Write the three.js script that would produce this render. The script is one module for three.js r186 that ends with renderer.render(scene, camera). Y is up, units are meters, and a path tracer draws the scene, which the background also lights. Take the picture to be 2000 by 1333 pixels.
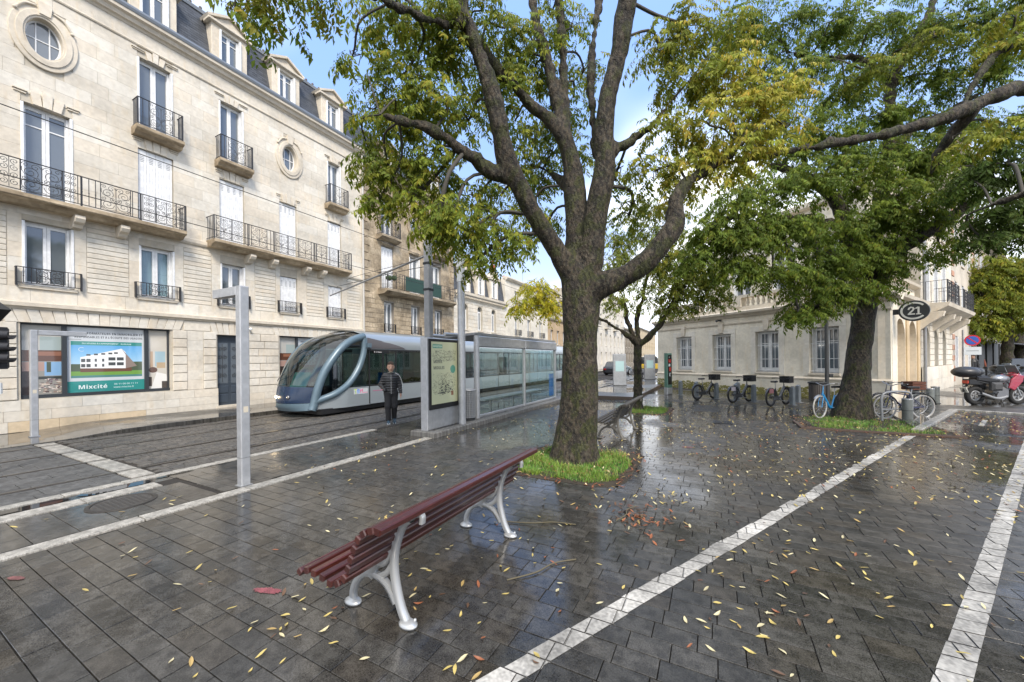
import * as THREE from 'three';
import { mergeGeometries } from 'three/addons/utils/BufferGeometryUtils.js';
import { MarchingCubes } from 'three/addons/objects/MarchingCubes.js';

// ---------- camera, sky, sun, exposure ----------
const scene = new THREE.Scene();
const FOCAL = 740, EYE = 1.85, PRINCIPAL = 703;                       // a shifted wide-angle lens, in pixels of a 2000 x 1333 picture
const camera = new THREE.PerspectiveCamera(2 * Math.atan(PRINCIPAL / FOCAL) * 180 / Math.PI, 2000 / (2 * PRINCIPAL), 0.05, 3000);
camera.setViewOffset(2000, 2 * PRINCIPAL, 0, 0, 2000, 1333);
camera.position.set(0, EYE, 0);
camera.rotation.z = -0.0105;
scene.add(camera);
const renderer = new THREE.WebGLRenderer({ antialias: true });
renderer.setSize(1024, 682);
renderer.toneMapping = THREE.LinearToneMapping;
renderer.toneMappingExposure = 2.85;
renderer.shadowMap.enabled = true;
const sun = new THREE.DirectionalLight(0xfff4e6, 1.5);
const SUN_DIR = new THREE.Vector3(0.33, 0.92, 0.88).normalize();
sun.position.copy(SUN_DIR).multiplyScalar(60);
sun.castShadow = true; sun.shadow.radius = 30; sun.shadow.mapSize.set(2048, 2048);
Object.assign(sun.shadow.camera, { left: -45, right: 45, top: 45, bottom: -45, near: 1, far: 160 });
scene.add(sun); scene.add(sun.target);

// ---------- seeded random and tiling noise ----------
function rng(seed) { let a = seed >>> 0; return () => { a = (a + 0x6d2b79f5) | 0; let t = Math.imul(a ^ (a >>> 15), 1 | a); t = (t + Math.imul(t ^ (t >>> 7), 61 | t)) ^ t; return ((t ^ (t >>> 14)) >>> 0) / 4294967296; }; }
const LAT = (() => { const r = rng(7), a = new Float32Array(65536); for (let i = 0; i < 65536; i++) a[i] = r(); return a; })();
function vn(x, y, p, o = 0) {                                          // value noise with period p
  const xi = Math.floor(x), yi = Math.floor(y), fx = x - xi, fy = y - yi, sx = fx * fx * (3 - 2 * fx), sy = fy * fy * (3 - 2 * fy);
  const m = (a) => ((a % p) + p) % p, g = (a, b) => LAT[(m(a) * 157 + m(b) * 7919 + o * 1013) & 65535];
  const a = g(xi, yi), b = g(xi + 1, yi), c = g(xi, yi + 1), d = g(xi + 1, yi + 1);
  return a + (b - a) * sx + (c - a) * sy + (a - b - c + d) * sx * sy;
}
function fbm(u, v, base, oct, o = 0) { let s = 0, a = 0.5, n = 0, p = base; for (let i = 0; i < oct; i++) { s += a * vn(u * p, v * p, p, o + i * 11); n += a; a *= 0.5; p *= 2; } return s / n; }
const sat = (x) => Math.min(1, Math.max(0, x)), mix = (a, b, t) => a + (b - a) * t, sstep = (a, b, x) => { const t = sat((x - a) / (b - a)); return t * t * (3 - 2 * t); };
function tex(size, metres, fn, srgb = true) {                          // fn(u, v) gives 0..1 values; metres is the size of one repeat
  const d = new Uint8Array(size * size * 4);
  for (let j = 0; j < size; j++) for (let i = 0; i < size; i++) { const c = fn((i + 0.5) / size, (j + 0.5) / size), k = (j * size + i) * 4, a = Array.isArray(c) ? c : [c, c, c]; for (let q = 0; q < 3; q++) d[k + q] = 255 * sat(a[q]); d[k + 3] = 255; }
  const t = new THREE.DataTexture(d, size, size); t.wrapS = t.wrapT = THREE.RepeatWrapping; t.magFilter = THREE.LinearFilter; t.minFilter = THREE.LinearMipmapLinearFilter; t.generateMipmaps = true;
  if (Array.isArray(metres)) t.repeat.set(1 / metres[0], 1 / metres[1]); else t.repeat.set(1 / metres, 1 / metres);
  if (srgb) t.colorSpace = THREE.SRGBColorSpace; t.needsUpdate = true; return t;
}
function canvasTex(w, h, draw) { const c = document.createElement('canvas'); c.width = w; c.height = h; draw(c.getContext('2d'), w, h); const t = new THREE.CanvasTexture(c); t.colorSpace = THREE.SRGBColorSpace; t.magFilter = THREE.LinearFilter; return t; }

// ---------- sky: blue with broken white cloud, whitening towards the horizon ----------
{
  const W = 1024, Hh = 512, d = new Float32Array(W * Hh * 4);
  for (let j = 0; j < Hh; j++) {
    const el = ((j + 0.5) / Hh - 0.5) * Math.PI, y = Math.sin(el);
    for (let i = 0; i < W; i++) {
      const az = ((i + 0.5) / W - 0.5) * 2 * Math.PI, x = Math.cos(az) * Math.cos(el), z = Math.sin(az) * Math.cos(el);
      let c;
      const h = Math.max(0, y), k = Math.pow(1 - h, 4.5);
      c = [mix(0.145, 0.60, k), mix(0.24, 0.65, k), mix(0.455, 0.71, k)];
      if (y > 0) {
        const q = 1 / (y + 0.22), px = x * q * 0.16 + 0.5, pz = z * q * 0.16 + 0.5;
        let n = fbm(px + 0.13, pz + 0.41, 5, 5, 3);
        const m = sstep(0.44, 0.64, n), b = 0.66 + 0.2 * fbm(px * 1.7, pz * 1.7, 9, 3, 9);
        c = c.map((v, q2) => mix(v, b * [0.97, 0.985, 1][q2], m * 0.9));
      } else c = [0.18, 0.175, 0.165];
      const o = (j * W + i) * 4; d[o] = c[0]; d[o + 1] = c[1]; d[o + 2] = c[2]; d[o + 3] = 1;
    }
  }
  const t = new THREE.DataTexture(d, W, Hh, THREE.RGBAFormat, THREE.FloatType); t.mapping = THREE.EquirectangularReflectionMapping; t.magFilter = THREE.LinearFilter; t.needsUpdate = true;
  scene.background = t; scene.environment = t;
}

// ---------- frames ----------
const STREET = Math.atan2(395, 740), WALL = 16.7;                       // the tram street: its bearing, and the distance of its left facades
const SS = Math.sin(STREET), SC = Math.cos(STREET), SROT = Math.PI / 2 - STREET;
const S = (s, y, n) => new THREE.Vector3(s * SS + (n - WALL) * SC, y, -(s * SC - (n - WALL) * SS));   // s along the street, n out from the facades
const V = (x, y, z) => new THREE.Vector3(x, y, z);
const used = {};
const numbered = (n) => { used[n] = (used[n] || 0) + 1; return used[n] === 1 ? n : n + '_' + String(used[n] - 1).padStart(3, '0'); };
function tag(o, label, category, group, kind) { o.userData.label = label; if (category) o.userData.category = category; if (group) o.userData.group = group; if (kind) o.userData.kind = kind; return o; }
function thing(name, label, category, pos, ry = 0, group) { const o = new THREE.Group(); o.name = numbered(name); if (pos) o.position.copy(pos); o.rotation.y = ry; tag(o, label, category, group); scene.add(o); return o; }
function copyOf(src, pos, ry, label, group) { const o = src.clone(); o.name = numbered(src.name.replace(/_\d{3}$/, '')); o.userData = { ...src.userData, label: label || src.userData.label }; if (group) o.userData.group = group; o.position.copy(pos); o.rotation.y = ry; scene.add(o); return o; }

// ---------- geometry collector ----------
const M4 = () => new THREE.Matrix4();
const TRS = (x, y, z, rx = 0, ry = 0, rz = 0, s = 1) => M4().compose(V(x, y, z), new THREE.Quaternion().setFromEuler(new THREE.Euler(rx, ry, rz)), Array.isArray(s) ? V(...s) : V(s, s, s));
function boxUV(g) {                                                     // texture coordinates in metres from the facing axis
  const p = g.attributes.position, n = g.attributes.normal, uv = new Float32Array(p.count * 2);
  for (let i = 0; i < p.count; i++) {
    const f = i - i % 3, ax = Math.abs(n.getX(f) + n.getX(f + 1) + n.getX(f + 2)), ay = Math.abs(n.getY(f) + n.getY(f + 1) + n.getY(f + 2)), az = Math.abs(n.getZ(f) + n.getZ(f + 1) + n.getZ(f + 2));
    const x = p.getX(i), y = p.getY(i), z = p.getZ(i);
    if (ay >= ax && ay >= az) { uv[2 * i] = x; uv[2 * i + 1] = z; } else if (ax >= az) { uv[2 * i] = z; uv[2 * i + 1] = y; } else { uv[2 * i] = x; uv[2 * i + 1] = y; }
  }
  g.setAttribute('uv', new THREE.BufferAttribute(uv, 2)); return g;
}
class MB {
  constructor() { this.l = []; this.c = null; this.hasC = false; }
  col(c) { this.c = c; if (c) this.hasC = true; return this; }
  add(g, m) {
    g = g.index ? g.toNonIndexed() : g.clone();
    for (const k of Object.keys(g.attributes)) if (!['position', 'normal', 'uv'].includes(k)) g.deleteAttribute(k);
    if (m) { g.applyMatrix4(m); if (m.determinant() < 0) { for (const k of Object.keys(g.attributes)) { const a = g.attributes[k], s = a.itemSize; for (let i = 0; i < a.count; i += 3) for (let q = 0; q < s; q++) { const t = a.array[(i + 1) * s + q]; a.array[(i + 1) * s + q] = a.array[(i + 2) * s + q]; a.array[(i + 2) * s + q] = t; } } } }
    if (!g.attributes.normal) g.computeVertexNormals();
    g.userData = { c: this.c }; this.l.push(g); return this;
  }
  box(x0, x1, y0, y1, z0, z1, m) { const g = new THREE.BoxGeometry(Math.abs(x1 - x0), Math.abs(y1 - y0), Math.abs(z1 - z0)); g.translate((x0 + x1) / 2, (y0 + y1) / 2, (z0 + z1) / 2); return this.add(g, m); }
  bev(x0, x1, y0, y1, z0, z1, b = 0.01, m) {                            // box with chamfered edges on the four long corners and both ends
    const s = new THREE.Shape(), w = x1 - x0 - 2 * b, h = y1 - y0 - 2 * b; s.moveTo(0, 0); s.lineTo(w, 0); s.lineTo(w, h); s.lineTo(0, h); s.closePath();
    const g = new THREE.ExtrudeGeometry(s, { depth: z1 - z0 - 2 * b, bevelEnabled: true, bevelThickness: b, bevelSize: b, bevelSegments: 1, steps: 1 }); g.translate(x0 + b, y0 + b, z0 + b); return this.add(g, m);
  }
  cb(cx, cy, cz, w, h, d, rx = 0, ry = 0, rz = 0) { return this.add(new THREE.BoxGeometry(w, h, d), TRS(cx, cy, cz, rx, ry, rz)); }
  cyl(a, b, r0, r1 = r0, seg = 10, open = false) { const d = b.clone().sub(a), L = d.length(), g = new THREE.CylinderGeometry(r1, r0, L, seg, 1, open); const q = new THREE.Quaternion().setFromUnitVectors(V(0, 1, 0), d.normalize()); return this.add(g, M4().compose(a.clone().add(b).multiplyScalar(0.5), q, V(1, 1, 1))); }
  tube(pts, r, seg = 16, rad = 6, closed = false) { return this.add(new THREE.TubeGeometry(new THREE.CatmullRomCurve3(pts, closed), seg, r, rad, closed)); }
  sph(x, y, z, r, ws = 12, hs = 8, sc = [1, 1, 1]) { return this.add(new THREE.SphereGeometry(r, ws, hs), TRS(x, y, z, 0, 0, 0, sc)); }
  lathe(pts, seg = 16, m) { return this.add(new THREE.LatheGeometry(pts.map((p) => new THREE.Vector2(p[0], p[1])), seg), m); }
  ext(shape, depth, m, bevel = 0, cs = 8) { return this.add(new THREE.ExtrudeGeometry(shape, { depth, bevelEnabled: bevel > 0, bevelThickness: bevel, bevelSize: bevel, bevelSegments: 1, curveSegments: cs, steps: 1 }), m); }
  torus(x, y, z, R, r, m, rs = 8, ts = 28) { return this.add(new THREE.TorusGeometry(R, r, rs, ts), m || TRS(x, y, z)); }
  geo(keepUV) {
    if (this.hasC) for (const g of this.l) { const c = g.userData.c || [1, 1, 1], n = g.attributes.position.count, a = new Float32Array(n * 3); for (let i = 0; i < n; i++) a.set(c, i * 3); g.setAttribute('color', new THREE.BufferAttribute(a, 3)); }
    if (!keepUV) this.l.forEach(boxUV);
    return this.l.length === 1 ? this.l[0] : mergeGeometries(this.l, false);
  }
  build(name, mat, parent, keepUV) { const m = new THREE.Mesh(this.geo(keepUV), mat); m.name = parent === scene ? numbered(name) : name; m.castShadow = m.receiveShadow = true; (parent || scene).add(m); return m; }
}
const poly = (pts) => { const s = new THREE.Shape(); pts.forEach((p, i) => (i ? s.lineTo(p[0], p[1]) : s.moveTo(p[0], p[1]))); s.closePath(); return s; };
const ellipse = (cx, cy, rx, ry, n = 36, a0 = 0, a1 = 2 * Math.PI) => Array.from({ length: n }, (_, i) => { const a = a0 + (a1 - a0) * i / (a1 - a0 > 6.28 ? n : n - 1); return [cx + rx * Math.cos(a), cy + ry * Math.sin(a)]; });
function meshOf(name, geo, mat, parent) { const m = new THREE.Mesh(geo, mat); m.name = parent === scene ? numbered(name) : name; m.castShadow = m.receiveShadow = true; parent.add(m); return m; }

// ---------- materials ----------
const L = (r, g, b) => new THREE.Color().setRGB(r, g, b);
const std = (c, rough = 0.7, metal = 0, o = {}) => new THREE.MeshStandardMaterial({ color: Array.isArray(c) ? L(...c) : L(c, c, c), roughness: rough, metalness: metal, ...o });
const phy = (c, o) => new THREE.MeshPhysicalMaterial({ color: Array.isArray(c) ? L(...c) : L(c, c, c), ...o });
const T = {};
T.stone = tex(512, 2.6, (u, v) => { const a = fbm(u, v, 4, 5), b = fbm(u, v, 32, 3, 40), s = fbm(u * 1, v * 0.25, 24, 3, 60), k = 0.86 + 0.16 * (a - 0.5) + 0.10 * (b - 0.5), w = sat((s - 0.56) * 1.5); return [k + 0.07, k + 0.06 - 0.035 * w, k + 0.035 - 0.09 * w]; });
T.stoneB = tex(512, 1.3, (u, v) => 0.5 + 0.5 * (fbm(u, v, 24, 5, 5) - 0.5) - 0.4 * sstep(0.66, 0.75, fbm(u, v, 64, 2, 15)), false);
T.oldstone = tex(512, 3.1, (u, v) => { const a = fbm(u, v, 5, 5, 70), b = fbm(u, v, 40, 3, 80), k = 0.66 + 0.55 * (a - 0.5) + 0.2 * (b - 0.5); return [k + 0.08, k + 0.05, k]; });
T.granite = tex(512, 0.42, (u, v) => { const a = fbm(u, v, 90, 2, 21), b = fbm(u, v, 8, 3, 22), k = 0.80 + 0.55 * (a - 0.5) + 0.40 * (b - 0.5); return [k, k * 0.995, k * 0.98]; });
T.graniteB = tex(512, 0.42, (u, v) => fbm(u, v, 70, 3, 27), false);
T.wet = tex(512, 6.3, (u, v) => { const a = fbm(u, v, 5, 5, 31), f = fbm(u, v, 120, 2, 34); return sat(0.05 + 0.33 * sstep(0.44, 0.70, a) + 0.10 * (f - 0.5)); }, false);
T.bark = tex(512, [0.9, 0.9], (u, v) => { const a = fbm(u, v * 0.5, 28, 4, 50), b = fbm(u, v, 6, 4, 51), li = sstep(0.63, 0.70, fbm(u, v, 34, 4, 53)), mo = sstep(0.46, 0.62, b); let c = [0.30 + 0.34 * (a - 0.5), 0.265 + 0.33 * (a - 0.5), 0.215 + 0.3 * (a - 0.5)]; c = c.map((x, i) => mix(x, [0.27, 0.30, 0.09][i], mo * 0.75)); c = c.map((x) => x * (0.80 + 0.36 * sstep(0.30, 0.62, a))); return c.map((x, i) => mix(x, [0.52, 0.53, 0.45][i], li * 0.55)); });
T.barkB = tex(512, [0.9, 0.9], (u, v) => 0.75 * fbm(u, v * 0.45, 30, 4, 50) + 0.25 * fbm(u, v, 90, 2, 58), false);
T.wood = tex(256, [0.5, 0.12], (u, v) => { const a = fbm(u * 0.25, v, 32, 4, 90), k = 0.78 + 0.5 * (a - 0.5); return [k, k, k]; });
T.fine = tex(256, 0.7, (u, v) => 0.94 + 0.16 * (fbm(u, v, 8, 5, 100) - 0.5));
T.slab = tex(512, 2.2, (u, v) => { const a = fbm(u, v, 6, 5, 110), b = fbm(u, v, 128, 2, 112), k = 0.72 + 0.5 * (a - 0.5) + 0.3 * (b - 0.5); return [k, k * 0.99, k * 0.97]; });
const bumped = { bumpMap: T.stoneB, bumpScale: 0.004 };
const M = {};
M.stones = [[0.745, 0.71, 0.645], [0.73, 0.69, 0.62], [0.77, 0.745, 0.69], [0.74, 0.685, 0.60], [0.72, 0.685, 0.62], [0.70, 0.58, 0.42], [0.72, 0.625, 0.50]].map((c) => std(c, 0.85, 0, { map: T.stone, ...bumped }));
M.stoneV = std(1, 0.85, 0, { map: T.stone, vertexColors: true, ...bumped });
M.joint = std([0.58, 0.54, 0.47], 0.95, 0, { map: T.stone });
M.trim = std([0.71, 0.655, 0.57], 0.85, 0, { map: T.stone, ...bumped });
M.oldV = std(1, 0.9, 0, { map: T.oldstone, vertexColors: true, ...bumped });
M.old = std([0.56, 0.50, 0.41], 0.9, 0, { map: T.oldstone, ...bumped });
M.oldJoint = std([0.30, 0.27, 0.23], 0.95);
M.slabStone = std([0.70, 0.61, 0.48], 0.9, 0, { map: T.oldstone, ...bumped });
M.white = std([0.86, 0.87, 0.87], 0.45, 0, { map: T.fine });
M.iron = std([0.035, 0.035, 0.038], 0.45, 0.3);
M.pane = phy([0.12, 0.14, 0.16], { roughness: 0.04, ior: 2.0 });
M.clear = phy(1, { roughness: 0.02, transmission: 1, thickness: 0, ior: 1.5 });
M.slate = std(1, 0.55, 0, { vertexColors: true });
M.zinc = std([0.22, 0.24, 0.26], 0.45, 0.5);
M.dark = std([0.02, 0.022, 0.024], 0.6);
M.black = std([0.012, 0.012, 0.013], 0.5);
M.rubber = std([0.015, 0.015, 0.015], 0.85);
M.steel = std([0.42, 0.43, 0.44], 0.38, 0.6, { map: T.fine });
M.alu = std([0.50, 0.51, 0.52], 0.42, 0.55, { map: T.fine });
M.greypaint = std([0.30, 0.305, 0.31], 0.42, 0.25, { map: T.fine });
M.render = std([0.74, 0.70, 0.62], 0.9, 0, { map: T.stone });
// ---------- ground ----------
const WETTING = { roughnessMap: T.wet, roughness: 1 };
M.pavers = [[0.082, 0.079, 0.073], [0.070, 0.068, 0.064], [0.094, 0.090, 0.083], [0.062, 0.061, 0.058], [0.081, 0.074, 0.064]].map((c) => std(c, 1, 0, { map: T.granite, ...WETTING, bumpMap: T.graniteB, bumpScale: 0.0004 }));
M.paverV = std(1, 1, 0, { map: T.granite, vertexColors: true, ...WETTING, bumpMap: T.graniteB, bumpScale: 0.0004 });
M.settV = std(1, 0.55, 0, { map: T.granite, vertexColors: true, bumpMap: T.graniteB, bumpScale: 0.003 });
M.jointDirt = std([0.045, 0.038, 0.03], 0.9, 0, { map: T.slab });
M.asphalt = std([0.075, 0.075, 0.075], 1, 0, { map: T.slab, ...WETTING });
M.walk = std([0.15, 0.145, 0.135], 1, 0, { map: T.slab, ...WETTING });
M.lightStone = [[0.46, 0.445, 0.41], [0.42, 0.41, 0.38], [0.50, 0.48, 0.44]].map((c) => std(c, 0.5, 0, { map: T.granite }));
M.paint = std([0.70, 0.69, 0.66], 0.55, 0, { map: T.slab });
M.soil = std([0.07, 0.055, 0.035], 0.95, 0, { map: T.slab });
M.puddle = phy([0.02, 0.02, 0.02], { roughness: 0.015, ior: 1.33 });
function inStreet(o) { o.position.copy(S(0, 0, 0)); o.rotation.y = SROT; return o; }
function flat(name, pts, y, mat, kind = 'structure') {                   // a level polygon in street coordinates (s, n)
  const g = new THREE.ShapeGeometry(poly(pts.map((p) => [p[0], -p[1]]))); g.rotateX(-Math.PI / 2); g.translate(0, y, 0);
  const ng = g.toNonIndexed(); ng.computeVertexNormals(); boxUV(ng); const m = inStreet(meshOf(name, ng, mat, scene)); m.userData.kind = kind; return m;
}
function slabPoly(name, pts, y0, y1, mat, b = 0.012) {                     // the same with thickness
  const g = new THREE.ExtrudeGeometry(poly(pts.map((p) => [p[0], -p[1]])), { depth: y1 - y0 - b, bevelEnabled: true, bevelThickness: b, bevelSize: b, bevelOffset: -b, bevelSegments: 1 }); g.rotateX(-Math.PI / 2); g.translate(0, y0, 0);
  const m = inStreet(new MB().add(g).build(name, mat, scene)); m.userData.kind = 'structure'; return m;
}
{ const g = new THREE.PlaneGeometry(1600, 1600); g.rotateX(-Math.PI / 2); const m = meshOf('ground', boxUV(g.toNonIndexed()), M.asphalt, scene); m.position.y = -0.03; m.userData.kind = 'structure'; tag(m, 'wet dark ground reaching to the horizon'); }
const pits = [[5.45, 7.5, 13.5, 15.45], [13.1, 15.1, 13.6, 15.3], [12.1, 14.6, 18.9, 21.6]];   // s0, s1, n0, n1 of the three tree pits
const inPit = (s, n) => pits.some((p) => s > p[0] && s < p[1] && n > p[2] && n < p[3]);
function seen(s, n, pad = 260) { const p = S(s, 0, n); if (p.z > -0.7) return false; const u = p.x * FOCAL / -p.z, v = EYE * FOCAL / -p.z; return Math.abs(u) < 1000 + pad && v < 640 + pad; }
function paverGeo(x0, x1, z0, z1, h, b = 0.0016, d = 0.028) {
  const o = [[x0, z0], [x1, z0], [x1, z1], [x0, z1]], t = [[x0 + b, z0 + b], [x1 - b, z0 + b], [x1 - b, z1 - b], [x0 + b, z1 - b]], P = [];
  const quad = (a, b2, c, e) => P.push(...a, ...c, ...b2, ...a, ...e, ...c);
  quad([t[0][0], h, t[0][1]], [t[1][0], h, t[1][1]], [t[2][0], h, t[2][1]], [t[3][0], h, t[3][1]]);
  for (let i = 0; i < 4; i++) { const k = (i + 1) % 4; quad([o[i][0], h - b, o[i][1]], [o[k][0], h - b, o[k][1]], [t[k][0], h, t[k][1]], [t[i][0], h, t[i][1]]); quad([o[i][0], h - d, o[i][1]], [o[k][0], h - d, o[k][1]], [o[k][0], h - b, o[k][1]], [o[i][0], h - b, o[i][1]]); }
  const g = new THREE.BufferGeometry(); g.setAttribute('position', new THREE.Float32BufferAttribute(P, 3)); g.computeVertexNormals();
  const uv = []; for (let i = 0; i < P.length; i += 3) uv.push(P[i], P[i + 2]); g.setAttribute('uv', new THREE.Float32BufferAttribute(uv, 2)); return g;
}
const topRects = [];
{
  const R = rng(11), plaza = flat('plaza', [[-4, 10.76], [34, 10.76], [34, 13.6], [34, 34], [-4, 34]], -0.014, M.jointDirt); tag(plaza, 'wet dark plaza paved with small granite setts');
  const all = [];
  const course = (s0, s1, n0, n1, len, tone) => {
    let n = n0 - R() * len * 0.9;
    while (n < n1) {
      const w = len * (0.88 + 0.24 * R()), a = Math.max(n, n0), b = Math.min(n + w, n1); n += w;
      if (b - a < 0.06) continue;
      const cs = (s0 + s1) / 2, cn = (a + b) / 2; if (inPit(cs, cn) || !seen(cs, cn)) continue;
      if (cs > 17.2 && cn < 13.6) continue;
      all.push([s0 + 0.0035, s1 - 0.0035, a + 0.0035, b - 0.0035, (R() - 0.5) * 0.004, Math.floor(R() * 5), tone]);
    }
  };
  for (let i = 0, s = -1.2; s < 24; i++, s += 0.167) course(s, s + 0.167, 10.78, s > 13 ? 25 : 23.5, 0.285, 1);
  for (let s = 2.84; s < 7.05; s += 0.167) course(s, s + 0.167, 8.98, 10.5, 0.285, 1.12);
  for (let s = -1.2; s < 2.75; s += 0.33) course(s, s + 0.33, 9.34, 10.5, 0.5, 1.12);
  all.forEach((a) => { const p = S((a[0] + a[1]) / 2, 0, (a[2] + a[3]) / 2); a.d = p.x * p.x + p.z * p.z; topRects.push(a); });
  all.sort((p, q) => p.d - q.d);
  const vis = all.filter((a) => seen((a[0] + a[1]) / 2, (a[2] + a[3]) / 2, 10)).slice(0, 298), near = new Set(vis), rest = new MB();
  vis.forEach((a) => meshOf('paver', paverGeo(a[0], a[1], a[2], a[3], a[4]), M.pavers[a[5]], plaza));
  const base = M.pavers.map((m) => [m.color.r, m.color.g, m.color.b]);
  all.forEach((a) => { if (!near.has(a)) { rest.col(base[a[5]].map((c) => c * a[6])); rest.add(paverGeo(a[0], a[1], a[2], a[3], a[4])); } });
  const f = rest.build('paver_field', M.paverV, plaza, true); f.userData.kind = 'stuff';
}
// tram bed: setts, slabs of the crossing, rails
{
  const R = rng(12), bed = flat('tram_road', [[-6, 2.8], [70, 2.8], [70, 10.76], [-6, 10.76]], -0.018, M.jointDirt); tag(bed, 'wet cobbled tram road');
  const st = new MB(), tones = [[0.135, 0.125, 0.112], [0.115, 0.108, 0.098], [0.15, 0.138, 0.122], [0.10, 0.097, 0.092]];
  const railsN = [3.33, 4.75, 6.26, 7.68];
  for (let n = 2.83; n < 8.4; n += 0.118) {
    if (railsN.some((r) => Math.abs(n + 0.06 - r) < 0.085)) continue;
    let s = 2.82 + R() * 0.1; while (s < 30) { const w = 0.15 + R() * 0.07; if (seen(s, n, 60)) { st.col(tones[Math.floor(R() * 4)]); st.add(paverGeo(s + 0.005, s + w - 0.005, n + 0.005, n + 0.113, (R() - 0.5) * 0.01, 0.008)); } s += w; }
  }
  for (let n = 2.83; n < 8.4; n += 0.36) { let s = -3; while (s < 2.4) { const w = 0.5 + R() * 0.2, e = Math.min(s + w, 2.47); if (seen(s, n, 160)) { const tn = 0.85 + 0.3 * R(); st.col([0.125 * tn, 0.127 * tn, 0.128 * tn]); st.add(paverGeo(s + 0.004, e - 0.004, n + 0.004, Math.min(n + 0.356, 8.44), (R() - 0.5) * 0.004 - 0.002)); } s += w; } }
  const f = st.build('sett_field', M.settV, bed, true); f.userData.kind = 'stuff';
  for (let n = 2.86; n < 8.3; n += 0.92) meshOf('band_stone', paverGeo(2.5, 2.79, n, Math.min(n + 0.91, 8.42), 0.003), M.lightStone[Math.floor(R() * 3)], bed);
  for (let s = -2; s < 7; s += 0.62) meshOf('gutter_stone', paverGeo(s, s + 0.61, 8.47, 8.66, 0.004), M.lightStone[Math.floor(R() * 3)], bed);
  for (let s = -1.9; s < 2.5; s += 0.92) meshOf('tactile_slab', paverGeo(s, Math.min(s + 0.91, 2.56), 9.0, 9.3, 0.005), M.lightStone[2], bed);
  for (let s = -1.6; s < 8; s += 1.17) if (s < 7.0) meshOf('line_stone', paverGeo(s, Math.min(s + 1.155, 7.05), 10.53, 10.74, 0.005), M.lightStone[Math.floor(R() * 3)], bed);
  for (let s = -1.9; s < 2.8; s += 0.6) meshOf('channel_slab', paverGeo(s, s + 0.59, 8.67, 8.985, -0.012), M.pavers[0], bed);
  for (let s = 2.82; s < 7; s += 0.6) meshOf('channel_slab', paverGeo(s, s + 0.59, 8.67, 8.975, -0.004), M.pavers[2], bed);
  // thin water standing in the channel, with ragged edges and a few openings
  const edge = (t, o) => 0.035 * (vn(t * 5, o, 64) - 0.5) * 2 + 0.02 * (vn(t * 21, o, 64, 3) - 0.5);
  for (const [a, b, n0, n1] of [[0.55, 1.75, 8.70, 8.93], [1.79, 2.62, 8.68, 8.90], [2.66, 3.2, 8.69, 8.80], [3.26, 3.9, 8.69, 8.77]]) {
    const up = [], lo = []; for (let i = 0; i <= 26; i++) { const t = a + (b - a) * i / 26, e = Math.min(1, Math.min(i, 26 - i) / 3), m = (n0 + n1) / 2; up.push([t, m + (n1 - m) * e + edge(t, 3.3) * e]); lo.push([t, m + (n0 - m) * e + edge(t, 7.7) * 0.4 * e]); }
    const w = flat('puddle', [...lo, ...up.reverse()], -0.004, M.puddle); tag(w, 'shallow puddle in the channel mirroring the facade');
  }
  railsN.forEach((n, i) => {
    const t = thing('tram_rail', ['rail of the far track nearest the pale building', 'second rail of the far track under the tram', 'third tram rail counting from the pale building', 'rail of the near track closest to the plaza'][i], 'rail', S(-4, 0, n), SROT, 'tram rails in the cobbles');
    new MB().box(0, 74, -0.03, 0.006, -0.03, 0.026).build('rail_head', std([0.13, 0.115, 0.10], 0.35, 0.7), t);
    new MB().box(0, 74, -0.03, -0.012, 0.026, 0.066).build('groove', M.black, t);
    new MB().box(0, 74, -0.03, 0.004, 0.066, 0.084).build('guard_lip', std([0.07, 0.063, 0.055], 0.5, 0.5), t);
  });
  const mh = thing('manhole_cover', 'round manhole cover set in the slabs by the left white line', 'manhole', S(2.0, 0, 9.72), SROT);
  new MB().lathe([[0.30, 0], [0.30, 0.009], [0.345, 0.009], [0.345, 0]], 40).build('ring', std([0.06, 0.055, 0.05], 0.5, 0.6), mh);
  const lid = new MB(); lid.lathe([[0, 0.007], [0.285, 0.007], [0.292, 0]], 40); for (let i = -5; i <= 5; i++) for (let j = -5; j <= 5; j++) if (i * i + j * j < 26) lid.cb(i * 0.052, 0.008, j * 0.052, 0.03, 0.006, 0.03); lid.build('lid', std([0.085, 0.08, 0.075], 0.45, 0.5), mh);
}
// pavement along the facades, with the dropped kerb at the crossing
{
  const R = rng(13), hgt = (s) => 0.012 + 0.115 * sstep(2.6, 4.4, s), b = new MB(), k = thing('pavement_kerb', 'dark wet kerb edging the pavement below the pale facade', 'kerb', S(0, 0, 0), SROT);
  k.userData.kind = 'structure';
  const g = []; for (let s = -6; s < 70; s += s < 8 ? 0.4 : 4) { const e = s + (s < 8 ? 0.4 : 4), a = hgt(s), c = hgt(e); g.push(s, a, -0.6, s, a - 0.015, 2.62, e, c - 0.015, 2.62, s, a, -0.6, e, c - 0.015, 2.62, e, c, -0.6); }
  const geo = new THREE.BufferGeometry(); geo.setAttribute('position', new THREE.Float32BufferAttribute(g, 3)); geo.computeVertexNormals(); const p = inStreet(meshOf('pavement', boxUV(geo), M.walk, scene)); p.userData.kind = 'structure'; tag(p, 'narrow wet pavement at the foot of the pale building');
  for (let s = -5; s < 26; s += 0.9) { const a = hgt(s), c = hgt(s + 0.9); const q = paverGeo(s + 0.003, s + 0.897, 2.62, 2.8, 0, 0.01, 0.2), at = q.attributes.position; for (let i = 0; i < at.count; i++) at.setY(i, Math.max(at.getY(i) + mix(a, c, (at.getX(i) - s) / 0.9), -0.05)); q.computeVertexNormals(); meshOf('kerb_stone', q, M.pavers[s < 3.2 ? 2 : Math.floor(R() * 3)], k); }
}
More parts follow.
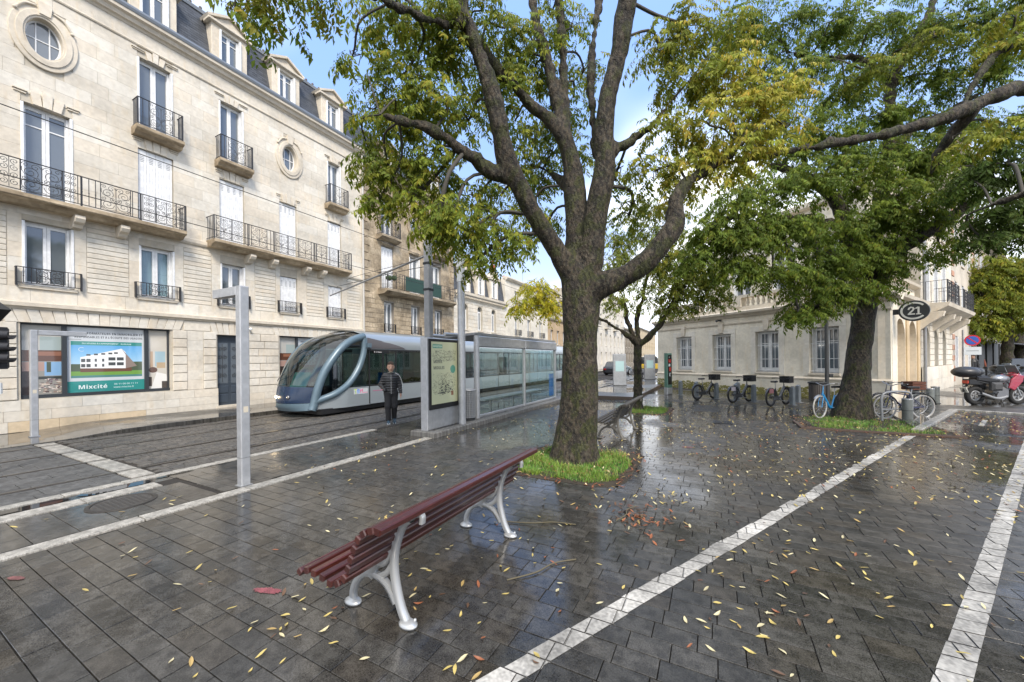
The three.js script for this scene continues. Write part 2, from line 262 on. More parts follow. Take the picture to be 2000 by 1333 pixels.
// tram platforms
{
  const R = rng(14), K = std([0.23, 0.225, 0.215], 0.6, 0, { map: T.granite });
  const pl = slabPoly('tram_platform', [[9.4, 8.8], [40, 8.8], [40, 10.56], [9.4, 10.56]], -0.05, 0.12, M.walk); tag(pl, 'raised tram platform under the glass shelter');
  const kb = thing('platform_kerb', 'pale granite kerb along the edge of the tram platform', 'kerb', S(0, 0, 0), SROT); kb.userData.kind = 'structure';
  for (let s = 7.35; s < 22; s += 1.0) meshOf('kerb_stone', paverGeo(s + 0.003, s + 0.997, 10.565, 10.84, 0.125, 0.02, 0.2), K, kb);
  meshOf('kerb_stone', paverGeo(7.08, 7.347, 10.05, 10.84, 0.122, 0.02, 0.2), K, kb);
  { const g = new THREE.BufferGeometry(); g.setAttribute('position', new THREE.Float32BufferAttribute([7.05, 0.003, 8.82, 7.05, 0.003, 10.05, 9.42, 0.119, 10.05, 7.05, 0.003, 8.82, 9.42, 0.119, 10.05, 9.42, 0.119, 8.82], 3)); g.computeVertexNormals(); const r = inStreet(meshOf('platform_ramp', boxUV(g), M.walk, scene)); r.userData.kind = 'structure'; tag(r, 'gentle paved ramp rising to the tram platform'); const b2 = slabPoly('platform_strip', [[7.35, 10.06], [9.395, 10.06], [9.395, 10.56], [7.35, 10.56]], -0.05, 0.12, M.walk); tag(b2, 'raised strip of paving under the advert panel'); }
  const f = slabPoly('station_square', [[17.3, 10.85], [75, 10.85], [75, 13.6], [17.3, 13.6]], -0.05, 0.14, std([0.12, 0.12, 0.12], 1, 0, { map: T.slab, ...WETTING }), 0.02); tag(f, 'smooth grey raised station square behind the big trunk');
  const k2 = thing('square_kerb', 'thin brown steel kerb edging the raised station square', 'kerb', S(0, 0, 0), SROT); k2.userData.kind = 'structure';
  new MB().box(17.25, 30, -0.03, 0.15, 13.6, 13.66).box(17.24, 17.3, -0.03, 0.15, 10.9, 13.66).build('edge_strip', std([0.12, 0.09, 0.07], 0.5, 0.2), k2);
}
// raised pavement on the right with its kerb
{
  const w = slabPoly('side_pavement', [[12.75, 21.06], [14.8, 22.12], [17.95, 23.72], [15.6, 29], [14, 60], [70, 70], [70, 33], [21, 22.2], [19.2, 22.0]], -0.06, 0.055, M.walk, 0.015); tag(w, 'wet raised pavement of the side street by the motorbikes');
  const R = rng(15), kb = thing('side_kerb', 'worn pale kerb stones turning the corner by the motorbikes', 'kerb', S(0, 0, 0), SROT); kb.userData.kind = 'structure';
  const run = (a, b, n) => { for (let i = 0; i < n; i++) { const t0 = i / n, t1 = (i + 1) / n, p = [mix(a[0], b[0], t0), mix(a[1], b[1], t0)], q = [mix(a[0], b[0], t1), mix(a[1], b[1], t1)], L2 = Math.hypot(q[0] - p[0], q[1] - p[1]), g = paverGeo(0.004, L2 - 0.004, -0.1, 0.08, 0.066, 0.012, 0.15); g.applyMatrix4(TRS(p[0], 0, p[1], 0, -Math.atan2(q[1] - p[1], q[0] - p[0]), 0)); meshOf('kerb_stone', g, M.lightStone[Math.floor(R() * 3)], kb); } };
  run([12.7, 21.02], [17.95, 23.7], 7); run([17.95, 23.7], [15.6, 29], 7);
}
// painted lines follow every paver
function clip(subject, pts) { let out = subject; for (let i = 0; i < pts.length; i++) { const a = pts[i], b = pts[(i + 1) % pts.length], inp = out; out = []; const side = (p) => (b[0] - a[0]) * (p[1] - a[1]) - (b[1] - a[1]) * (p[0] - a[0]); for (let k = 0; k < inp.length; k++) { const p = inp[k], q = inp[(k + 1) % inp.length], sp = side(p), sq = side(q); if (sp >= 0) out.push(p); if ((sp >= 0) !== (sq >= 0)) { const t = sp / (sp - sq); out.push([p[0] + (q[0] - p[0]) * t, p[1] + (q[1] - p[1]) * t]); } } if (!out.length) return out; } return out; }
function paintedLine(name, label, a, b, w0, w1, jag) {
  const R = rng(Math.floor(a[0] * 100)), d = [b[0] - a[0], b[1] - a[1]], l = Math.hypot(...d), t = [d[0] / l, d[1] / l], nrm = [-t[1], t[0]], P = [], uv = [];
  for (const r of topRects) {
    const c = [(r[0] + r[1]) / 2 - a[0], (r[2] + r[3]) / 2 - a[1]]; if (Math.abs(c[0] * nrm[0] + c[1] * nrm[1]) > 0.5) continue;
    const j0 = jag * (R() - 0.35), j1 = jag * 0.3 * (R() - 0.5), k = (p, o) => [p[0] + nrm[0] * o, p[1] + nrm[1] * o];
    const quad = [k(a, -w0 + j0), k(b, -w1 + j0), k(b, w1 + j1), k(a, w0 + j1)], i = 0.002;
    const pg = clip([[r[0] + i, r[2] + i], [r[1] - i, r[2] + i], [r[1] - i, r[3] - i], [r[0] + i, r[3] - i]], quad);
    for (let q = 1; q + 1 < pg.length; q++) for (const p of [pg[0], pg[q + 1], pg[q]]) { P.push(p[0], r[4] + 0.0035, p[1]); uv.push(p[0], p[1]); }
    const j = 0.0035, jo = clip([[r[0] - j, r[2] - j], [r[1] + j, r[2] - j], [r[1] + j, r[3] + j], [r[0] - j, r[3] + j]], quad);   // paint that ran into the joints
    for (let q = 1; q + 1 < jo.length; q++) for (const p of [jo[0], jo[q + 1], jo[q]]) { P.push(p[0], r[4] - 0.005, p[1]); uv.push(p[0], p[1]); }
  }
  const g = new THREE.BufferGeometry(); g.setAttribute('position', new THREE.Float32BufferAttribute(P, 3)); g.setAttribute('uv', new THREE.Float32BufferAttribute(uv, 2)); g.computeVertexNormals();
  const m = inStreet(meshOf(name, g, M.paint, scene)); m.userData.kind = 'structure'; tag(m, label);
}
paintedLine('painted_line', 'narrow white painted line running from the bench foreground to the right tree', [1.2, 15.24], [12.55, 20.95], 0.075, 0.075, 0.03);
paintedLine('painted_line', 'broad white painted line at the right edge of the picture', [1.9, 17.28], [16, 24.5], 0.068, 0.068, 0.006);
{ const g = new MB(); const p0 = [[14.6, 23.1], [15.9, 23.9]]; g.add(paverGeo(0, 1.5, 0, 0.09, 0.006, 0.001, 0.004), TRS(14.4, 0, 22.75, 0, -0.45, 0)); const m = inStreet(g.build('painted_line', M.paint, scene)); m.userData.kind = 'structure'; tag(m, 'short worn white mark on the paving before the motorbikes'); }
{ // pink marking spray
  const R = rng(17), pk = [std([0.36, 0.10, 0.12], 0.45, 0, { map: T.granite }), std([0.26, 0.10, 0.10], 0.45, 0, { map: T.granite })];
  [[1.76, 13.50, 0.13, 0.03, 'pink spray paint mark on the pavers left of the bench'], [0.86, 11.35, 0.09, 0.025, 'pink spray paint mark at the left edge of the picture'], [8.6, 16.2, 0.12, 0.05, 'faint pink spray mark on the paving beyond the tree']].forEach(([s, n, a, b, lab], q) => {
    const mb = new MB(), ol = []; for (let i = 0; i < 90; i++) { const th = i / 90 * 6.2832, rr = 0.55 + 0.75 * fbm(Math.cos(th) * 0.2 + 0.5, Math.sin(th) * 0.2 + 0.5, 24, 4, q) * (0.7 + 0.6 * R()); ol.push([Math.cos(th) * b * rr * 1.3, Math.sin(th) * a * rr]); } const c = new THREE.ShapeGeometry(poly(ol)); c.rotateX(-Math.PI / 2); mb.add(c, TRS(0, 0.0062, 0, 0, 0.35, 0));
    const m = mb.build('spray_mark', pk[q ? 1 : 0], scene); m.position.copy(S(s, 0, n)); m.rotation.y = SROT; tag(m, lab, 'spray paint');
  });
}
// tree pits: soil, grass, stone edge
{
  const R = rng(18), blade = new THREE.BufferGeometry();
  blade.setAttribute('position', new THREE.Float32BufferAttribute([-0.5, 0, 0, 0.5, 0, 0, 0.32, 0.55, 0.12, -0.5, 0, 0, 0.32, 0.55, 0.12, -0.32, 0.55, 0.12, -0.32, 0.55, 0.12, 0.32, 0.55, 0.12, 0, 1, 0.5], 3)); blade.computeVertexNormals();
  const gm = std(1, 0.6, 0, { side: THREE.DoubleSide });
  const spots = [[pits[0], 'lush green grass ringing the foot of the big tree', 15000], [pits[1], 'grass patch under the slim tree by the station square', 4500], [pits[2], 'ragged grass patch at the foot of the right-hand tree', 9000]];
  spots.forEach(([p, lab, n], q) => {
    const c = [(p[0] + p[1]) / 2, (p[2] + p[3]) / 2], h = [(p[1] - p[0]) / 2, (p[3] - p[2]) / 2], rim = [];
    const rad = (a) => 0.93 * Math.min(1 / Math.max(Math.abs(Math.cos(a)), Math.abs(Math.sin(a))), 1.18) + 0.09 * (vn(a * 3 + 9, q + 0.5, 64) - 0.5) * 2;
    for (let i = 0; i < 44; i++) { const a = i / 44 * 2 * Math.PI; rim.push([c[0] + Math.cos(a) * h[0] * 1.08 * Math.min(1 / Math.max(Math.abs(Math.cos(a)), Math.abs(Math.sin(a))), 1.25), c[1] + Math.sin(a) * h[1] * 1.08 * Math.min(1 / Math.max(Math.abs(Math.cos(a)), Math.abs(Math.sin(a))), 1.25)]); }
    const so = flat('tree_pit', rim, 0.004, M.soil); tag(so, 'bare earth of a tree pit');
    const im = new THREE.InstancedMesh(blade, gm, n), m4 = M4(), col = new THREE.Color();
    for (let i = 0; i < n; i++) {
      const a = R() * 6.2832, r = Math.sqrt(R()) * rad(a) * (0.97 + 0.06 * R()), s = c[0] + Math.cos(a) * h[0] * r, nn = c[1] + Math.sin(a) * h[1] * r, cl = vn(s * 4, nn * 4, 64), bare = vn(s * 2.3 + 4, nn * 2.3, 64, 5);
      if (bare > (q === 2 ? 0.58 : 0.66) && R() < 0.82) { im.setMatrixAt(i, M4().makeScale(0, 0, 0)); continue; }
      const hh = (0.035 + 0.11 * R() * R()) * (0.35 + 1.2 * cl) * (q ? 1.1 : 1), pos = S(s, 0, nn);
      m4.compose(pos, new THREE.Quaternion().setFromEuler(new THREE.Euler((R() - 0.3) * 0.7, R() * 6.28, (R() - 0.5) * 0.6)), V(0.006 + 0.004 * R(), hh, hh)); im.setMatrixAt(i, m4);
      const y = R(), dry = R() < 0.16; im.setColorAt(i, dry ? col.setRGB(0.30, 0.25, 0.09) : col.setRGB(mix(0.08, 0.24, y * cl), mix(0.17, 0.32, y), 0.026));
    }
    im.name = numbered('grass'); im.castShadow = im.receiveShadow = true; im.userData = { label: lab, category: 'grass', kind: 'stuff' }; scene.add(im);
  });
  const ed = thing('pit_edge', 'thin rusty edging strip in front of the right-hand tree pit', 'edging', S(12.05, 0, 18.7), SROT); ed.userData.kind = 'structure';
  new MB().box(0, 0.06, -0.02, 0.05, 0, 2.9).box(0, 1.2, -0.02, 0.05, -0.05, 0).build('strip', std([0.09, 0.06, 0.045], 0.7, 0.2), ed);
}
// ---------- building parts ----------
function profile(parent, name, mat, pts, x0, x1) { const sh = poly(pts.map((p) => [-p[0], p[1]])); return new MB().ext(sh, x1 - x0, M4().makeRotationY(Math.PI / 2).setPosition(x0, 0, 0)).build(name, mat, parent); }   // pts: (out, up)
function wallWithHoles(parent, name, mat, outline, holes, z0, z1) { const sh = poly(outline); holes.forEach((h) => sh.holes.push(new THREE.Path(h.map((p) => new THREE.Vector2(...p))))); return new MB().ext(sh, z1 - z0, M4().makeTranslation(0, 0, z0)).build(name, mat, parent); }
const rect = (x0, x1, y0, y1) => [[x0, y0], [x1, y0], [x1, y1], [x0, y1]];
const archRect = (x0, x1, y0, y1) => [[x0, y0], [x1, y0], ...ellipse((x0 + x1) / 2, y1 - (x1 - x0) / 2, (x1 - x0) / 2, (x1 - x0) / 2, 12, 0, Math.PI)];
function stoneRows(out, R, x0, x1, y0, y1, h, w, opens, joint, z, style) {
  const n = Math.max(1, Math.round((y1 - y0) / h)), ch = (y1 - y0) / n;
  for (let i = 0; i < n; i++) {
    const a = y0 + i * ch, b = a + ch; let free = [[x0, x1]];
    for (const o of opens) { let ox0 = o[0], ox1 = o[1]; if (o[4]) { const cy = (o[2] + o[3]) / 2, d = Math.min(Math.abs(a - cy), Math.abs(b - cy)) * (a < cy && b > cy ? 0 : 1), k = 1 - (d / ((o[3] - o[2]) / 2)) ** 2; if (k <= 0) continue; const cw = (o[1] - o[0]) / 2 * Math.sqrt(k), cx = (o[0] + o[1]) / 2; ox0 = cx - cw; ox1 = cx + cw; } else if (o[3] <= a + 0.02 || o[2] >= b - 0.02) continue; free = free.flatMap(([p, q]) => (ox1 <= p || ox0 >= q ? [[p, q]] : [[p, ox0], [ox1, q]].filter((e) => e[1] - e[0] > 0.02))); }
    for (const [p, q] of free) { const len = q - p, k = Math.max(1, Math.round(len / w)), cuts = [p]; for (let j = 1; j < k; j++) cuts.push(p + len * (j + (i % 2 ? 0.22 : -0.22) + (R() - 0.5) * 0.25) / k); cuts.push(q); for (let j = 0; j < k; j++) out.push({ x0: cuts[j] + (j ? joint : 0) / 2, x1: cuts[j + 1] - (j < k - 1 ? joint : 0) / 2, y0: a + joint / 2, y1: b - joint / 2, z: z + R() * 0.002, style, v: style === 'ochre' ? [3, 5, 6, 1][Math.floor(R() * 4)] : Math.floor(R() * 5) }); }
  }
}
function stoneGeo(s, depth = 0.03) { if (s.style === 'rustic') return new MB().bev(s.x0, s.x1, s.y0, s.y1, s.z - depth - 0.02, s.z, 0.011).geo(); return new MB().box(s.x0, s.x1, s.y0, s.y1, s.z - depth, s.z).geo(); }
function buildStones(parent, list, mats, vmat, most, eye) {
  list.forEach((s) => { const dx = (s.x0 + s.x1) / 2 - eye[0], dy = (s.y0 + s.y1) / 2 - 1.85, d2 = dx * dx + dy * dy + eye[1] * eye[1]; s.k = (s.x1 - s.x0) * (s.y1 - s.y0) / Math.pow(d2, 1.5); });
  const order = list.slice().sort((a, b) => b.k - a.k), own = new Set(order.slice(0, most)), rest = new MB();
  for (const s of list) { if (own.has(s)) meshOf('stone', stoneGeo(s), mats[s.v], parent); else { rest.col([mats[s.v].color.r, mats[s.v].color.g, mats[s.v].color.b]); rest.add(stoneGeo(s)); } }
  if (rest.l.length) { const m = rest.build('stone_courses', vmat, parent); m.userData.kind = 'stuff'; }
}
function wedge(x, y0, y1, w0, w1, skew, z0, z1) { return new MB().ext(poly([[x - w0 / 2, y0], [x + w0 / 2, y0], [x + w1 / 2 + skew, y1], [x - w1 / 2 + skew, y1]]), z1 - z0 - 0.012, M4().makeTranslation(0, 0, z0), 0.006).geo(); }
function lintel(parent, x0, x1, y, k = 1) {                              // keystones and moulded ends over a window
  const c = (x0 + x1) / 2, w = 0.17 * k;
  [-1, 0, 1].forEach((i) => meshOf('keystone', wedge(c + i * (w + 0.006), y - 0.005, y + (i ? 0.33 : 0.40) * k, w * 0.92, w * 1.05, i * 0.05, -0.1, i ? 0.045 : 0.06), M.stones[i ? 3 : 1], parent));
  for (const s of [-1, 1]) { const a = c + s * (x1 - x0) / 2 + s * 0.14, b = c + s * 0.36 * k; const p0 = Math.min(a, b), p1 = Math.max(a, b); new MB().bev(p0, p1, y + 0.26 * k, y + 0.30 * k, -0.02, 0.055, 0.008).bev(p0 + 0.02, p1 - 0.02, y + 0.20 * k, y + 0.235 * k, -0.02, 0.035, 0.006).build('moulding', M.trim, parent); }
}
function windowUnit(parent, x0, x1, y0, y1, o = {}) {
  const { shut = 'open', z = -0.2, transom = 0, pane = M.pane, frame = M.white, sill = true, leaves = 2, dz = 0 } = o, f = 0.05, b = new MB();
  b.box(x0, x0 + f, y0, y1, z - 0.06, z).box(x1 - f, x1, y0, y1, z - 0.06, z).box(x0 + f, x1 - f, y1 - f, y1, z - 0.06, z).box(x0 + f, x1 - f, y0, y0 + f, z - 0.06, z);
  const n = leaves, W = (x1 - x0 - 2 * f) / n, ps = [], st = Math.min(0.07, W * 0.16);
  for (let i = 0; i < n; i++) { const a = x0 + f + i * W, e = a + W, bot = y0 + f + (y1 - y0 > 1.9 ? 0.16 : 0.08); b.box(a + 0.003, a + st, y0 + f, y1 - f, z - 0.045, z + 0.012).box(e - st, e - 0.003, y0 + f, y1 - f, z - 0.045, z + 0.012).box(a + st, e - st, y0 + f, bot, z - 0.045, z + 0.012).box(a + st, e - st, y1 - f - st, y1 - f, z - 0.045, z + 0.012); const cuts = transom ? [bot, y1 - f - transom, y1 - f - st] : [bot, y1 - f - st]; if (transom) b.box(a + st, e - st, cuts[1] - 0.015, cuts[1] + 0.015, z - 0.03, z + 0.006); for (let j = 0; j + 1 < cuts.length; j++) ps.push([a + st, e - st, cuts[j] + (j && transom ? 0.015 : 0), cuts[j + 1] - (!j && transom ? 0.015 : 0)]); }
  const w = b.build('window', frame, parent);
  for (const p of ps) new MB().box(p[0], p[1], p[2], p[3], z - 0.028, z - 0.02).build('pane', pane, w);
  if (o.curtain) { const c = new MB(); for (let i = 0; i < 22; i++) { const a = x0 + f + (x1 - x0 - 2 * f) * i / 22; c.cyl(V(a, y0 + 0.05, z - 0.14), V(a, y1 - 0.05, z - 0.14), 0.028, 0.028, 6, true); } c.build('curtain', std(o.curtain, 0.9), w); new MB().box(x0 - 0.2, x1 + 0.2, y0 - 0.2, y1 + 0.2, z - 0.5, z - 0.45).build('room', std([0.05, 0.05, 0.05], 0.9), w); }
  if (shut === 'open') for (const s of [0, 1]) { const a = s ? x1 - 0.055 : x0; new MB().bev(a, a + 0.055, y0 + 0.03, y1 - 0.03, z + 0.005, z + 0.225, 0.006).box(s ? a - 0.05 : a + 0.06, s ? a - 0.004 : a + 0.10, y0 + 0.03, y1 - 0.05, z + 0.02, z + 0.06).build('shutter', M.white, w); }
  if (shut === 'closed') {
    const k = 4, lw = (x1 - x0 - 0.02) / k;
    for (let i = 0; i < k; i++) { const a = x0 + 0.01 + i * lw, s = new MB().bev(a + 0.003, a + lw - 0.003, y0 + 0.02, y1 - 0.02, z + 0.09, z + 0.13, 0.006).build('shutter', M.white, w); const vts = new MB(); for (let j = 0; j < 5; j++) vts.box(a + lw * 0.28, a + lw * 0.72, y1 - 0.20 - j * 0.055, y1 - 0.18 - j * 0.055, z + 0.126, z + 0.133); for (let j = 1; j < 3; j++) s.geometry && vts.box(a + lw * j / 3 - 0.0015, a + lw * j / 3 + 0.0015, y0 + 0.1, y1 - 0.46, z + 0.127, z + 0.1305); vts.build('vent', M.greypaint, w); }
  }
  if (sill) new MB().bev(x0 - 0.06, x1 + 0.06, y0 - 0.09, y0, -0.2, 0.06, 0.01).build('sill', M.trim, w);
  return w;
}
function spiral(cx, cy, R0, turns, a0, dir, n = 18) { const p = []; for (let i = 0; i <= n; i++) { const t = i / n, r = R0 * (1 - 0.82 * t), a = a0 + dir * t * turns * 6.2832; p.push(V(cx + r * Math.cos(a), cy + r * Math.sin(a), 0)); } return p; }
function scrollGeo(w, h, kind = 0) {                                     // wrought-iron panel, centred on its foot
  const b = new MB(), r = 0.0065, put = (p, q = r) => { b.tube(p, q, p.length + 2, 4); b.tube(p.map((v) => V(-v.x, v.y, 0)), q, p.length + 2, 4); };
  const hw = w / 2;
  if (kind === 0) {
    b.tube([V(0, 0.03, 0), V(0, h * 0.5, 0), V(0, h * 0.95, 0)], r * 1.4, 4, 5); b.sph(0, h * 0.42, 0, 0.02, 6, 5);
    put(spiral(hw * 0.52, h * 0.24, hw * 0.42, 1.5, Math.PI, 1)); put(spiral(hw * 0.55, h * 0.66, hw * 0.40, 1.6, Math.PI * 1.2, -1)); put(spiral(hw * 0.30, h * 0.86, hw * 0.26, 1.4, Math.PI, -1, 14)); put(spiral(hw * 0.80, h * 0.90, hw * 0.17, 1.3, 0, 1, 12)); put(spiral(hw * 0.82, h * 0.44, hw * 0.17, 1.4, 2, 1, 12)); put(spiral(hw * 0.22, h * 0.46, hw * 0.19, 1.3, -1.5, 1, 12)); put(spiral(hw * 0.84, h * 0.08, hw * 0.13, 1.3, 1.5, -1, 10));
    put([V(0, h * 0.3, 0), V(hw * 0.3, h * 0.5, 0), V(hw * 0.9, h * 0.6, 0), V(hw * 0.96, h * 0.8, 0)]); put([V(0.0, h * 0.05, 0), V(hw * 0.5, h * 0.02, 0), V(hw * 0.95, h * 0.15, 0), V(hw * 0.93, h * 0.38, 0)]);
  } else {
    put(spiral(hw * 0.5, h * 0.18, hw * 0.44, 1.5, Math.PI / 2, 1, 14)); put(spiral(hw * 0.5, h * 0.42, hw * 0.44, 1.5, -Math.PI / 2, -1, 14)); put(spiral(hw * 0.5, h * 0.66, hw * 0.44, 1.5, Math.PI / 2, 1, 14)); put(spiral(hw * 0.5, h * 0.88, hw * 0.42, 1.4, -Math.PI / 2, -1, 14));
    b.tube([V(0, 0.02, 0), V(0, h * 0.5, 0), V(0, h, 0)], r, 3, 4);
  }
  return boxUV(b.l.length > 1 ? mergeGeometries(b.l, false) : b.l[0]);
}
const scrollCache = {};
const scrollOf = (w, h, k) => scrollCache[[w.toFixed(2), h.toFixed(2), k]] ||= scrollGeo(w, h, k);
function railing(parent, x0, x1, y, h, z, deep, panels, posts = [], wallZ = 0) {   // panels: [centre, width, kind]
  const b = new MB(), r = 0.011; b.bev(x0, x1, y + h - 0.02, y + h, z - 0.02, z + 0.02, 0.004).box(x0, x1, y + 0.055, y + 0.075, z - 0.008, z + 0.008);
  if (deep) for (const x of [x0 + 0.01, x1 - 0.01]) { b.box(x - 0.012, x + 0.012, y + h - 0.02, y + h - 0.002, wallZ, z - 0.02).box(x - 0.008, x + 0.008, y + 0.055, y + 0.073, wallZ, z - 0.01); for (let q = 1; q < 5; q++) { const zz = mix(wallZ, z, q / 5); b.box(x - 0.007, x + 0.007, y, y + h - 0.02, zz - 0.007, zz + 0.007); } }
  [x0 + 0.012, x1 - 0.012, ...posts].forEach((x) => b.box(x - 0.017, x + 0.017, y - 0.02, y + h - 0.02, z - 0.017, z + 0.017));
  const gap = 0.135; for (let x = x0 + gap; x < x1 - 0.05; x += gap) if (!panels.some((p) => Math.abs(x - p[0]) < p[1] / 2 + 0.02)) b.box(x - 0.0075, x + 0.0075, y + 0.06, y + h - 0.02, z - 0.0075, z + 0.0075).sph(x, y + h * 0.5, z, 0.017, 6, 4);
  panels.forEach((p) => { for (const s of [-1, 1]) b.box(p[0] + s * p[1] / 2 - 0.0075, p[0] + s * p[1] / 2 + 0.0075, y + 0.06, y + h - 0.02, z - 0.0075, z + 0.0075); });
  const rail = b.build('railing', M.iron, parent);
  panels.forEach((p) => { const m = meshOf('scroll_panel', scrollOf(p[1], h - 0.1, p[2] || 0), M.iron, parent); m.position.set(p[0], y + 0.075, z); });
  return rail;
}
function slates(parent, x0, x1, y0, z0, y1, z1, seed) {                    // courses of slates on a steep roof face
  const R = rng(seed), b = new MB(), L2 = Math.hypot(y1 - y0, z1 - z0), n = Math.round(L2 / 0.115), a = Math.atan2(-(z1 - z0), y1 - y0);
  for (let i = 0; i < n; i++) { const y = mix(y0, y1, (i + 0.5) / n), z = mix(z0, z1, (i + 0.5) / n); let x = x0 - (i % 2) * 0.1; while (x < x1) { const p = Math.max(x, x0), q = Math.min(x + 0.198, x1); x += 0.2; if (q - p < 0.02) continue; const t = 0.75 + 0.5 * R(); b.col([0.058 * t, 0.064 * t, 0.074 * t]); b.add(new THREE.BoxGeometry(q - p, 0.125, 0.008), TRS((p + q) / 2, y, z + 0.008 + R() * 0.003, -a - 0.04, 0, 0)); } }
  const m = b.build('slates', M.slate, parent); m.userData.kind = 'stuff'; return m;
}
function dormer(parent, cx, y0, w, h, z, ped, seed, mat = M.trim) {
  const hw = w / 2, d = new MB(); d.bev(cx - hw, cx - hw + w * 0.2, y0, y0 + h, z - 0.9, z, 0.012).bev(cx + hw - w * 0.2, cx + hw, y0, y0 + h, z - 0.9, z, 0.012).box(cx - hw + w * 0.2, cx + hw - w * 0.2, y0 + h * 0.88, y0 + h, z - 0.9, z - 0.01);
  if (ped) d.ext(poly([[cx - hw - 0.1, y0 + h], [cx + hw + 0.1, y0 + h], [cx, y0 + h + ped]]), 0.9, M4().makeTranslation(0, 0, z - 0.88));
  const m = d.build('dormer', mat, parent);
  const c = new MB(); c.bev(cx - hw - 0.14, cx + hw + 0.14, y0 + h - 0.06, y0 + h + 0.04, z - 0.3, z + 0.12, 0.015); if (ped) for (const s of [-1, 1]) c.add(new THREE.BoxGeometry(Math.hypot(hw + 0.16, ped), 0.09, 0.75), TRS(cx + s * (hw + 0.16) / 2, y0 + h + ped / 2 + 0.06, z - 0.25, 0, 0, -s * Math.atan2(ped, hw + 0.16))); c.build('pediment', mat, m);
  windowUnit(parent, cx - hw + w * 0.2, cx + hw - w * 0.2, y0 + 0.02, y0 + h * 0.88, { z: z - 0.14, shut: 'open', transom: 0.25, sill: false });
}

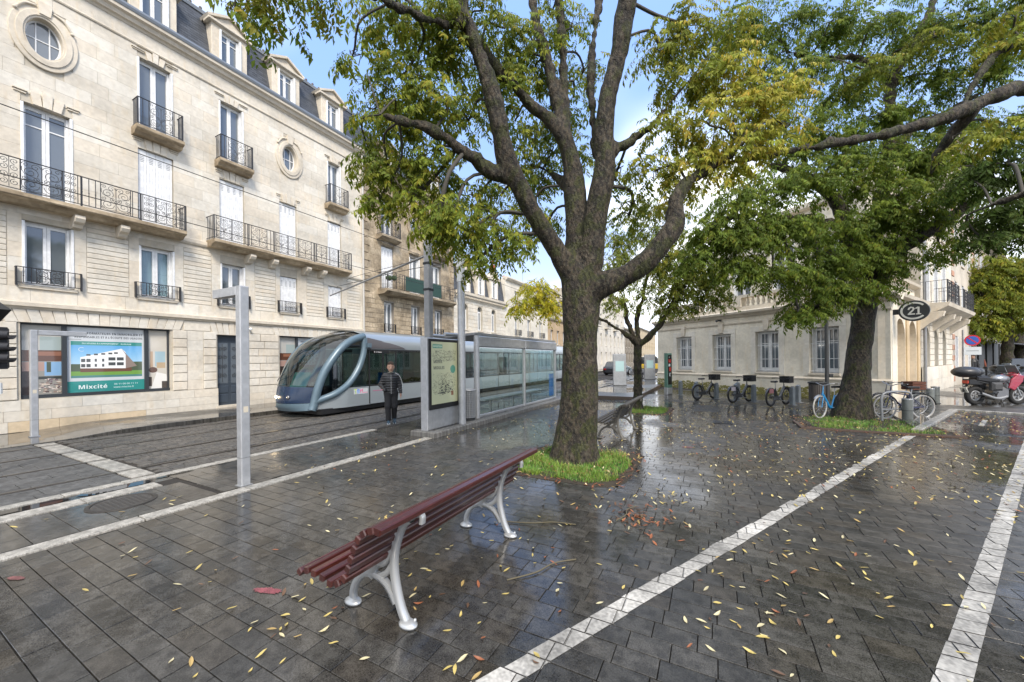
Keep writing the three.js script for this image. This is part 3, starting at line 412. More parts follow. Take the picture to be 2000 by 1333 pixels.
// ---------- pale stone building on the left ----------
const LX = 4;                                                             // its base stands at s = -LX
const pale = thing('pale_stone_building', 'long cream limestone building with iron balconies and a shop window on the left', 'building', S(-LX, 0, 0), SROT);
{
  const R = rng(21), X = (s) => s + LX, cols = { A: [2.84, 3.80], B: [5.24, 6.17], C: [7.57, 8.44], D: [9.84, 10.62], E: [12.18, 12.95] }, left = [0.4, 1.35];
  const op = []; const W = (c, y0, y1, o) => op.push({ x0: X(c[0]), x1: X(c[1]), y0, y1, o });
  W(cols.A, 4.05, 5.85, { shut: 'open' }); W(cols.A, 6.42, 9.12, { shut: 'open', transom: 0.5 }); W(left, 4.05, 5.85, { shut: 'open' }); W(left, 6.42, 9.12, { shut: 'open', transom: 0.5 });
  W(cols.B, 4.05, 5.78, { shut: 'open', pane: M.clear, curtain: [0.22, 0.34, 0.40] }); W(cols.B, 6.42, 9.0, { shut: 'closed' }); W(cols.B, 9.58, 12.03, { shut: 'open' });
  W(cols.C, 4.05, 5.70, { shut: 'open' }); W(cols.C, 6.42, 8.95, { shut: 'closed' }); W(cols.C, 9.58, 11.98, { shut: 'open' });
  W(cols.D, 4.05, 5.64, { shut: 'closed' }); W(cols.D, 6.42, 8.9, { shut: 'closed' });
  W(cols.E, 4.05, 5.6, { shut: 'closed' }); W(cols.E, 6.42, 8.8, { shut: 'closed' }); W(cols.E, 9.58, 11.76, { shut: 'open' });
  const ocs = [[X(3.28), 11.08, 0.36, 0.56], [X(10.31), 10.94, 0.33, 0.55]];
  const shops = [[X(2.8), X(6.04), 0.9, 3.02], [X(9.8), X(13.1), 0.9, 3.0]], door = [X(7.45), X(8.42), 0.2, 2.92], END = X(14.28);
  const holes = [...op.map((o) => rect(o.x0, o.x1, o.y0, o.y1)), ...shops.map((s) => rect(...s)), rect(door[0], door[1], 0.13, door[3]), ...ocs.map((o) => ellipse(o[0], o[1], o[2] + 0.02, o[3] + 0.02, 32))];
  wallWithHoles(pale, 'wall', M.joint, rect(0, END, -0.1, 13.3), holes, -0.45, -0.014);
  new MB().box(0.02, END - 0.02, 0, 13.2, -9, -0.9).build('core', M.joint, pale);
  const rc = [...op.map((o) => [o.x0, o.x1, o.y0, o.y1]), ...ocs.map((o) => [o[0] - o[2] - 0.2, o[0] + o[2] + 0.2, o[1] - o[3] - 0.22, o[1] + o[3] + 0.22, 1])], list = [];
  const pan = [[-3.9, 0.15], [1.6, 2.6], [4.05, 5.0], [6.42, 7.28], [8.8, 9.65], [11.05, 11.95], [13.25, 14.1]];
  stoneRows(list, R, 0, END, 3.58, 4.0, 0.42, 1.0, rc, 0.0045, 0);
  const panX = pan.map((p) => [X(p[0]), X(p[1]), 0, 99]);
  stoneRows(list, R, 0, END, 4.0, 6.0, 0.4, 0.85, [...rc, ...panX], 0.0045, 0);
  for (const p of pan) stoneRows(list, R, X(p[0]) + 0.01, X(p[1]) - 0.01, 4.0, 6.0, 0.154, 0.9, [], 0.016, 0.004, 'rustic');
  stoneRows(list, R, 0, END, 6.0, 12.36, 0.37, 0.86, rc, 0.0045, 0);
  const gf = [...shops, door].map((s) => [s[0], s[1], s[2], 3.5]);
  stoneRows(list, R, 0, END, 0.02, 0.31, 0.29, 0.95, [[door[0], door[1], 0, 3]], 0.006, 0.03, 'ochre'); stoneRows(list, R, 0, END, 0.31, 0.88, 0.29, 0.95, [[door[0], door[1], 0, 3]], 0.006, 0.03);
  const rus = [[-3.99, 2.74], [6.1, 6.5], [7.0, 7.41], [8.46, 9.74], [13.16, 14.27]];
  for (const p of rus) stoneRows(list, R, X(p[0]), X(p[1]), 0.89, 3.02, 0.305, 0.8, gf, 0.02, 0.028, 'rustic');
  stoneRows(list, R, X(6.51), X(6.99), 0.89, 3.02, 0.36, 0.6, [], 0.005, 0.004); 
  stoneRows(list, R, 0, END, 3.38, 3.58, 0.2, 1.3, [], 0.004, 0.01);
  buildStones(pale, list, M.stones, M.stoneV, 290, [LX, WALL]);
  // flat arches of separate voussoirs
  const vous = (x0, x1, y0, n) => { for (let i = 0; i < n; i++) { const w = (x1 - x0) / n, c = x0 + (i + 0.5) * w, t = (c - (x0 + x1) / 2) / ((x1 - x0) / 2); meshOf('voussoir', wedge(c, y0, 3.375, w - 0.014, w - 0.014, t * 0.13, -0.12, 0.03 + (i % 2) * 0.006), M.stones[i % 5], pale); } };
  vous(X(2.55), X(6.3), 3.025, 17); vous(X(7.3), X(8.58), 2.93, 7); vous(X(9.6), X(13.3), 3.005, 17);
  for (const [a, b] of [[-3.99, 2.5], [6.42, 7.22], [8.66, 9.55], [13.38, 14.27]]) new MB().bev(X(a), X(b), 3.03, 3.372, -0.05, 0.01, 0.006).build('stone', M.stones[1], pale);
  profile(pale, 'string_course', M.trim, [[-0.1, 3.38], [0.04, 3.385], [0.07, 3.43], [0.13, 3.46], [0.14, 3.56], [0.02, 3.6], [-0.1, 3.6]], 0, END);
  profile(pale, 'string_course', M.trim, [[-0.1, 6.14], [0.05, 6.15], [0.09, 6.22], [0.09, 6.33], [0, 6.38], [-0.1, 6.38]], 0, END);
  profile(pale, 'ledge', M.trim, [[-0.1, 12.36], [0.03, 12.36], [0.05, 12.40], [0.02, 12.44], [-0.1, 12.44]], 0, END);
  profile(pale, 'frieze', M.stones[1], [[-0.1, 12.44], [0.012, 12.44], [0.012, 12.86], [-0.1, 12.86]], 0, END);
  profile(pale, 'cornice', M.trim, [[-0.1, 12.86], [0.03, 12.86], [0.07, 12.92], [0.14, 12.95], [0.18, 13.06], [0.27, 13.1], [0.28, 13.2], [-0.1, 13.22]], 0, END + 0.05);
  profile(pale, 'gutter', M.zinc, [[0.05, 13.2], [0.30, 13.2], [0.33, 13.28], [0.31, 13.36], [-0.2, 13.40], [-0.2, 13.2]], 0, END + 0.05);
  op.forEach((o) => windowUnit(pale, o.x0, o.x1, o.y0, o.y1, { ...o.o, sill: o.y0 < 5 }));
  op.filter((o) => o.y0 > 6).forEach((o) => lintel(pale, o.x0, o.x1, o.y1 + 0.004, o.y0 > 9 ? 0.78 : 1));
  // round windows
  ocs.forEach((o) => {
    const ring = new THREE.Shape(ellipse(o[0], o[1], o[2] + 0.27, o[3] + 0.30, 40).map((p) => new THREE.Vector2(...p))); ring.holes.push(new THREE.Path(ellipse(o[0], o[1], o[2], o[3], 40).map((p) => new THREE.Vector2(...p))));
    const sur = new MB().ext(ring, 0.22, M4().makeTranslation(0, 0, -0.18), 0.012).build('round_window_surround', M.trim, pale);
    const r2 = new THREE.Shape(ellipse(o[0], o[1], o[2] + 0.16, o[3] + 0.18, 40).map((p) => new THREE.Vector2(...p))); r2.holes.push(new THREE.Path(ellipse(o[0], o[1], o[2] + 0.04, o[3] + 0.05, 40).map((p) => new THREE.Vector2(...p)))); new MB().ext(r2, 0.03, M4().makeTranslation(0, 0, 0.04), 0.012).build('roll_moulding', M.trim, sur);
    meshOf('keystone', wedge(o[0], o[1] + o[3] + 0.08, o[1] + o[3] + 0.42, 0.2, 0.27, 0, 0.0, 0.12), M.stones[3], sur);
    for (const s of [-1, 1]) meshOf('carving', new MB().tube([V(o[0] + s * 0.16, o[1] + o[3] + 0.26, 0.06), V(o[0] + s * 0.36, o[1] + o[3] + 0.18, 0.08), V(o[0] + s * 0.5, o[1] + o[3] - 0.02, 0.06)], 0.035, 10, 6).sph(o[0] + s * 0.52, o[1] + o[3] - 0.06, 0.06, 0.05, 8, 6).geo(), M.trim, sur);
    const fr = new THREE.Shape(ellipse(o[0], o[1], o[2] + 0.01, o[3] + 0.01, 40).map((p) => new THREE.Vector2(...p))); fr.holes.push(new THREE.Path(ellipse(o[0], o[1], o[2] - 0.05, o[3] - 0.05, 40).map((p) => new THREE.Vector2(...p))));
    const w = new MB().ext(fr, 0.06, M4().makeTranslation(0, 0, -0.22)).box(o[0] - 0.14, o[0] - 0.115, o[1] - o[3] * 0.93, o[1] + o[3] * 0.93, -0.21, -0.165).box(o[0] + 0.115, o[0] + 0.14, o[1] - o[3] * 0.93, o[1] + o[3] * 0.93, -0.21, -0.165).box(o[0] - o[2] * 0.95, o[0] + o[2] * 0.95, o[1] - 0.013, o[1] + 0.013, -0.209, -0.166).build('window', M.white, pale);
    new MB().ext(poly(ellipse(o[0], o[1], o[2], o[3], 32)), 0.01, M4().makeTranslation(0, 0, -0.2)).build('pane', M.pane, w);
  });
  // balconies
  const slab = (a, b, y, deep) => { const w = profile(pale, 'balcony', M.slabStone, [[-0.05, y - 0.26], [deep * 0.55, y - 0.25], [deep * 0.72, y - 0.17], [deep - 0.03, y - 0.13], [deep, y - 0.10], [deep, y], [-0.05, y]], a, b); return w; };
  const bk = (x, y, z, par) => { const sh = poly([[0, 0], [0.48, 0], [0.5, -0.08], [0.44, -0.17], [0.30, -0.22], [0.24, -0.3], [0.0, -0.33]]); return new MB().ext(sh, 0.19, TRS(x - 0.095, y, -0.02, 0, -Math.PI / 2, 0, 1), 0.01).build('bracket', M.trim, par); };
  { const a = X(-2.5), b = X(6.30), y = 6.42, s = slab(a, b, y, 0.62);
    railing(s, a, b, y, 0.88, 0.56, true, [[X(1.2), 0.8], [X(2.55), 0.36, 1], [X(3.1), 0.72], [X(3.62), 0.28, 1], [X(4.55), 0.66], [X(5.32), 0.30, 1], [X(5.76), 0.52], [X(6.14), 0.22, 1]], [X(2.3), X(3.83), X(5.12)]);
    for (const q of [1.9, 4.02, 4.98]) bk(X(q), y - 0.25, 0, s); }
  { const a = X(7.12), b = X(13.1), y = 6.42, s = slab(a, b, y, 0.62);
    railing(s, a, b, y, 0.88, 0.56, true, [[X(7.45), 0.5], [X(7.95), 0.42, 1], [X(8.7), 0.6], [X(9.6), 0.5], [X(10.1), 0.42, 1], [X(10.65), 0.6], [X(11.45), 0.5], [X(12.1), 0.42, 1], [X(12.65), 0.6]], [X(8.28), X(9.28), X(11.1), X(12.35)]);
    for (const q of [8.72, 9.62, 11.1, 11.9]) bk(X(q), y - 0.25, 0, s); }
  for (const c of [cols.B, cols.C, cols.E]) { const a = X(c[0]) - 0.16, b = X(c[1]) + 0.16, y = 9.58, s = slab(a, b, y, 0.45); railing(s, a + 0.03, b - 0.03, y, 0.9, 0.40, true, [[(a + b) / 2, 0.62]]); }
  for (const c of [cols.A, cols.B, cols.C, cols.D, cols.E, left]) { const a = X(c[0]) - 0.13, b = X(c[1]) + 0.13; railing(pale, a, b, 4.03, 0.5, 0.12, true, [[(a + b) / 2, 0.5, 0]], [], 0.0); }
  // mansard roof with dormers
  const m0 = [13.36, -0.12], m1 = [15.35, -0.62];
  new MB().ext(poly([[0, 0], [END, 0], [END, 0.1], [0, 0.1]]), 0.001).l.length && profile(pale, 'roof', M.zinc, [[-0.14, 13.3], [-0.64, 15.33], [-3, 16.2], [-9, 16.2], [-9, 13.3]], 0, END);
  const dcs = [cols.B, cols.C, cols.D, cols.E].map((c) => X((c[0] + c[1]) / 2)), bounds = [0, ...dcs.flatMap((d) => [d - 0.62, d + 0.62]), END];
  for (let i = 0; i < bounds.length; i += 2) slates(pale, bounds[i], bounds[i + 1], m0[0], m0[1], m1[0], m1[1], 40 + i);
  dcs.forEach((d, i) => dormer(pale, d, 13.38, 1.24, 1.55, -0.05, 0.42, i));
  profile(pale, 'ridge_roll', M.zinc, [[-0.55, 15.3], [-0.52, 15.4], [-0.6, 15.48], [-0.75, 15.48], [-0.75, 15.3]], 0, END);
  { const cr = new MB(); for (let x = 7; x < END; x += 0.33) cr.sph(x, 15.53, -0.65, 0.06, 6, 5, [1, 1.3, 1]); cr.build('ridge_tiles', std([0.10, 0.09, 0.085], 0.8), pale).userData.kind = 'stuff'; }
  new MB().cyl(V(END - 0.06, 0.1, 0.1), V(END - 0.06, 13.1, 0.1), 0.055, 0.055, 10).build('downpipe', std([0.5, 0.48, 0.44], 0.6), pale);
  // door
  const dr = new MB().box(door[0], door[1], door[2], door[3], -0.26, -0.2).build('door', std([0.045, 0.058, 0.075], 0.4), pale);
  const mid = (door[0] + door[1]) / 2; for (const s of [-1, 1]) { const c = mid + s * (door[1] - door[0]) / 4, w = (door[1] - door[0]) / 4 - 0.05; new MB().bev(c - w, c + w, 0.3, 0.62, -0.21, -0.18, 0.01).bev(c - w, c + w, 0.67, 0.95, -0.21, -0.18, 0.01).build('panel', std([0.05, 0.065, 0.085], 0.4), dr); new MB().box(c - w, c + w, 1.05, 2.62, -0.205, -0.196).build('pane', M.pane, dr); const gr = meshOf('grille', scrollOf(2 * w, 1.5, 1), M.iron, dr); gr.position.set(c, 1.08, -0.185); }
  new MB().box(door[0] - 0.05, door[1] + 0.05, 0.05, 0.2, -0.3, 0.06).build('step', M.trim, dr);
  // shop windows with printed film
  const film = canvasTex(1536, 1024, (g, w, h) => {
    const x1 = w * 0.252, x2 = w * 0.815; g.fillStyle = '#8d8a82'; g.fillRect(0, 0, w, h);
    g.fillStyle = '#b3b1aa'; g.fillRect(0, 0, x1, h * 0.52); g.fillStyle = '#9aa7a5'; g.fillRect(x1 * 0.45, h * 0.16, x1 * 0.55, h * 0.2); g.fillStyle = '#5a3a2c'; g.fillRect(0, h * 0.36, x1, h * 0.16); g.fillStyle = '#8b5f4a'; g.fillRect(x1 * 0.3, h * 0.38, x1 * 0.7, h * 0.06);
    g.fillStyle = '#a98a7e'; g.fillRect(0, h * 0.53, x1 * 0.6, h * 0.13); g.fillStyle = '#7fa6c9'; g.fillRect(x1 * 0.55, h * 0.53, x1 * 0.45, h * 0.2); g.fillStyle = '#3f4a38'; g.fillRect(x1 * 0.6, h * 0.53, x1 * 0.1, h * 0.15); g.fillStyle = '#3a2f2c'; g.fillRect(0, h * 0.66, x1 * 0.4, h * 0.34); g.fillStyle = '#2f3430'; g.fillRect(x1 * 0.4, h * 0.74, x1 * 0.6, h * 0.04);
    const R2 = rng(5); for (let i = 0; i < 70; i++) { g.fillStyle = ['#c9b9a8', '#8a766a', '#5d4c48', '#d8cdc2', '#6c5a60'][Math.floor(R2() * 5)]; g.fillRect(x1 * (0.4 + 0.55 * R2()), h * (0.77 + 0.2 * R2()), 10 + 34 * R2(), 8 + 16 * R2()); }
    g.fillStyle = '#c8c2b6'; g.fillRect(x2, 0, w - x2, h); g.fillStyle = '#b49a80'; g.fillRect(x2 + 45, h * 0.36, 40, h * 0.33); g.fillStyle = '#9db6bf'; g.fillRect(x2 + 110, h * 0.36, 130, h * 0.26); g.fillStyle = '#b8a284'; g.fillRect(x2 + 130, h * 0.55, 110, h * 0.1); g.fillStyle = '#5d4236'; g.beginPath(); g.ellipse(x2 + 85, h * 0.68, 55, 50, 0, 0, 7); g.fill(); g.fillStyle = '#e4e2dc'; g.beginPath(); g.moveTo(x2 + 60, h); g.lineTo(x2 + 130, h * 0.72); g.lineTo(w - 30, h * 0.76); g.lineTo(w, h); g.fill(); g.fillStyle = '#4b4440'; g.fillRect(w - 90, h * 0.88, 90, h * 0.12); g.fillRect(x2 + 20, h * 0.8, 50, h * 0.16);
    g.fillStyle = '#c3c8cb'; g.fillRect(x1, 0, x2 - x1, h); const cw = x2 - x1;
    g.fillStyle = '#2d3338'; g.font = '600 47px sans-serif'; g.textAlign = 'center'; g.fillText('TRANSFORMATEURS EN IMMOBILIER ET', x1 + cw / 2 + 30, h * 0.105, cw * 0.84); g.fillText('RESPONSABLES ET À L’ÉCOUTE DES USAGERS', x1 + cw / 2 + 30, h * 0.165, cw * 0.84); g.fillRect(x1 + 36, h * 0.06, 8, 110); g.fillRect(x1 + 36, h * 0.165 + 20, 130, 6);
    g.fillStyle = '#35867e'; g.fillRect(x1 + cw * 0.075, h * 0.215, cw * 0.87, h * 0.06); g.fillStyle = '#e9f0ee'; g.font = '28px sans-serif'; g.fillText('DU STUDIO À L’APPARTEMENT · BUREAUX', x1 + cw / 2, h * 0.257, cw * 0.7);
    const sk = g.createLinearGradient(0, h * 0.28, 0, h * 0.7); sk.addColorStop(0, '#5fa3d6'); sk.addColorStop(1, '#c9dfe8'); g.fillStyle = sk; g.fillRect(x1 + cw * 0.075, h * 0.275, cw * 0.87, h * 0.47);
    const X0 = x1 + cw * 0.075, PW = cw * 0.87, PY = (t) => h * (0.275 + 0.47 * t); g.fillStyle = '#4e5a45'; g.fillRect(X0, PY(0.62), PW * 0.16, h * 0.14); g.fillRect(X0 + PW * 0.8, PY(0.55), PW * 0.2, h * 0.16);
    g.fillStyle = '#6f9a45'; g.fillRect(X0, PY(0.86), PW, h * 0.066); g.fillStyle = '#6b4a3a'; g.fillRect(X0 + PW * 0.12, PY(0.76), PW * 0.72, h * 0.06);
    g.fillStyle = '#ebebe8'; g.beginPath(); g.moveTo(X0 + PW * 0.12, PY(0.4)); g.lineTo(X0 + PW * 0.69, PY(0.1)); g.lineTo(X0 + PW * 0.75, PY(0.22)); g.lineTo(X0 + PW * 0.75, PY(0.78)); g.lineTo(X0 + PW * 0.12, PY(0.76)); g.fill(); g.fillStyle = '#8d7d74'; g.beginPath(); g.moveTo(X0 + PW * 0.69, PY(0.1)); g.lineTo(X0 + PW * 0.92, PY(0.7)); g.lineTo(X0 + PW * 0.75, PY(0.78)); g.lineTo(X0 + PW * 0.75, PY(0.3)); g.fill();
    g.fillStyle = '#4a4d4e'; for (const t of [0.2, 0.3, 0.4, 0.5, 0.58]) g.fillRect(X0 + PW * t, PY(0.33 - t * 0.18), PW * 0.055, h * 0.026); for (const y of [0.45, 0.62]) { for (const t of [0.13, 0.2]) g.fillRect(X0 + PW * t, PY(y), PW * 0.055, h * 0.05); for (const t of [0.31, 0.41]) g.fillRect(X0 + PW * t, PY(y), PW * 0.03, h * 0.045); for (const t of [0.5, 0.62]) g.fillRect(X0 + PW * t, PY(y - 0.05), PW * 0.1, h * 0.05); }
    g.fillStyle = '#4f7f7a'; g.fillRect(X0, PY(1), PW, h * 0.035); g.strokeStyle = '#c9d4d8'; g.lineWidth = 6; g.beginPath(); g.arc(X0 + PW * 0.14, PY(0.14), 30, 0.8, 5.4); g.stroke();
    g.fillStyle = '#2f8a84'; g.fillRect(x1, h * 0.83, cw, h * 0.17); g.fillStyle = '#dfe9e7'; g.font = '600 84px sans-serif'; g.textAlign = 'left'; g.fillText('Mixcité', x1 + cw * 0.15, h * 0.95); g.font = '34px sans-serif'; g.fillText('☎ 06 11 00 00 11 11', x1 + cw * 0.55, h * 0.905, cw * 0.36); g.fillText('www.mixcite.fr', x1 + cw * 0.57, h * 0.955, cw * 0.3);
  });
  film.flipY = true;
  const shopFrame = std([0.035, 0.04, 0.045], 0.4);
  shops.forEach((s, i) => {
    const [x0, x1, y0, y1] = s, m1 = mix(x0, x1, 0.252), m2 = mix(x0, x1, 0.815), w = new MB().box(x0, x1, y0, y0 + 0.1, -0.2, -0.08).box(x0, x1, y1 - 0.05, y1, -0.2, -0.12).box(x0, x0 + 0.04, y0 + 0.1, y1 - 0.05, -0.2, -0.12).box(x1 - 0.05, x1, y0 + 0.1, y1 - 0.05, -0.2, -0.12).box(m1 - 0.05, m1 + 0.05, y0 + 0.1, y1 - 0.05, -0.2, -0.1).box(m2 - 0.05, m2 + 0.05, y0 + 0.1, y1 - 0.05, -0.2, -0.1).build('shop_window', shopFrame, pale);
    w.userData.label = i ? 'shop window behind the tram nose' : 'wide shop window printed with an estate agency advert';
    const g = new THREE.PlaneGeometry(x1 - x0, y1 - y0 - 0.15); g.translate((x0 + x1) / 2, (y0 + y1) / 2 + 0.025, -0.17);
    meshOf('printed_film', g, new THREE.MeshPhysicalMaterial({ map: film, roughness: 0.25, clearcoat: 1, clearcoatRoughness: 0.03 }), w);
  });
  new MB().sph(X(8.55), 3.2, 0.14, 0.06, 10, 8).cyl(V(X(8.55), 3.2, 0), V(X(8.55), 3.2, 0.1), 0.02).build('wall_lamp', M.white, pale);
}
// ---------- plainer neighbours ----------
function house(name, label, s0, s1, H, o) {                               // a terrace house on the left side of the street; x is measured from s0
  const t = thing(name, label, 'building', S(s0, 0, 0), SROT), W = s1 - s0, R = rng(Math.floor(s0 * 10)), jm = o.joint || M.joint;
  wallWithHoles(t, 'wall', o.plain || jm, rect(0, W, -0.1, H), o.op.map((q) => (q.arch ? archRect : rect)(q.x0, q.x1, q.y0, q.y1)), -0.4, o.plain ? 0 : -0.014);
  new MB().box(0.01, W - 0.01, 0, H - 0.05, -8, -0.8).build('core', jm, t);
  if (!o.plain) { const list = []; for (const c of o.courses) stoneRows(list, R, c[0], c[1], c[2], c[3], c[4], c[5], o.op.map((q) => [q.x0, q.x1, q.y0, q.y1]).concat(o.skip || []), c[6], c[7] || 0, c[8]); buildStones(t, list, o.mats || M.stones, o.vmat || M.stoneV, o.own || 120, [-s0, WALL]); }
  o.op.forEach((q) => { windowUnit(t, q.x0, q.x1, q.y0, q.arch ? q.y1 - (q.x1 - q.x0) / 2 : q.y1, { shut: q.shut || 'none', sill: q.sill !== false, transom: q.transom || 0, ...(q.o || {}) }); if (q.arch) { const w = (q.x1 - q.x0) / 2, c = (q.x0 + q.x1) / 2, f = new MB().ext(poly(ellipse(c, q.y1 - w, w, w, 14, 0, Math.PI)), 0.05, M4().makeTranslation(0, 0, -0.27)).build('fanlight', M.pane, t); } });
  if (o.cornice) profile(t, 'cornice', o.trim || M.trim, o.cornice, 0, W);
  return t;
}
{
  const dk = [[0.70, 0.62, 0.50], [0.66, 0.59, 0.48], [0.74, 0.66, 0.54], [0.60, 0.54, 0.45], [0.68, 0.60, 0.48]].map((c) => std(c, 0.9, 0, { map: T.oldstone, ...bumped }));
  const s0 = 14.3, q = (a, b, y0, y1, o = {}) => ({ x0: a - s0, x1: b - s0, y0, y1, ...o });
  const op = [q(15.6, 16.5, 9.0, 11.2), q(20.05, 20.95, 9.0, 11.2), q(15.57, 16.5, 5.98, 8.45, { shut: 'closed' }), q(17.82, 18.75, 5.98, 8.35, { shut: 'open' }), q(19.9, 20.93, 5.98, 8.3), q(15.75, 16.5, 3.5, 5.28), q(17.95, 18.72, 3.5, 5.28), q(20.2, 21.0, 3.5, 5.26)];
  const b2 = house('weathered_stone_building', 'narrow soot-stained stone building with a green-netted balcony behind the tram', s0, 22.35, 12.75, { op, joint: M.oldJoint, mats: dk, vmat: M.oldV, own: 150, skip: [[17.75 - s0, 18.55 - s0, 9.7, 11.1, 1]],
    courses: [[0, 8.05, 0, 5.6, 0.27, 0.7, 0.012, 0.01, 'rustic'], [0, 8.05, 5.6, 12.2, 0.36, 0.8, 0.006]], trim: M.old, cornice: [[-0.1, 12.2], [0.08, 12.2], [0.12, 12.35], [0.2, 12.4], [0.22, 12.52], [0.42, 12.6], [0.44, 12.8], [0, 12.86], [-0.2, 12.86]] });
  for (const x of [15.3, 17.1, 18.9, 20.7, 22.0]) { const d = new MB(); d.bev(x - s0 - 0.1, x - s0 + 0.1, 12.22, 12.55, 0, 0.3, 0.03).build('modillion', M.old, b2); }
  for (const e of [[0, 0.42], [7.62, 8.04]]) for (let y = 5.7, k = 0; y < 12; y += 0.42, k++) new MB().bev(e[0] + (e[0] ? (k % 2) * 0.12 : 0.01), e[1] - (e[0] ? 0 : (k % 2) * 0.12), y, y + 0.39, -0.03, 0.05, 0.014).build('quoin', dk[k % 5], b2);
  const sl = profile(b2, 'balcony', M.old, [[-0.05, 5.62], [0.5, 5.66], [0.7, 5.76], [0.75, 5.8], [0.75, 5.92], [-0.05, 5.94]], 1.0, 7.4);
  railing(sl, 1.05, 7.35, 5.92, 0.95, 0.68, true, [[1.4, 0.5], [2.0, 0.5], [6.4, 0.5], [7.0, 0.5]], [2.4, 5.8]);
  new MB().box(2.45, 5.75, 6.0, 6.82, 0.70, 0.712).build('privacy_net', std([0.02, 0.055, 0.045], 0.8), sl);
  new MB().sph(1.35, 6.55, 0.5, 0.2, 8, 6, [1, 0.8, 0.8]).sph(1.7, 6.6, 0.55, 0.16, 8, 6).build('potted_plant', std([0.05, 0.09, 0.03], 0.8), sl);
  for (const c of [15.95, 20.5]) { const s2 = profile(b2, 'balcony', M.old, [[-0.05, 8.7], [0.3, 8.76], [0.5, 8.86], [0.5, 8.98], [-0.05, 8.98]], c - s0 - 0.75, c - s0 + 0.75); railing(s2, c - s0 - 0.7, c - s0 + 0.7, 8.98, 0.95, 0.45, true, [[c - s0 - 0.3, 0.55], [c - s0 + 0.3, 0.55]]); }
  for (const o of op.slice(5)) railing(b2, o.x0 - 0.05, o.x1 + 0.05, 3.5, 0.5, 0.1, true, [[(o.x0 + o.x1) / 2, 0.4]]);
  const oc = [18.13 - s0, 10.4], ring = new THREE.Shape(ellipse(oc[0], oc[1], 0.48, 0.72, 36).map((p) => new THREE.Vector2(...p))); ring.holes.push(new THREE.Path(ellipse(oc[0], oc[1], 0.28, 0.5, 36).map((p) => new THREE.Vector2(...p)))); const sur = new MB().ext(ring, 0.1, M4().makeTranslation(0, 0, -0.03), 0.02).build('round_window_surround', M.old, b2); new MB().ext(poly(ellipse(oc[0], oc[1], 0.28, 0.5, 24)), 0.02, M4().makeTranslation(0, 0, -0.012)).build('pane', M.pane, sur); new MB().box(oc[0] - 0.015, oc[0] + 0.015, oc[1] - 0.48, oc[1] + 0.48, 0.008, 0.03).box(oc[0] - 0.27, oc[0] + 0.27, oc[1] - 0.015, oc[1] + 0.015, 0.009, 0.029).build('glazing_bar', M.white, sur); meshOf('keystone', wedge(oc[0], oc[1] + 0.6, oc[1] + 0.95, 0.25, 0.4, 0, 0, 0.16), dk[1], sur); meshOf('keystone', wedge(oc[0], oc[1] - 1.1, oc[1] - 0.62, 0.1, 0.24, 0, 0, 0.1), dk[1], sur);
  for (const c of [16.03, 18.28, 20.4]) new MB().sph(c - s0, 8.62, 0.04, 0.28, 10, 6, [1.5, 0.55, 0.5]).sph(c - s0 - 0.4, 8.6, 0.04, 0.12, 8, 6).sph(c - s0 + 0.4, 8.6, 0.04, 0.12, 8, 6).build('carving', M.old, b2);
  profile(b2, 'roof', M.zinc, [[-0.1, 12.8], [-0.6, 14.9], [-3, 15.4], [-8, 15.4], [-8, 12.8]], 0, 8.05); slates(b2, 0, 8.05, 12.85, -0.08, 14.85, -0.56, 71); for (const c of [1.9, 5.9]) dormer(b2, c, 12.85, 1.2, 1.4, 0.0, 0.35, c, M.old);
  new MB().box(0.2, 1.1, 15, 16.6, -3.5, -2).build('chimney', M.old, b2);
}
{
  const s0 = 22.35, q = (a, b, y0, y1, o = {}) => ({ x0: a - s0, x1: b - s0, y0, y1, ...o });
  const op = [q(23.4, 24.2, 4.2, 6.15, { arch: 1 }), q(25.5, 26.25, 4.2, 6.15, { arch: 1 }), q(27.68, 28.4, 4.2, 6.15, { arch: 1 }), q(23.4, 24.4, 0.9, 3.1), q(25.4, 26.4, 0.9, 3.1), q(27.6, 28.5, 0.3, 3.1)];
  const b3 = house('mansard_house', 'cream house with three arched windows, slate mansard and red chimney pots', s0, 30.1, 6.9, { op, own: 100, courses: [[0, 7.75, 0, 6.5, 0.3, 0.8, 0.012, 0.006, 'rustic']], cornice: [[-0.1, 6.45], [0.05, 6.45], [0.1, 6.6], [0.14, 6.65], [0.34, 6.8], [0.36, 6.98], [-0.1, 7.02]] });
  for (let x = 0.1; x < 7.7; x += 0.22) new MB().box(x, x + 0.1, 6.58, 6.72, 0.05, 0.26).build('modillion', M.trim, b3);
  profile(b3, 'roof', M.zinc, [[-0.15, 7.0], [-0.45, 9.0], [-2.5, 9.6], [-8, 9.6], [-8, 7.0]], 0, 7.75); slates(b3, 0, 7.75, 7.05, -0.1, 8.95, -0.42, 72);
  for (const c of [1.5, 3.6, 5.75]) dormer(b3, c, 7.1, 1.35, 1.65, 0.02, 0.42, c);
  for (const [x, h] of [[24.45 - s0, 10.7], [29.25 - s0, 10.8]]) { const st = new MB().box(x - 0.25, x + 0.25, 9.0, h - 1.15, -1.2, -0.4).build('chimney', M.trim, b3); new MB().lathe([[0.16, h - 1.2], [0.2, h - 1.1], [0.2, h - 0.95], [0.3, h - 0.85], [0.32, h - 0.72], [0.22, h - 0.62], [0.2, h - 0.5], [0.16, h - 0.45], [0.08, h - 0.4], [0.07, h], [0.05, h]], 14, M4().makeTranslation(x, 0, -0.8)).build('chimney_pot', std([0.42, 0.10, 0.06], 0.7), st); }
}
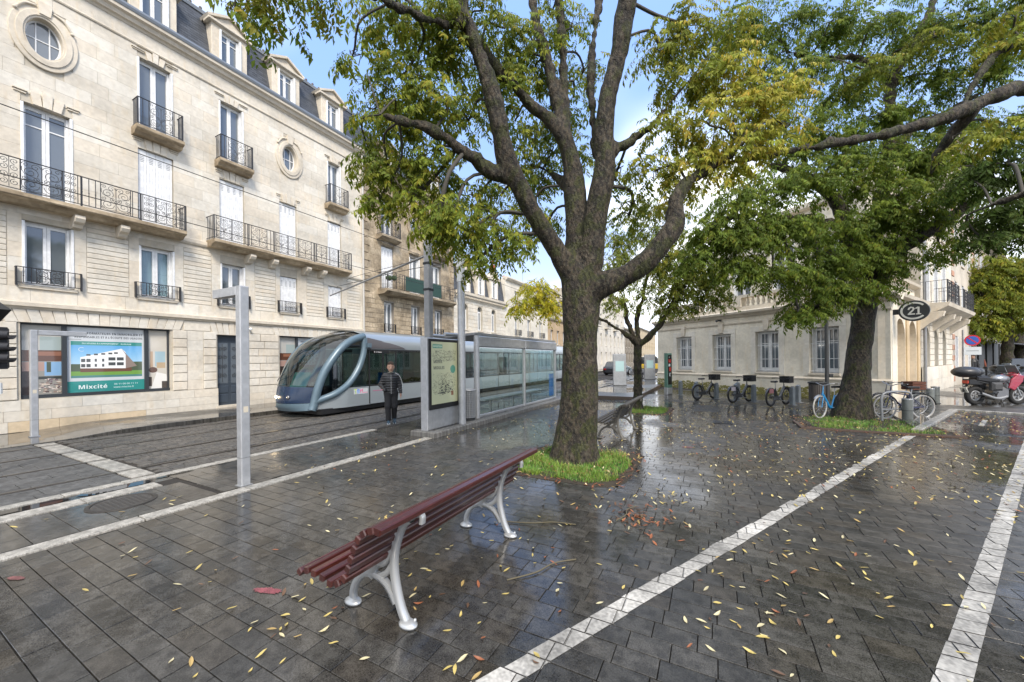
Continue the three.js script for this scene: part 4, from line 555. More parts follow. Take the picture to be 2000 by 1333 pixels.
{
  const s0 = 30.1, q = (c, y0, y1) => ({ x0: c - s0 - 0.42, x1: c - s0 + 0.42, y0, y1 }), pl = std([0.76, 0.73, 0.66], 0.9, 0, { map: T.stone });
  const cs = [32.35, 35.1, 38.1], b4 = house('white_rendered_house', 'plain white house with three narrow windows beyond the mansard house', s0, 40, 9.3, { plain: pl, op: cs.flatMap((c) => [q(c, 4.15, 5.9), q(c, 7.0, 8.4), q(c, 0.6, 2.9)]), cornice: [[-0.1, 9.1], [0.15, 9.15], [0.3, 9.3], [0.3, 9.42], [-0.4, 9.5]] });
  for (const c of cs) railing(b4, c - s0 - 0.5, c - s0 + 0.5, 4.15, 0.55, 0.25, true, [[c - s0, 0.5]]);
  new MB().box(4, 5, 9.3, 10.2, -3, -2).build('chimney', M.trim, b4); for (const x of [4.25, 4.7]) new MB().cyl(V(x, 10.2, -2.5), V(x, 10.6, -2.5), 0.11, 0.09, 10).build('chimney_pot', std([0.4, 0.12, 0.08], 0.7), b4);
  new MB().cyl(V(5.6, 9.4, -1), V(5.6, 13.4, -1), 0.02, 0.015, 6).cb(5.6, 12.4, -1, 0.5, 0.02, 0.02).cb(5.6, 12, -1, 0.4, 0.02, 0.02).build('antenna', M.greypaint, b4);
  const oc = std([0.55, 0.42, 0.28], 0.9, 0, { map: T.stone });
  house('ochre_house', 'small ochre house with shutters half hidden by the trunk', 40, 47, 6.6, { plain: oc, op: [q(41.3 + s0 - 40, 3.6, 5.3), q(43.3 + s0 - 40, 3.6, 5.3), q(45.3 + s0 - 40, 3.6, 5.3), q(42 + s0 - 40, 0.4, 2.7)], cornice: [[-0.1, 6.4], [0.2, 6.45], [0.3, 6.6], [-0.3, 6.7]] });
  const far = std([0.72, 0.69, 0.63], 0.9, 0, { map: T.stone }), lst = []; for (let f = 0; f < 4; f++) for (let k = 0; k < 7; k++) lst.push({ x0: 1.5 + k * 3.2, x1: 2.5 + k * 3.2, y0: 0.9 + f * 3.2, y1: 3.0 + f * 3.2, arch: f === 1 });
  const b6 = house('tall_white_house', 'tall white house with iron balconies in the gap right of the big trunk', 58, 82, 13.5, { plain: far, op: lst, cornice: [[-0.1, 13.2], [0.3, 13.3], [0.5, 13.5], [-0.4, 13.7]] });
  for (const k of [0, 2, 4, 6]) { railing(b6, 1.1 + k * 3.2, 2.9 + k * 3.2, 7.25, 1, 0.6, true, []); new MB().box(1.0 + k * 3.2, 3.0 + k * 3.2, 7.05, 7.25, 0, 0.7).build('balcony', far, b6); }
  const l2 = []; for (let f = 0; f < 2; f++) for (let k = 0; k < 5; k++) l2.push({ x0: 1.2 + k * 3, x1: 2.3 + k * 3, y0: 0.9 + f * 3.4, y1: 3.1 + f * 3.4 });
  house('grey_stone_house', 'low grey stone house next to the tall white house', 82, 98, 8.2, { plain: std([0.45, 0.42, 0.37], 0.9, 0, { map: T.oldstone }), op: l2, cornice: [[-0.1, 8], [0.3, 8.1], [0.4, 8.3], [-0.4, 8.5]] });
  const l3 = []; for (let f = 0; f < 2; f++) for (let k = 0; k < 9; k++) l3.push({ x0: 1.5 + k * 3.4, x1: 2.7 + k * 3.4, y0: 0.9 + f * 3.4, y1: 3.1 + f * 3.4 });
  house('yellow_house', 'long yellowish house at the far end of the street', 98, 130, 9.5, { plain: std([0.62, 0.52, 0.37], 0.9, 0, { map: T.stone }), op: l3, cornice: [[-0.1, 9.3], [0.3, 9.4], [0.5, 9.6], [-0.4, 9.8]] });
}
// ---------- low stone building on the right, its side front and the street behind it ----------
const RP = V(9.73, 0, -25.26), RROT = -Math.atan2(0.918, 0.397), RLEN = 11.82;
{
  const t = thing('low_stone_building', 'low cream stone building with barred windows and balustrade behind the bikes', 'building', RP, RROT), R = rng(31), wm = std([0.80, 0.76, 0.67], 0.9, 0, { map: T.stone, ...bumped });
  const ws = [1.6 + 0.0, 4.15, 6.62, 9.05].map((x, i) => [x, x + 1.12]);
  const ops = ws.map((w) => ({ x0: w[0], x1: w[1], y0: 1.12, y1: 3.12 }));
  wallWithHoles(t, 'wall', wm, rect(0, RLEN, -0.1, 4.2), ops.map((o) => rect(o.x0, o.x1, o.y0, o.y1)), -0.5, 0);
  ops.forEach((o) => {
    const w = windowUnit(t, o.x0, o.x1, o.y0, o.y1, { shut: 'none', z: -0.28, transom: 0.55, sill: false });
    const b = new MB(); for (let i = 0; i < 7; i++) { const x = o.x0 + (i + 0.5) * (o.x1 - o.x0) / 7; b.cyl(V(x, o.y0 + 0.02, -0.1), V(x, o.y1 - 0.08, -0.1), 0.011, 0.011, 6); } for (const y of [0.08, 0.62, 1.3, 1.9]) b.box(o.x0, o.x1, o.y0 + y, o.y0 + y + 0.022, -0.11, -0.09); b.build('window_bars', M.white, w);
    new MB().bev(o.x0 - 0.05, o.x1 + 0.05, o.y0 - 0.1, o.y0, -0.3, 0.07, 0.012).build('sill', M.trim, w);
    for (const s of [-1, 1]) new MB().bev(s < 0 ? o.x0 - 0.26 : o.x1 + 0.005, s < 0 ? o.x0 - 0.005 : o.x1 + 0.26, 0.98, 3.12, -0.02, 0.028, 0.008).build('surround', M.stones[2], w);
    new MB().bev(o.x0 - 0.26, o.x1 + 0.26, 3.125, 3.4, -0.02, 0.03, 0.008).build('surround', M.stones[2], w);
    meshOf('keystone', wedge((o.x0 + o.x1) / 2, 3.2, 3.75, 0.22, 0.30, 0, 0, 0.12), M.trim, w);
  });
  profile(t, 'plinth', wm, [[-0.05, -0.1], [0.06, -0.1], [0.06, 0.82], [-0.05, 0.84]], 0, RLEN + 0.06);
  profile(t, 'sill_band', M.trim, [[-0.05, 0.82], [0.09, 0.82], [0.10, 0.88], [0.05, 0.94], [-0.05, 0.94]], 0, RLEN + 0.08);
  profile(t, 'string_course', M.trim, [[-0.05, 3.62], [0.05, 3.62], [0.07, 3.68], [0.03, 3.72], [-0.05, 3.72]], 0, RLEN + 0.05);
  profile(t, 'cornice', M.trim, [[-0.05, 3.95], [0.08, 3.97], [0.14, 4.08], [0.3, 4.12], [0.34, 4.22], [0.30, 4.28], [-0.3, 4.34]], -0.2, RLEN + 0.34);
  const bl = new MB().box(0, RLEN, 4.32, 4.52, -0.5, -0.1).box(0, RLEN, 4.98, 5.12, -0.52, -0.08).build('parapet', M.trim, t);
  for (let x = 0.4; x < RLEN; x += 2.55) new MB().bev(x - 0.3, x + 0.3, 4.5, 5.0, -0.5, -0.06, 0.01).build('pedestal', M.trim, bl);
  const prof = [[0.03, 0], [0.075, 0.02], [0.075, 0.05], [0.045, 0.08], [0.085, 0.18], [0.07, 0.28], [0.04, 0.38], [0.07, 0.42], [0.07, 0.46]], bg = new MB().lathe(prof, 10).geo();
  for (let x = 0.9; x < RLEN; x += 0.27) { if (Math.abs(((x - 0.4 + 1.275) % 2.55) - 1.275) < 0.4) continue; const m = meshOf('baluster', bg, M.trim, bl); m.position.set(x, 4.52, -0.3); }
  // moss at the foot of the wall
  { const mb = new MB(), R2 = rng(33); for (let i = 0; i < 2600; i++) { const x = R2() * RLEN, h = Math.pow(R2(), 1.3) * 0.36 * (0.5 + vn(x * 2, 2, 64)); mb.sph(x, h, 0.062, 0.02 + 0.03 * R2(), 5, 4, [1.4, 0.8, 0.35]); } const m = mb.build('moss', std([0.20, 0.185, 0.055], 0.95), t); m.userData.kind = 'stuff'; }
  new MB().box(0.02, RLEN - 2.1, 0, 4.3, -8, -0.6).build('core', wm, t);
  new MB().cb(4.7, 3.88, 0.18, 0.08, 0.08, 0.3).sph(4.7, 3.86, 0.36, 0.07, 8, 6).build('floodlight', M.dark, t);
  // the upper storey set back behind the balustrade
  const up = wallWithHoles(t, 'upper_wall', wm, rect(1.5, RLEN - 2, 4.3, 9.6), [3.2, 5.6, 8.0].map((x) => rect(x, x + 1.1, 5.4, 8.0)), -3.6, -3.1);
  [3.2, 5.6, 8.0].forEach((x) => { const g = new THREE.Group(); g.name = 'window_bay'; g.position.z = -3.1; t.add(g); windowUnit(g, x, x + 1.1, 5.4, 8.0, { shut: 'open' }); });
  new MB().bev(1.3, RLEN - 1.8, 9.5, 9.8, -6, -2.8, 0.05).build('upper_cornice', M.trim, t);
}
const QP = V(14.42, 0, -14.43), QROT = Math.atan2(0.562, 0.827);
const Q = (x, y, z) => V(x, y, z).applyAxisAngle(V(0, 1, 0), QROT).add(QP);
{
  const oc = std([0.62, 0.49, 0.32], 0.9, 0, { map: T.stone, ...bumped }), wm = std([0.78, 0.72, 0.62], 0.9, 0, { map: T.stone, ...bumped });
  const t = thing('niche_pavilion', 'small cream pavilion front with two tall arched ochre niches behind the oval sign', 'building', QP, QROT);
  const n = [[0.75, 2.35], [2.95, 4.4]];
  wallWithHoles(t, 'wall', wm, rect(0.02, 5.2, -0.1, 4.2), n.map((q) => archRect(q[0], q[1], 0.25, 3.35)), -0.35, 0);
  n.forEach((q) => { new MB().box(q[0] - 0.05, q[1] + 0.05, 0.1, 3.6, -0.36, -0.3).build('niche_panel', oc, t); });
  for (const x of [0.06, 2.4, 4.45]) new MB().bev(x, x + (x < 0.1 ? 0.5 : 0.4), 0, 3.9, -0.05, 0.06, 0.015).build('pilaster', x < 0.1 ? M.stones[2] : oc, t);
  profile(t, 'cornice', M.trim, [[-0.05, 3.93], [0.1, 3.95], [0.14, 4.06], [0.3, 4.12], [0.34, 4.24], [-0.3, 4.34]], 0.36, 5.2);
  new MB().box(0.4, 5.1, 4.3, 4.85, -0.5, -0.15).build('attic', wm, t); profile(t, 'attic_cornice', M.trim, [[-0.5, 4.85], [-0.1, 4.85], [0.05, 4.92], [0.08, 5.02], [-0.5, 5.06]], 0.3, 5.15);
  // next building: rusticated arches below a corner balcony
  const L2 = 8.2, b = thing('arcaded_corner_house', 'tall cream house with rusticated arches and iron corner balcony on the side street', 'building', Q(5.3, 0, 0), QROT), R = rng(34), list = [];
  const ar = [[0.9, 2.0], [3.0, 4.1], [5.2, 6.3]], up = [[0.9, 1.95], [3.0, 4.05], [5.2, 6.25]];
  wallWithHoles(b, 'wall', M.joint, rect(0, L2, -0.1, 10.5), [...ar.map((q) => archRect(q[0], q[1], 0.9, 3.2)), ...up.map((q) => rect(q[0], q[1], 4.4, 6.9)), ...up.map((q) => rect(q[0], q[1], 8.0, 9.8))], -0.4, -0.014);
  stoneRows(list, R, 0, L2, 1.3, 3.9, 0.3, 0.6, ar.map((q) => [q[0], q[1], 0, 3.2]), 0.02, 0.02, 'rustic'); stoneRows(list, R, 0, L2, 0, 1.3, 0.65, 1.4, [], 0.006, 0.06); stoneRows(list, R, 0, L2, 4.2, 10.4, 0.4, 0.9, [...up.map((q) => [q[0], q[1], 4.4, 6.9]), ...up.map((q) => [q[0], q[1], 8.0, 9.8])], 0.006, 0);
  buildStones(b, list, M.stones, M.stoneV, 90, [-12, 20]);
  ar.forEach((q) => { windowUnit(b, q[0], q[1], 1.3, 2.6, { shut: 'none', sill: false }); new MB().ext(poly(ellipse((q[0] + q[1]) / 2, 2.65, 0.55, 0.55, 12, 0, Math.PI)), 0.04, M4().makeTranslation(0, 0, -0.28)).build('fanlight', M.pane, b); }); up.forEach((q) => { windowUnit(b, q[0], q[1], 4.4, 6.9, { shut: 'open' }); windowUnit(b, q[0], q[1], 8.0, 9.8, { shut: 'open' }); });
  const bal = profile(b, 'balcony', M.trim, [[-0.05, 3.75], [0.5, 3.85], [0.85, 4.05], [0.9, 4.2], [-0.05, 4.24]], 0, L2); railing(bal, 0.05, 3.2, 4.22, 1.0, 0.82, true, [[0.6, 0.7], [1.6, 0.7], [2.6, 0.7]]); railing(bal, 4.6, L2, 4.22, 1.0, 0.82, true, [[5.4, 0.7], [6.4, 0.7], [7.4, 0.7]]);
  for (const x of [0.3, 3.0, 4.8, 7.8]) new MB().ext(poly([[0, 0], [0.75, 0], [0.7, -0.2], [0.3, -0.5], [0, -0.8]]), 0.28, TRS(x - 0.14, 3.8, 0, 0, -Math.PI / 2, 0), 0.01).build('bracket', M.trim, b);
  profile(b, 'cornice', M.trim, [[-0.05, 10.3], [0.3, 10.45], [0.5, 10.6], [0.5, 10.75], [-0.5, 10.8]], 0, L2); new MB().box(0.4, L2, 0, 10.4, -3.5, -0.6).build('core', wm, b); new MB().cyl(V(0.1, 0, 0.12), V(0.1, 10.3, 0.12), 0.06, 0.06, 8).build('downpipe', M.greypaint, b);
  // further along: banded brick and stone house, then two plain ones
  const br = [std([0.52, 0.30, 0.22], 0.9, 0, { map: T.stone }), std([0.60, 0.56, 0.50], 0.9, 0, { map: T.stone })];
  const h = (nm, lab, x0, W, H, mat, bands, fl) => {
    const o = thing(nm, lab, 'building', Q(x0, 0, 0), QROT), hs = []; for (let f = 0; f < fl; f++) for (let k = 0; k < Math.floor(W / 2.6); k++) hs.push([0.9 + k * 2.6, 1.95 + k * 2.6, 0.9 + f * 3.3, 3.0 + f * 3.3]);
    wallWithHoles(o, 'wall', mat, rect(0, W, -0.1, H), hs.map((q) => rect(...q)), -0.4, 0); hs.forEach((q) => windowUnit(o, ...q, { shut: 'open' }));
    if (bands) for (let y = 0.3; y < H - 0.5; y += 0.62) for (const [a, e] of [[0, 0.75], [W - 0.75, W]]) new MB().bev(a + 0.01, e - 0.01, y, y + 0.3, -0.02, 0.035, 0.01).build('quoin', br[0], o);
    profile(o, 'cornice', M.trim, [[-0.05, H - 0.3], [0.3, H - 0.15], [0.5, H], [0.5, H + 0.2], [-0.5, H + 0.25]], 0, W); new MB().box(0.2, W, 0, H - 0.1, -5, -0.6).build('core', wm, o); return o;
  };
  h('banded_brick_house', 'tall house banded with red brick and stone beyond the arcaded house', 13.6, 9, 14.5, br[1], true, 4);
  const sh = h('shop_row_house', 'grey stone house with dark shop fronts and an awning down the side street', 22.8, 20, 11, std([0.55, 0.51, 0.44], 0.9, 0, { map: T.oldstone }), false, 3);
  for (const x of [1, 6, 11, 16]) new MB().box(x, x + 3.6, 0, 2.9, 0.0, 0.12).build('shop_front', M.dark, sh); new MB().add(new THREE.BoxGeometry(9, 0.06, 2.4), TRS(8, 2.75, 1.2, 0.2, 0, 0)).build('awning', std([0.30, 0.32, 0.38], 0.8), sh);
  h('end_house', 'pale house closing the view down the side street', 43, 30, 10, wm, false, 3);
}
// ---------- tram ----------
function gridMesh(name, rows, mat, parent) {                              // rows of points -> one smooth sheet
  const P = [], I = [], n = rows[0].length; rows.forEach((r) => r.forEach((p) => P.push(p.x, p.y, p.z)));
  for (let i = 0; i + 1 < rows.length; i++) for (let j = 0; j + 1 < n; j++) { const a = i * n + j; I.push(a, a + 1, a + n, a + 1, a + n + 1, a + n); }
  const g = new THREE.BufferGeometry(); g.setAttribute('position', new THREE.Float32BufferAttribute(P, 3)); g.setIndex(I); g.computeVertexNormals(); g.setAttribute('uv', new THREE.Float32BufferAttribute(P.filter((_, i) => i % 3 !== 2), 2)); return meshOf(name, g, mat, parent);
}
const lerpTab = (tab, t) => { for (let i = 0; i + 1 < tab.length; i++) if (t <= tab[i + 1][0]) { const a = tab[i], b = tab[i + 1], k = sat((t - a[0]) / (b[0] - a[0])); return a.slice(1).map((v, q) => mix(v, b[q + 1], k)); } return tab[tab.length - 1].slice(1); };
{
  const tr = thing('tram', 'silver tram with a rounded glass nose standing at the platform', 'tram', S(7.4, 0, 4.05), SROT);
  const silver = phy([0.36, 0.40, 0.42], { metalness: 0.45, roughness: 0.32, clearcoat: 0.5, clearcoatRoughness: 0.1 }), blueGrey = phy([0.11, 0.165, 0.205], { metalness: 0.2, roughness: 0.42, clearcoat: 0.3, clearcoatRoughness: 0.2 }), navy = phy([0.006, 0.02, 0.055], { roughness: 0.25, clearcoat: 0.3 });
  const tint = phy([0.34, 0.46, 0.45], { transmission: 1, thickness: 0, roughness: 0.02, ior: 1.9 }), tint2 = phy([0.16, 0.22, 0.23], { transmission: 1, thickness: 0, roughness: 0.02, ior: 1.9 }), dark = phy([0.012, 0.014, 0.016], { roughness: 0.08, ior: 1.6 });
  const W = 1.25, LEN = 33;
  const pil = new THREE.CatmullRomCurve3([[0.50, 0.24, 0.90], [0.55, 0.36, 0.91], [0.60, 0.58, 0.93], [0.67, 0.95, 0.98], [0.84, 1.46, 1.05], [1.08, 1.88, 1.12], [1.44, 2.32, 1.17], [1.86, 2.60, 1.17], [2.40, 2.78, 1.16]].map((p) => V(...p)));
  const cen = new THREE.CatmullRomCurve3([[0.14, 0.22, 0], [0.06, 0.36, 0], [0.03, 0.58, 0], [0.10, 1.0, 0], [0.30, 1.54, 0], [0.62, 2.02, 0], [1.06, 2.48, 0], [1.62, 2.80, 0], [2.40, 3.0, 0]].map((p) => V(...p)));
  const at = (t, z) => { const p = pil.getPoint(t), c = cen.getPoint(t), k = Math.pow(Math.abs(z), 2.4); return V(mix(c.x, p.x, k), mix(c.y, p.y, k), p.z * z); };
  const patch = (name, t0, t1, mat, z0 = -1, z1 = 1, n = 14) => { const rows = []; for (let i = 0; i <= n; i++) { const r = []; for (let j = 0; j <= 24; j++) r.push(at(mix(t0, t1, i / n), mix(z0, z1, j / 24))); rows.push(r); } return gridMesh(name, rows, mat, tr); };
  const ws = patch('windshield', 0.395, 0.985, phy([0.24, 0.34, 0.34], { transmission: 1, thickness: 0, roughness: 0.02, ior: 1.8 }), -0.97, 0.97, 20); 
  patch('nose_cone', 0.2, 0.385, navy); patch('bumper', 0, 0.195, blueGrey);
  new MB().tube(Array.from({ length: 13 }, (_, i) => at(0.39, -1 + i / 6)), 0.012, 30, 5).build('windshield_seal', M.black, ws);
  new MB().tube(Array.from({ length: 9 }, (_, i) => at(0.42, -0.5 + i * 0.07).add(V(-0.03, 0.02 + i * 0.03, 0))), 0.012, 16, 5).build('wiper', M.black, ws);
  for (const s of [1, -1]) {
    const pts = []; for (let i = 0; i <= 26; i++) { const p = pil.getPoint(i / 26); pts.push(V(p.x + 0.02, p.y, s * p.z)); }
    new MB().tube(pts, 0.135, 40, 12).build('front_pillar', blueGrey, tr);
    const bb = [[0.56, 0.50], [0.85, 0.60], [1.2, 0.74], [1.72, 1.06], [2.12, 1.54], [2.32, 1.96], [2.42, 2.34], [2.42, 2.72]].map((p) => V(p[0], p[1], s * (p[0] < 1.4 ? mix(0.93, 1.19, sstep(0.5, 1.4, p[0])) : 1.19)));
    new MB().tube(bb, 0.115, 40, 12).build('cab_hoop', blueGrey, tr);
    const rows = [], yp = (x) => lerpTab([[0.55, 0.5], [0.61, 0.62], [0.67, 0.95], [0.84, 1.46], [1.08, 1.88], [1.44, 2.32], [1.86, 2.60], [2.4, 2.75]], x)[0], yb = (x) => lerpTab([[0.56, 0.5], [0.85, 0.6], [1.2, 0.74], [1.72, 1.06], [2.12, 1.54], [2.32, 1.96], [2.42, 2.4]], x)[0];
    for (let i = 0; i <= 24; i++) { const x = mix(0.6, 2.4, i / 24), r = [], zz = s * (mix(0.94, 1.2, sstep(0.5, 1.5, x)) - 0.02); for (let j = 0; j <= 6; j++) r.push(V(x, mix(yb(x), Math.max(yp(x), yb(x) + 0.01), j / 6), zz)); rows.push(r); }
    gridMesh('cab_side_window', rows, tint2, tr);
    const rows2 = []; for (let i = 0; i <= 16; i++) { const x = mix(0.5, 2.6, i / 16), r = [], zz = s * mix(0.92, W, sstep(0.4, 1.7, x)); for (let j = 0; j <= 5; j++) r.push(V(x, mix(0.24, x < 1.2 ? Math.max(0.3, yb(x)) : Math.max(0.92, Math.min(yb(x), 0.92)), j / 5), zz)); rows2.push(r); }
    gridMesh('front_skirt', rows2, silver, tr);
    // dark glazed corner between hoop and first door
    const q = []; for (let i = 0; i <= 12; i++) { const x = mix(1.45, 2.58, i / 12); q.push([V(x, 0.92, s * (W - 0.015)), V(x, Math.max(0.93, Math.min(2.3, yb(x))), s * (W - 0.015))]); } gridMesh('corner_window', q, tint2, tr);
    new MB().box(2.6, LEN, 0.25, 0.91, Math.min(s * W, s * (W - 0.05)), Math.max(s * W, s * (W - 0.05))).build('side_panel', silver, tr);
    // window bays and doors
    let x = 2.6; const bays = []; let k = 0; while (x < LEN - 1) { const w = [1.35, 1.9, 1.1, 1.35, 1.7, 2.2][k++ % 6]; bays.push([x, Math.min(x + w, LEN - 0.1), k % 3 === 1]); x += w; }
    bays.forEach(([a, b, door]) => {
      const w = new MB().box(a + 0.02, b - 0.02, 0.95, 2.27, s * (W - 0.012) - 0.004, s * (W - 0.012) + 0.004).build(door ? 'door' : 'window', tint, tr);
      const f = new MB(), z0 = s > 0 ? W - 0.03 : -W - 0.004, z1 = z0 + 0.034; f.box(a - 0.025, a + 0.025, 0.26, 2.3, z0, z1).box(a + 0.025, b - 0.025, 0.91, 0.96, z0, z1).box(a + 0.025, b - 0.025, 2.24, 2.31, z0, z1); if (door) f.box((a + b) / 2 - 0.03, (a + b) / 2 + 0.03, 0.96, 2.24, z0, z1); f.build('frame', M.black, w);
    });
  }
  const sec = [[1.255, 2.3], [1.27, 2.42], [1.262, 2.6], [1.2, 2.78], [1.06, 2.9], [0.7, 3.0], [0, 3.05]], rf = [...sec.map((p) => [p[0], p[1]]), ...sec.slice(0, -1).reverse().map((p) => [-p[0], p[1]])];
  const rows = []; for (const x of [2.38, 2.7, 6, 12, 20, LEN]) rows.push(rf.map((p) => V(x, p[1] - (x < 2.6 ? 0.02 : 0), p[0] * (x < 2.6 ? 0.965 : 1)))); gridMesh('roof', rows, silver, tr);
  for (const s of [1, -1]) { const r = []; for (let i = 0; i <= 14; i++) { const x = 2.5 + i * 0.14, hh = 0.40 * Math.pow(1 - i / 14, 0.7) + 0.015; r.push([V(x, 2.32, s * 1.268), V(x, 2.32 + hh * 0.5, s * 1.282), V(x, 2.32 + hh, s * (1.285 - 0.09 * hh))]); } gridMesh('side_fairing', r, std([0.10, 0.095, 0.10], 0.4), tr); new MB().box(2.4, 2.6, 2.36, 2.52, s > 0 ? 1.27 : -1.39, s > 0 ? 1.39 : -1.27).build('mirror_camera', blueGrey, tr); }
  new MB().box(0.7, LEN, 0.08, 0.26, -1.12, 1.12).build('underframe', M.black, tr);
  new MB().box(2.5, LEN, 0.28, 0.34, -1.2, 1.2).build('floor', std([0.12, 0.12, 0.13], 0.7), tr);
  new MB().box(2.5, LEN, 2.32, 2.36, -1.2, 1.2).build('ceiling', std([0.7, 0.7, 0.68], 0.6), tr);
  // cab: dashboard, teal blind, driver's seat, bulkhead
  new MB().bev(0.75, 1.35, 0.5, 0.98, -0.85, 0.85, 0.06).build('dashboard', M.dark, tr); new MB().add(new THREE.BoxGeometry(0.03, 0.55, 0.9), TRS(0.85, 1.22, -0.2, 0, 0, -0.4)).build('blind', std([0.14, 0.45, 0.42], 0.8), tr);
  new MB().bev(1.6, 2.05, 0.5, 0.95, -0.3, 0.3, 0.05).bev(2.0, 2.12, 0.9, 1.7, -0.28, 0.28, 0.05).build('driver_seat', std([0.03, 0.035, 0.06], 0.8), tr); new MB().box(2.5, 2.54, 0.34, 2.32, -1.18, -0.45).box(2.5, 2.54, 0.34, 2.32, 0.45, 1.18).build('bulkhead', std([0.35, 0.36, 0.36], 0.6), tr);
  const R = rng(41);
  for (let x = 3.3; x < 22; x += 1.5) for (const s of [-1, 1]) { if (R() < 0.3) continue; new MB().bev(x, x + 0.45, 0.6, 0.78, s * 0.85 - 0.24, s * 0.85 + 0.24, 0.03).bev(x + 0.38, x + 0.48, 0.7, 1.35, s * 0.85 - 0.23, s * 0.85 + 0.23, 0.03).build('seat', std([0.03, 0.04, 0.09], 0.85), tr); }
  for (let x = 3.0; x < 22; x += 1.7) new MB().cyl(V(x, 0.34, 0.55), V(x, 2.3, 0.55), 0.018, 0.018, 6).build('grab_pole', std([0.75, 0.72, 0.3], 0.4), tr);
  new MB().bev(6.05, 6.42, 0.78, 1.32, 0.72, 1.05, 0.1).sph(6.23, 1.46, 0.88, 0.12, 10, 8).build('yellow_vest', std([0.75, 0.50, 0.02], 0.8), tr);
  // lamps and print
  const hl = at(0.285, -0.35), lamp = new MB().sph(hl.x - 0.01, hl.y, hl.z, 0.055, 14, 10, [0.5, 1, 1]).build('headlight', new THREE.MeshStandardMaterial({ color: 0xfff0d8, emissive: 0xffe2b0, emissiveIntensity: 2 }), tr);
  const pl = new THREE.PointLight(0xffe2b0, 0.2, 0, 2); pl.position.set(hl.x - 0.12, hl.y, hl.z); pl.castShadow = true; tr.add(pl); pl.name = 'headlight_glow';
  const hl2 = at(0.285, 0.35); new MB().sph(hl2.x - 0.01, hl2.y, hl2.z, 0.07, 14, 10, [0.5, 1, 1]).build('headlight', std([0.25, 0.25, 0.26], 0.1, 0.6), tr);
  new MB().bev(0.52, 0.68, 0.40, 0.49, 0.97, 1.02, 0.02).build('marker_light', std([0.5, 0.10, 0.03], 0.25), tr);
  const logo = canvasTex(512, 160, (g, w, h) => { g.clearRect(0, 0, w, h); const R2 = rng(9), cs = [['#86c440', '#5fae3e', '#c8d94a'], ['#3f7fd0', '#5f9be0', '#6a57c8'], ['#d81f7a', '#e9568f', '#c01f6a']], F = [['11111', '00100', '00100', '00100', '00110'], ['11110', '10010', '11110', '10010', '11110'], ['10001', '11011', '10101', '10001', '10001']]; g.fillStyle = '#b9bdbf'; g.fillRect(0, 0, w, h); F.forEach((f, q) => f.forEach((row, j) => [...row].forEach((c, i) => { if (c === '1' || R2() < 0.12) { g.fillStyle = cs[q][Math.floor(R2() * 3)]; g.fillRect(12 + q * 108 + i * 20, 10 + j * 26, 18, 24); } }))); g.fillStyle = '#d9327c'; g.fillRect(330, 120, 180, 12); });
  const lg = new THREE.PlaneGeometry(0.62, 0.2); lg.translate(2.2, 0.76, 1.257); meshOf('logo_print', lg, new THREE.MeshStandardMaterial({ map: logo, roughness: 0.4 }), tr);
  const tx = canvasTex(512, 64, (g, w, h) => { g.fillStyle = '#17181a'; g.fillRect(0, 0, w, h); g.fillStyle = '#d7d3d0'; g.font = '600 44px sans-serif'; g.fillText('B  C. Pessac', 14, 48); }); const tg = new THREE.PlaneGeometry(0.8, 0.1); tg.translate(3.2, 2.2, 1.262); meshOf('destination_print', tg, new THREE.MeshStandardMaterial({ map: tx, roughness: 0.4 }), tr);
  new MB().box(2.75, 3.9, 0.72, 0.735, 1.251, 1.256).build('pink_stripe', std([0.6, 0.05, 0.2], 0.5), tr);
}
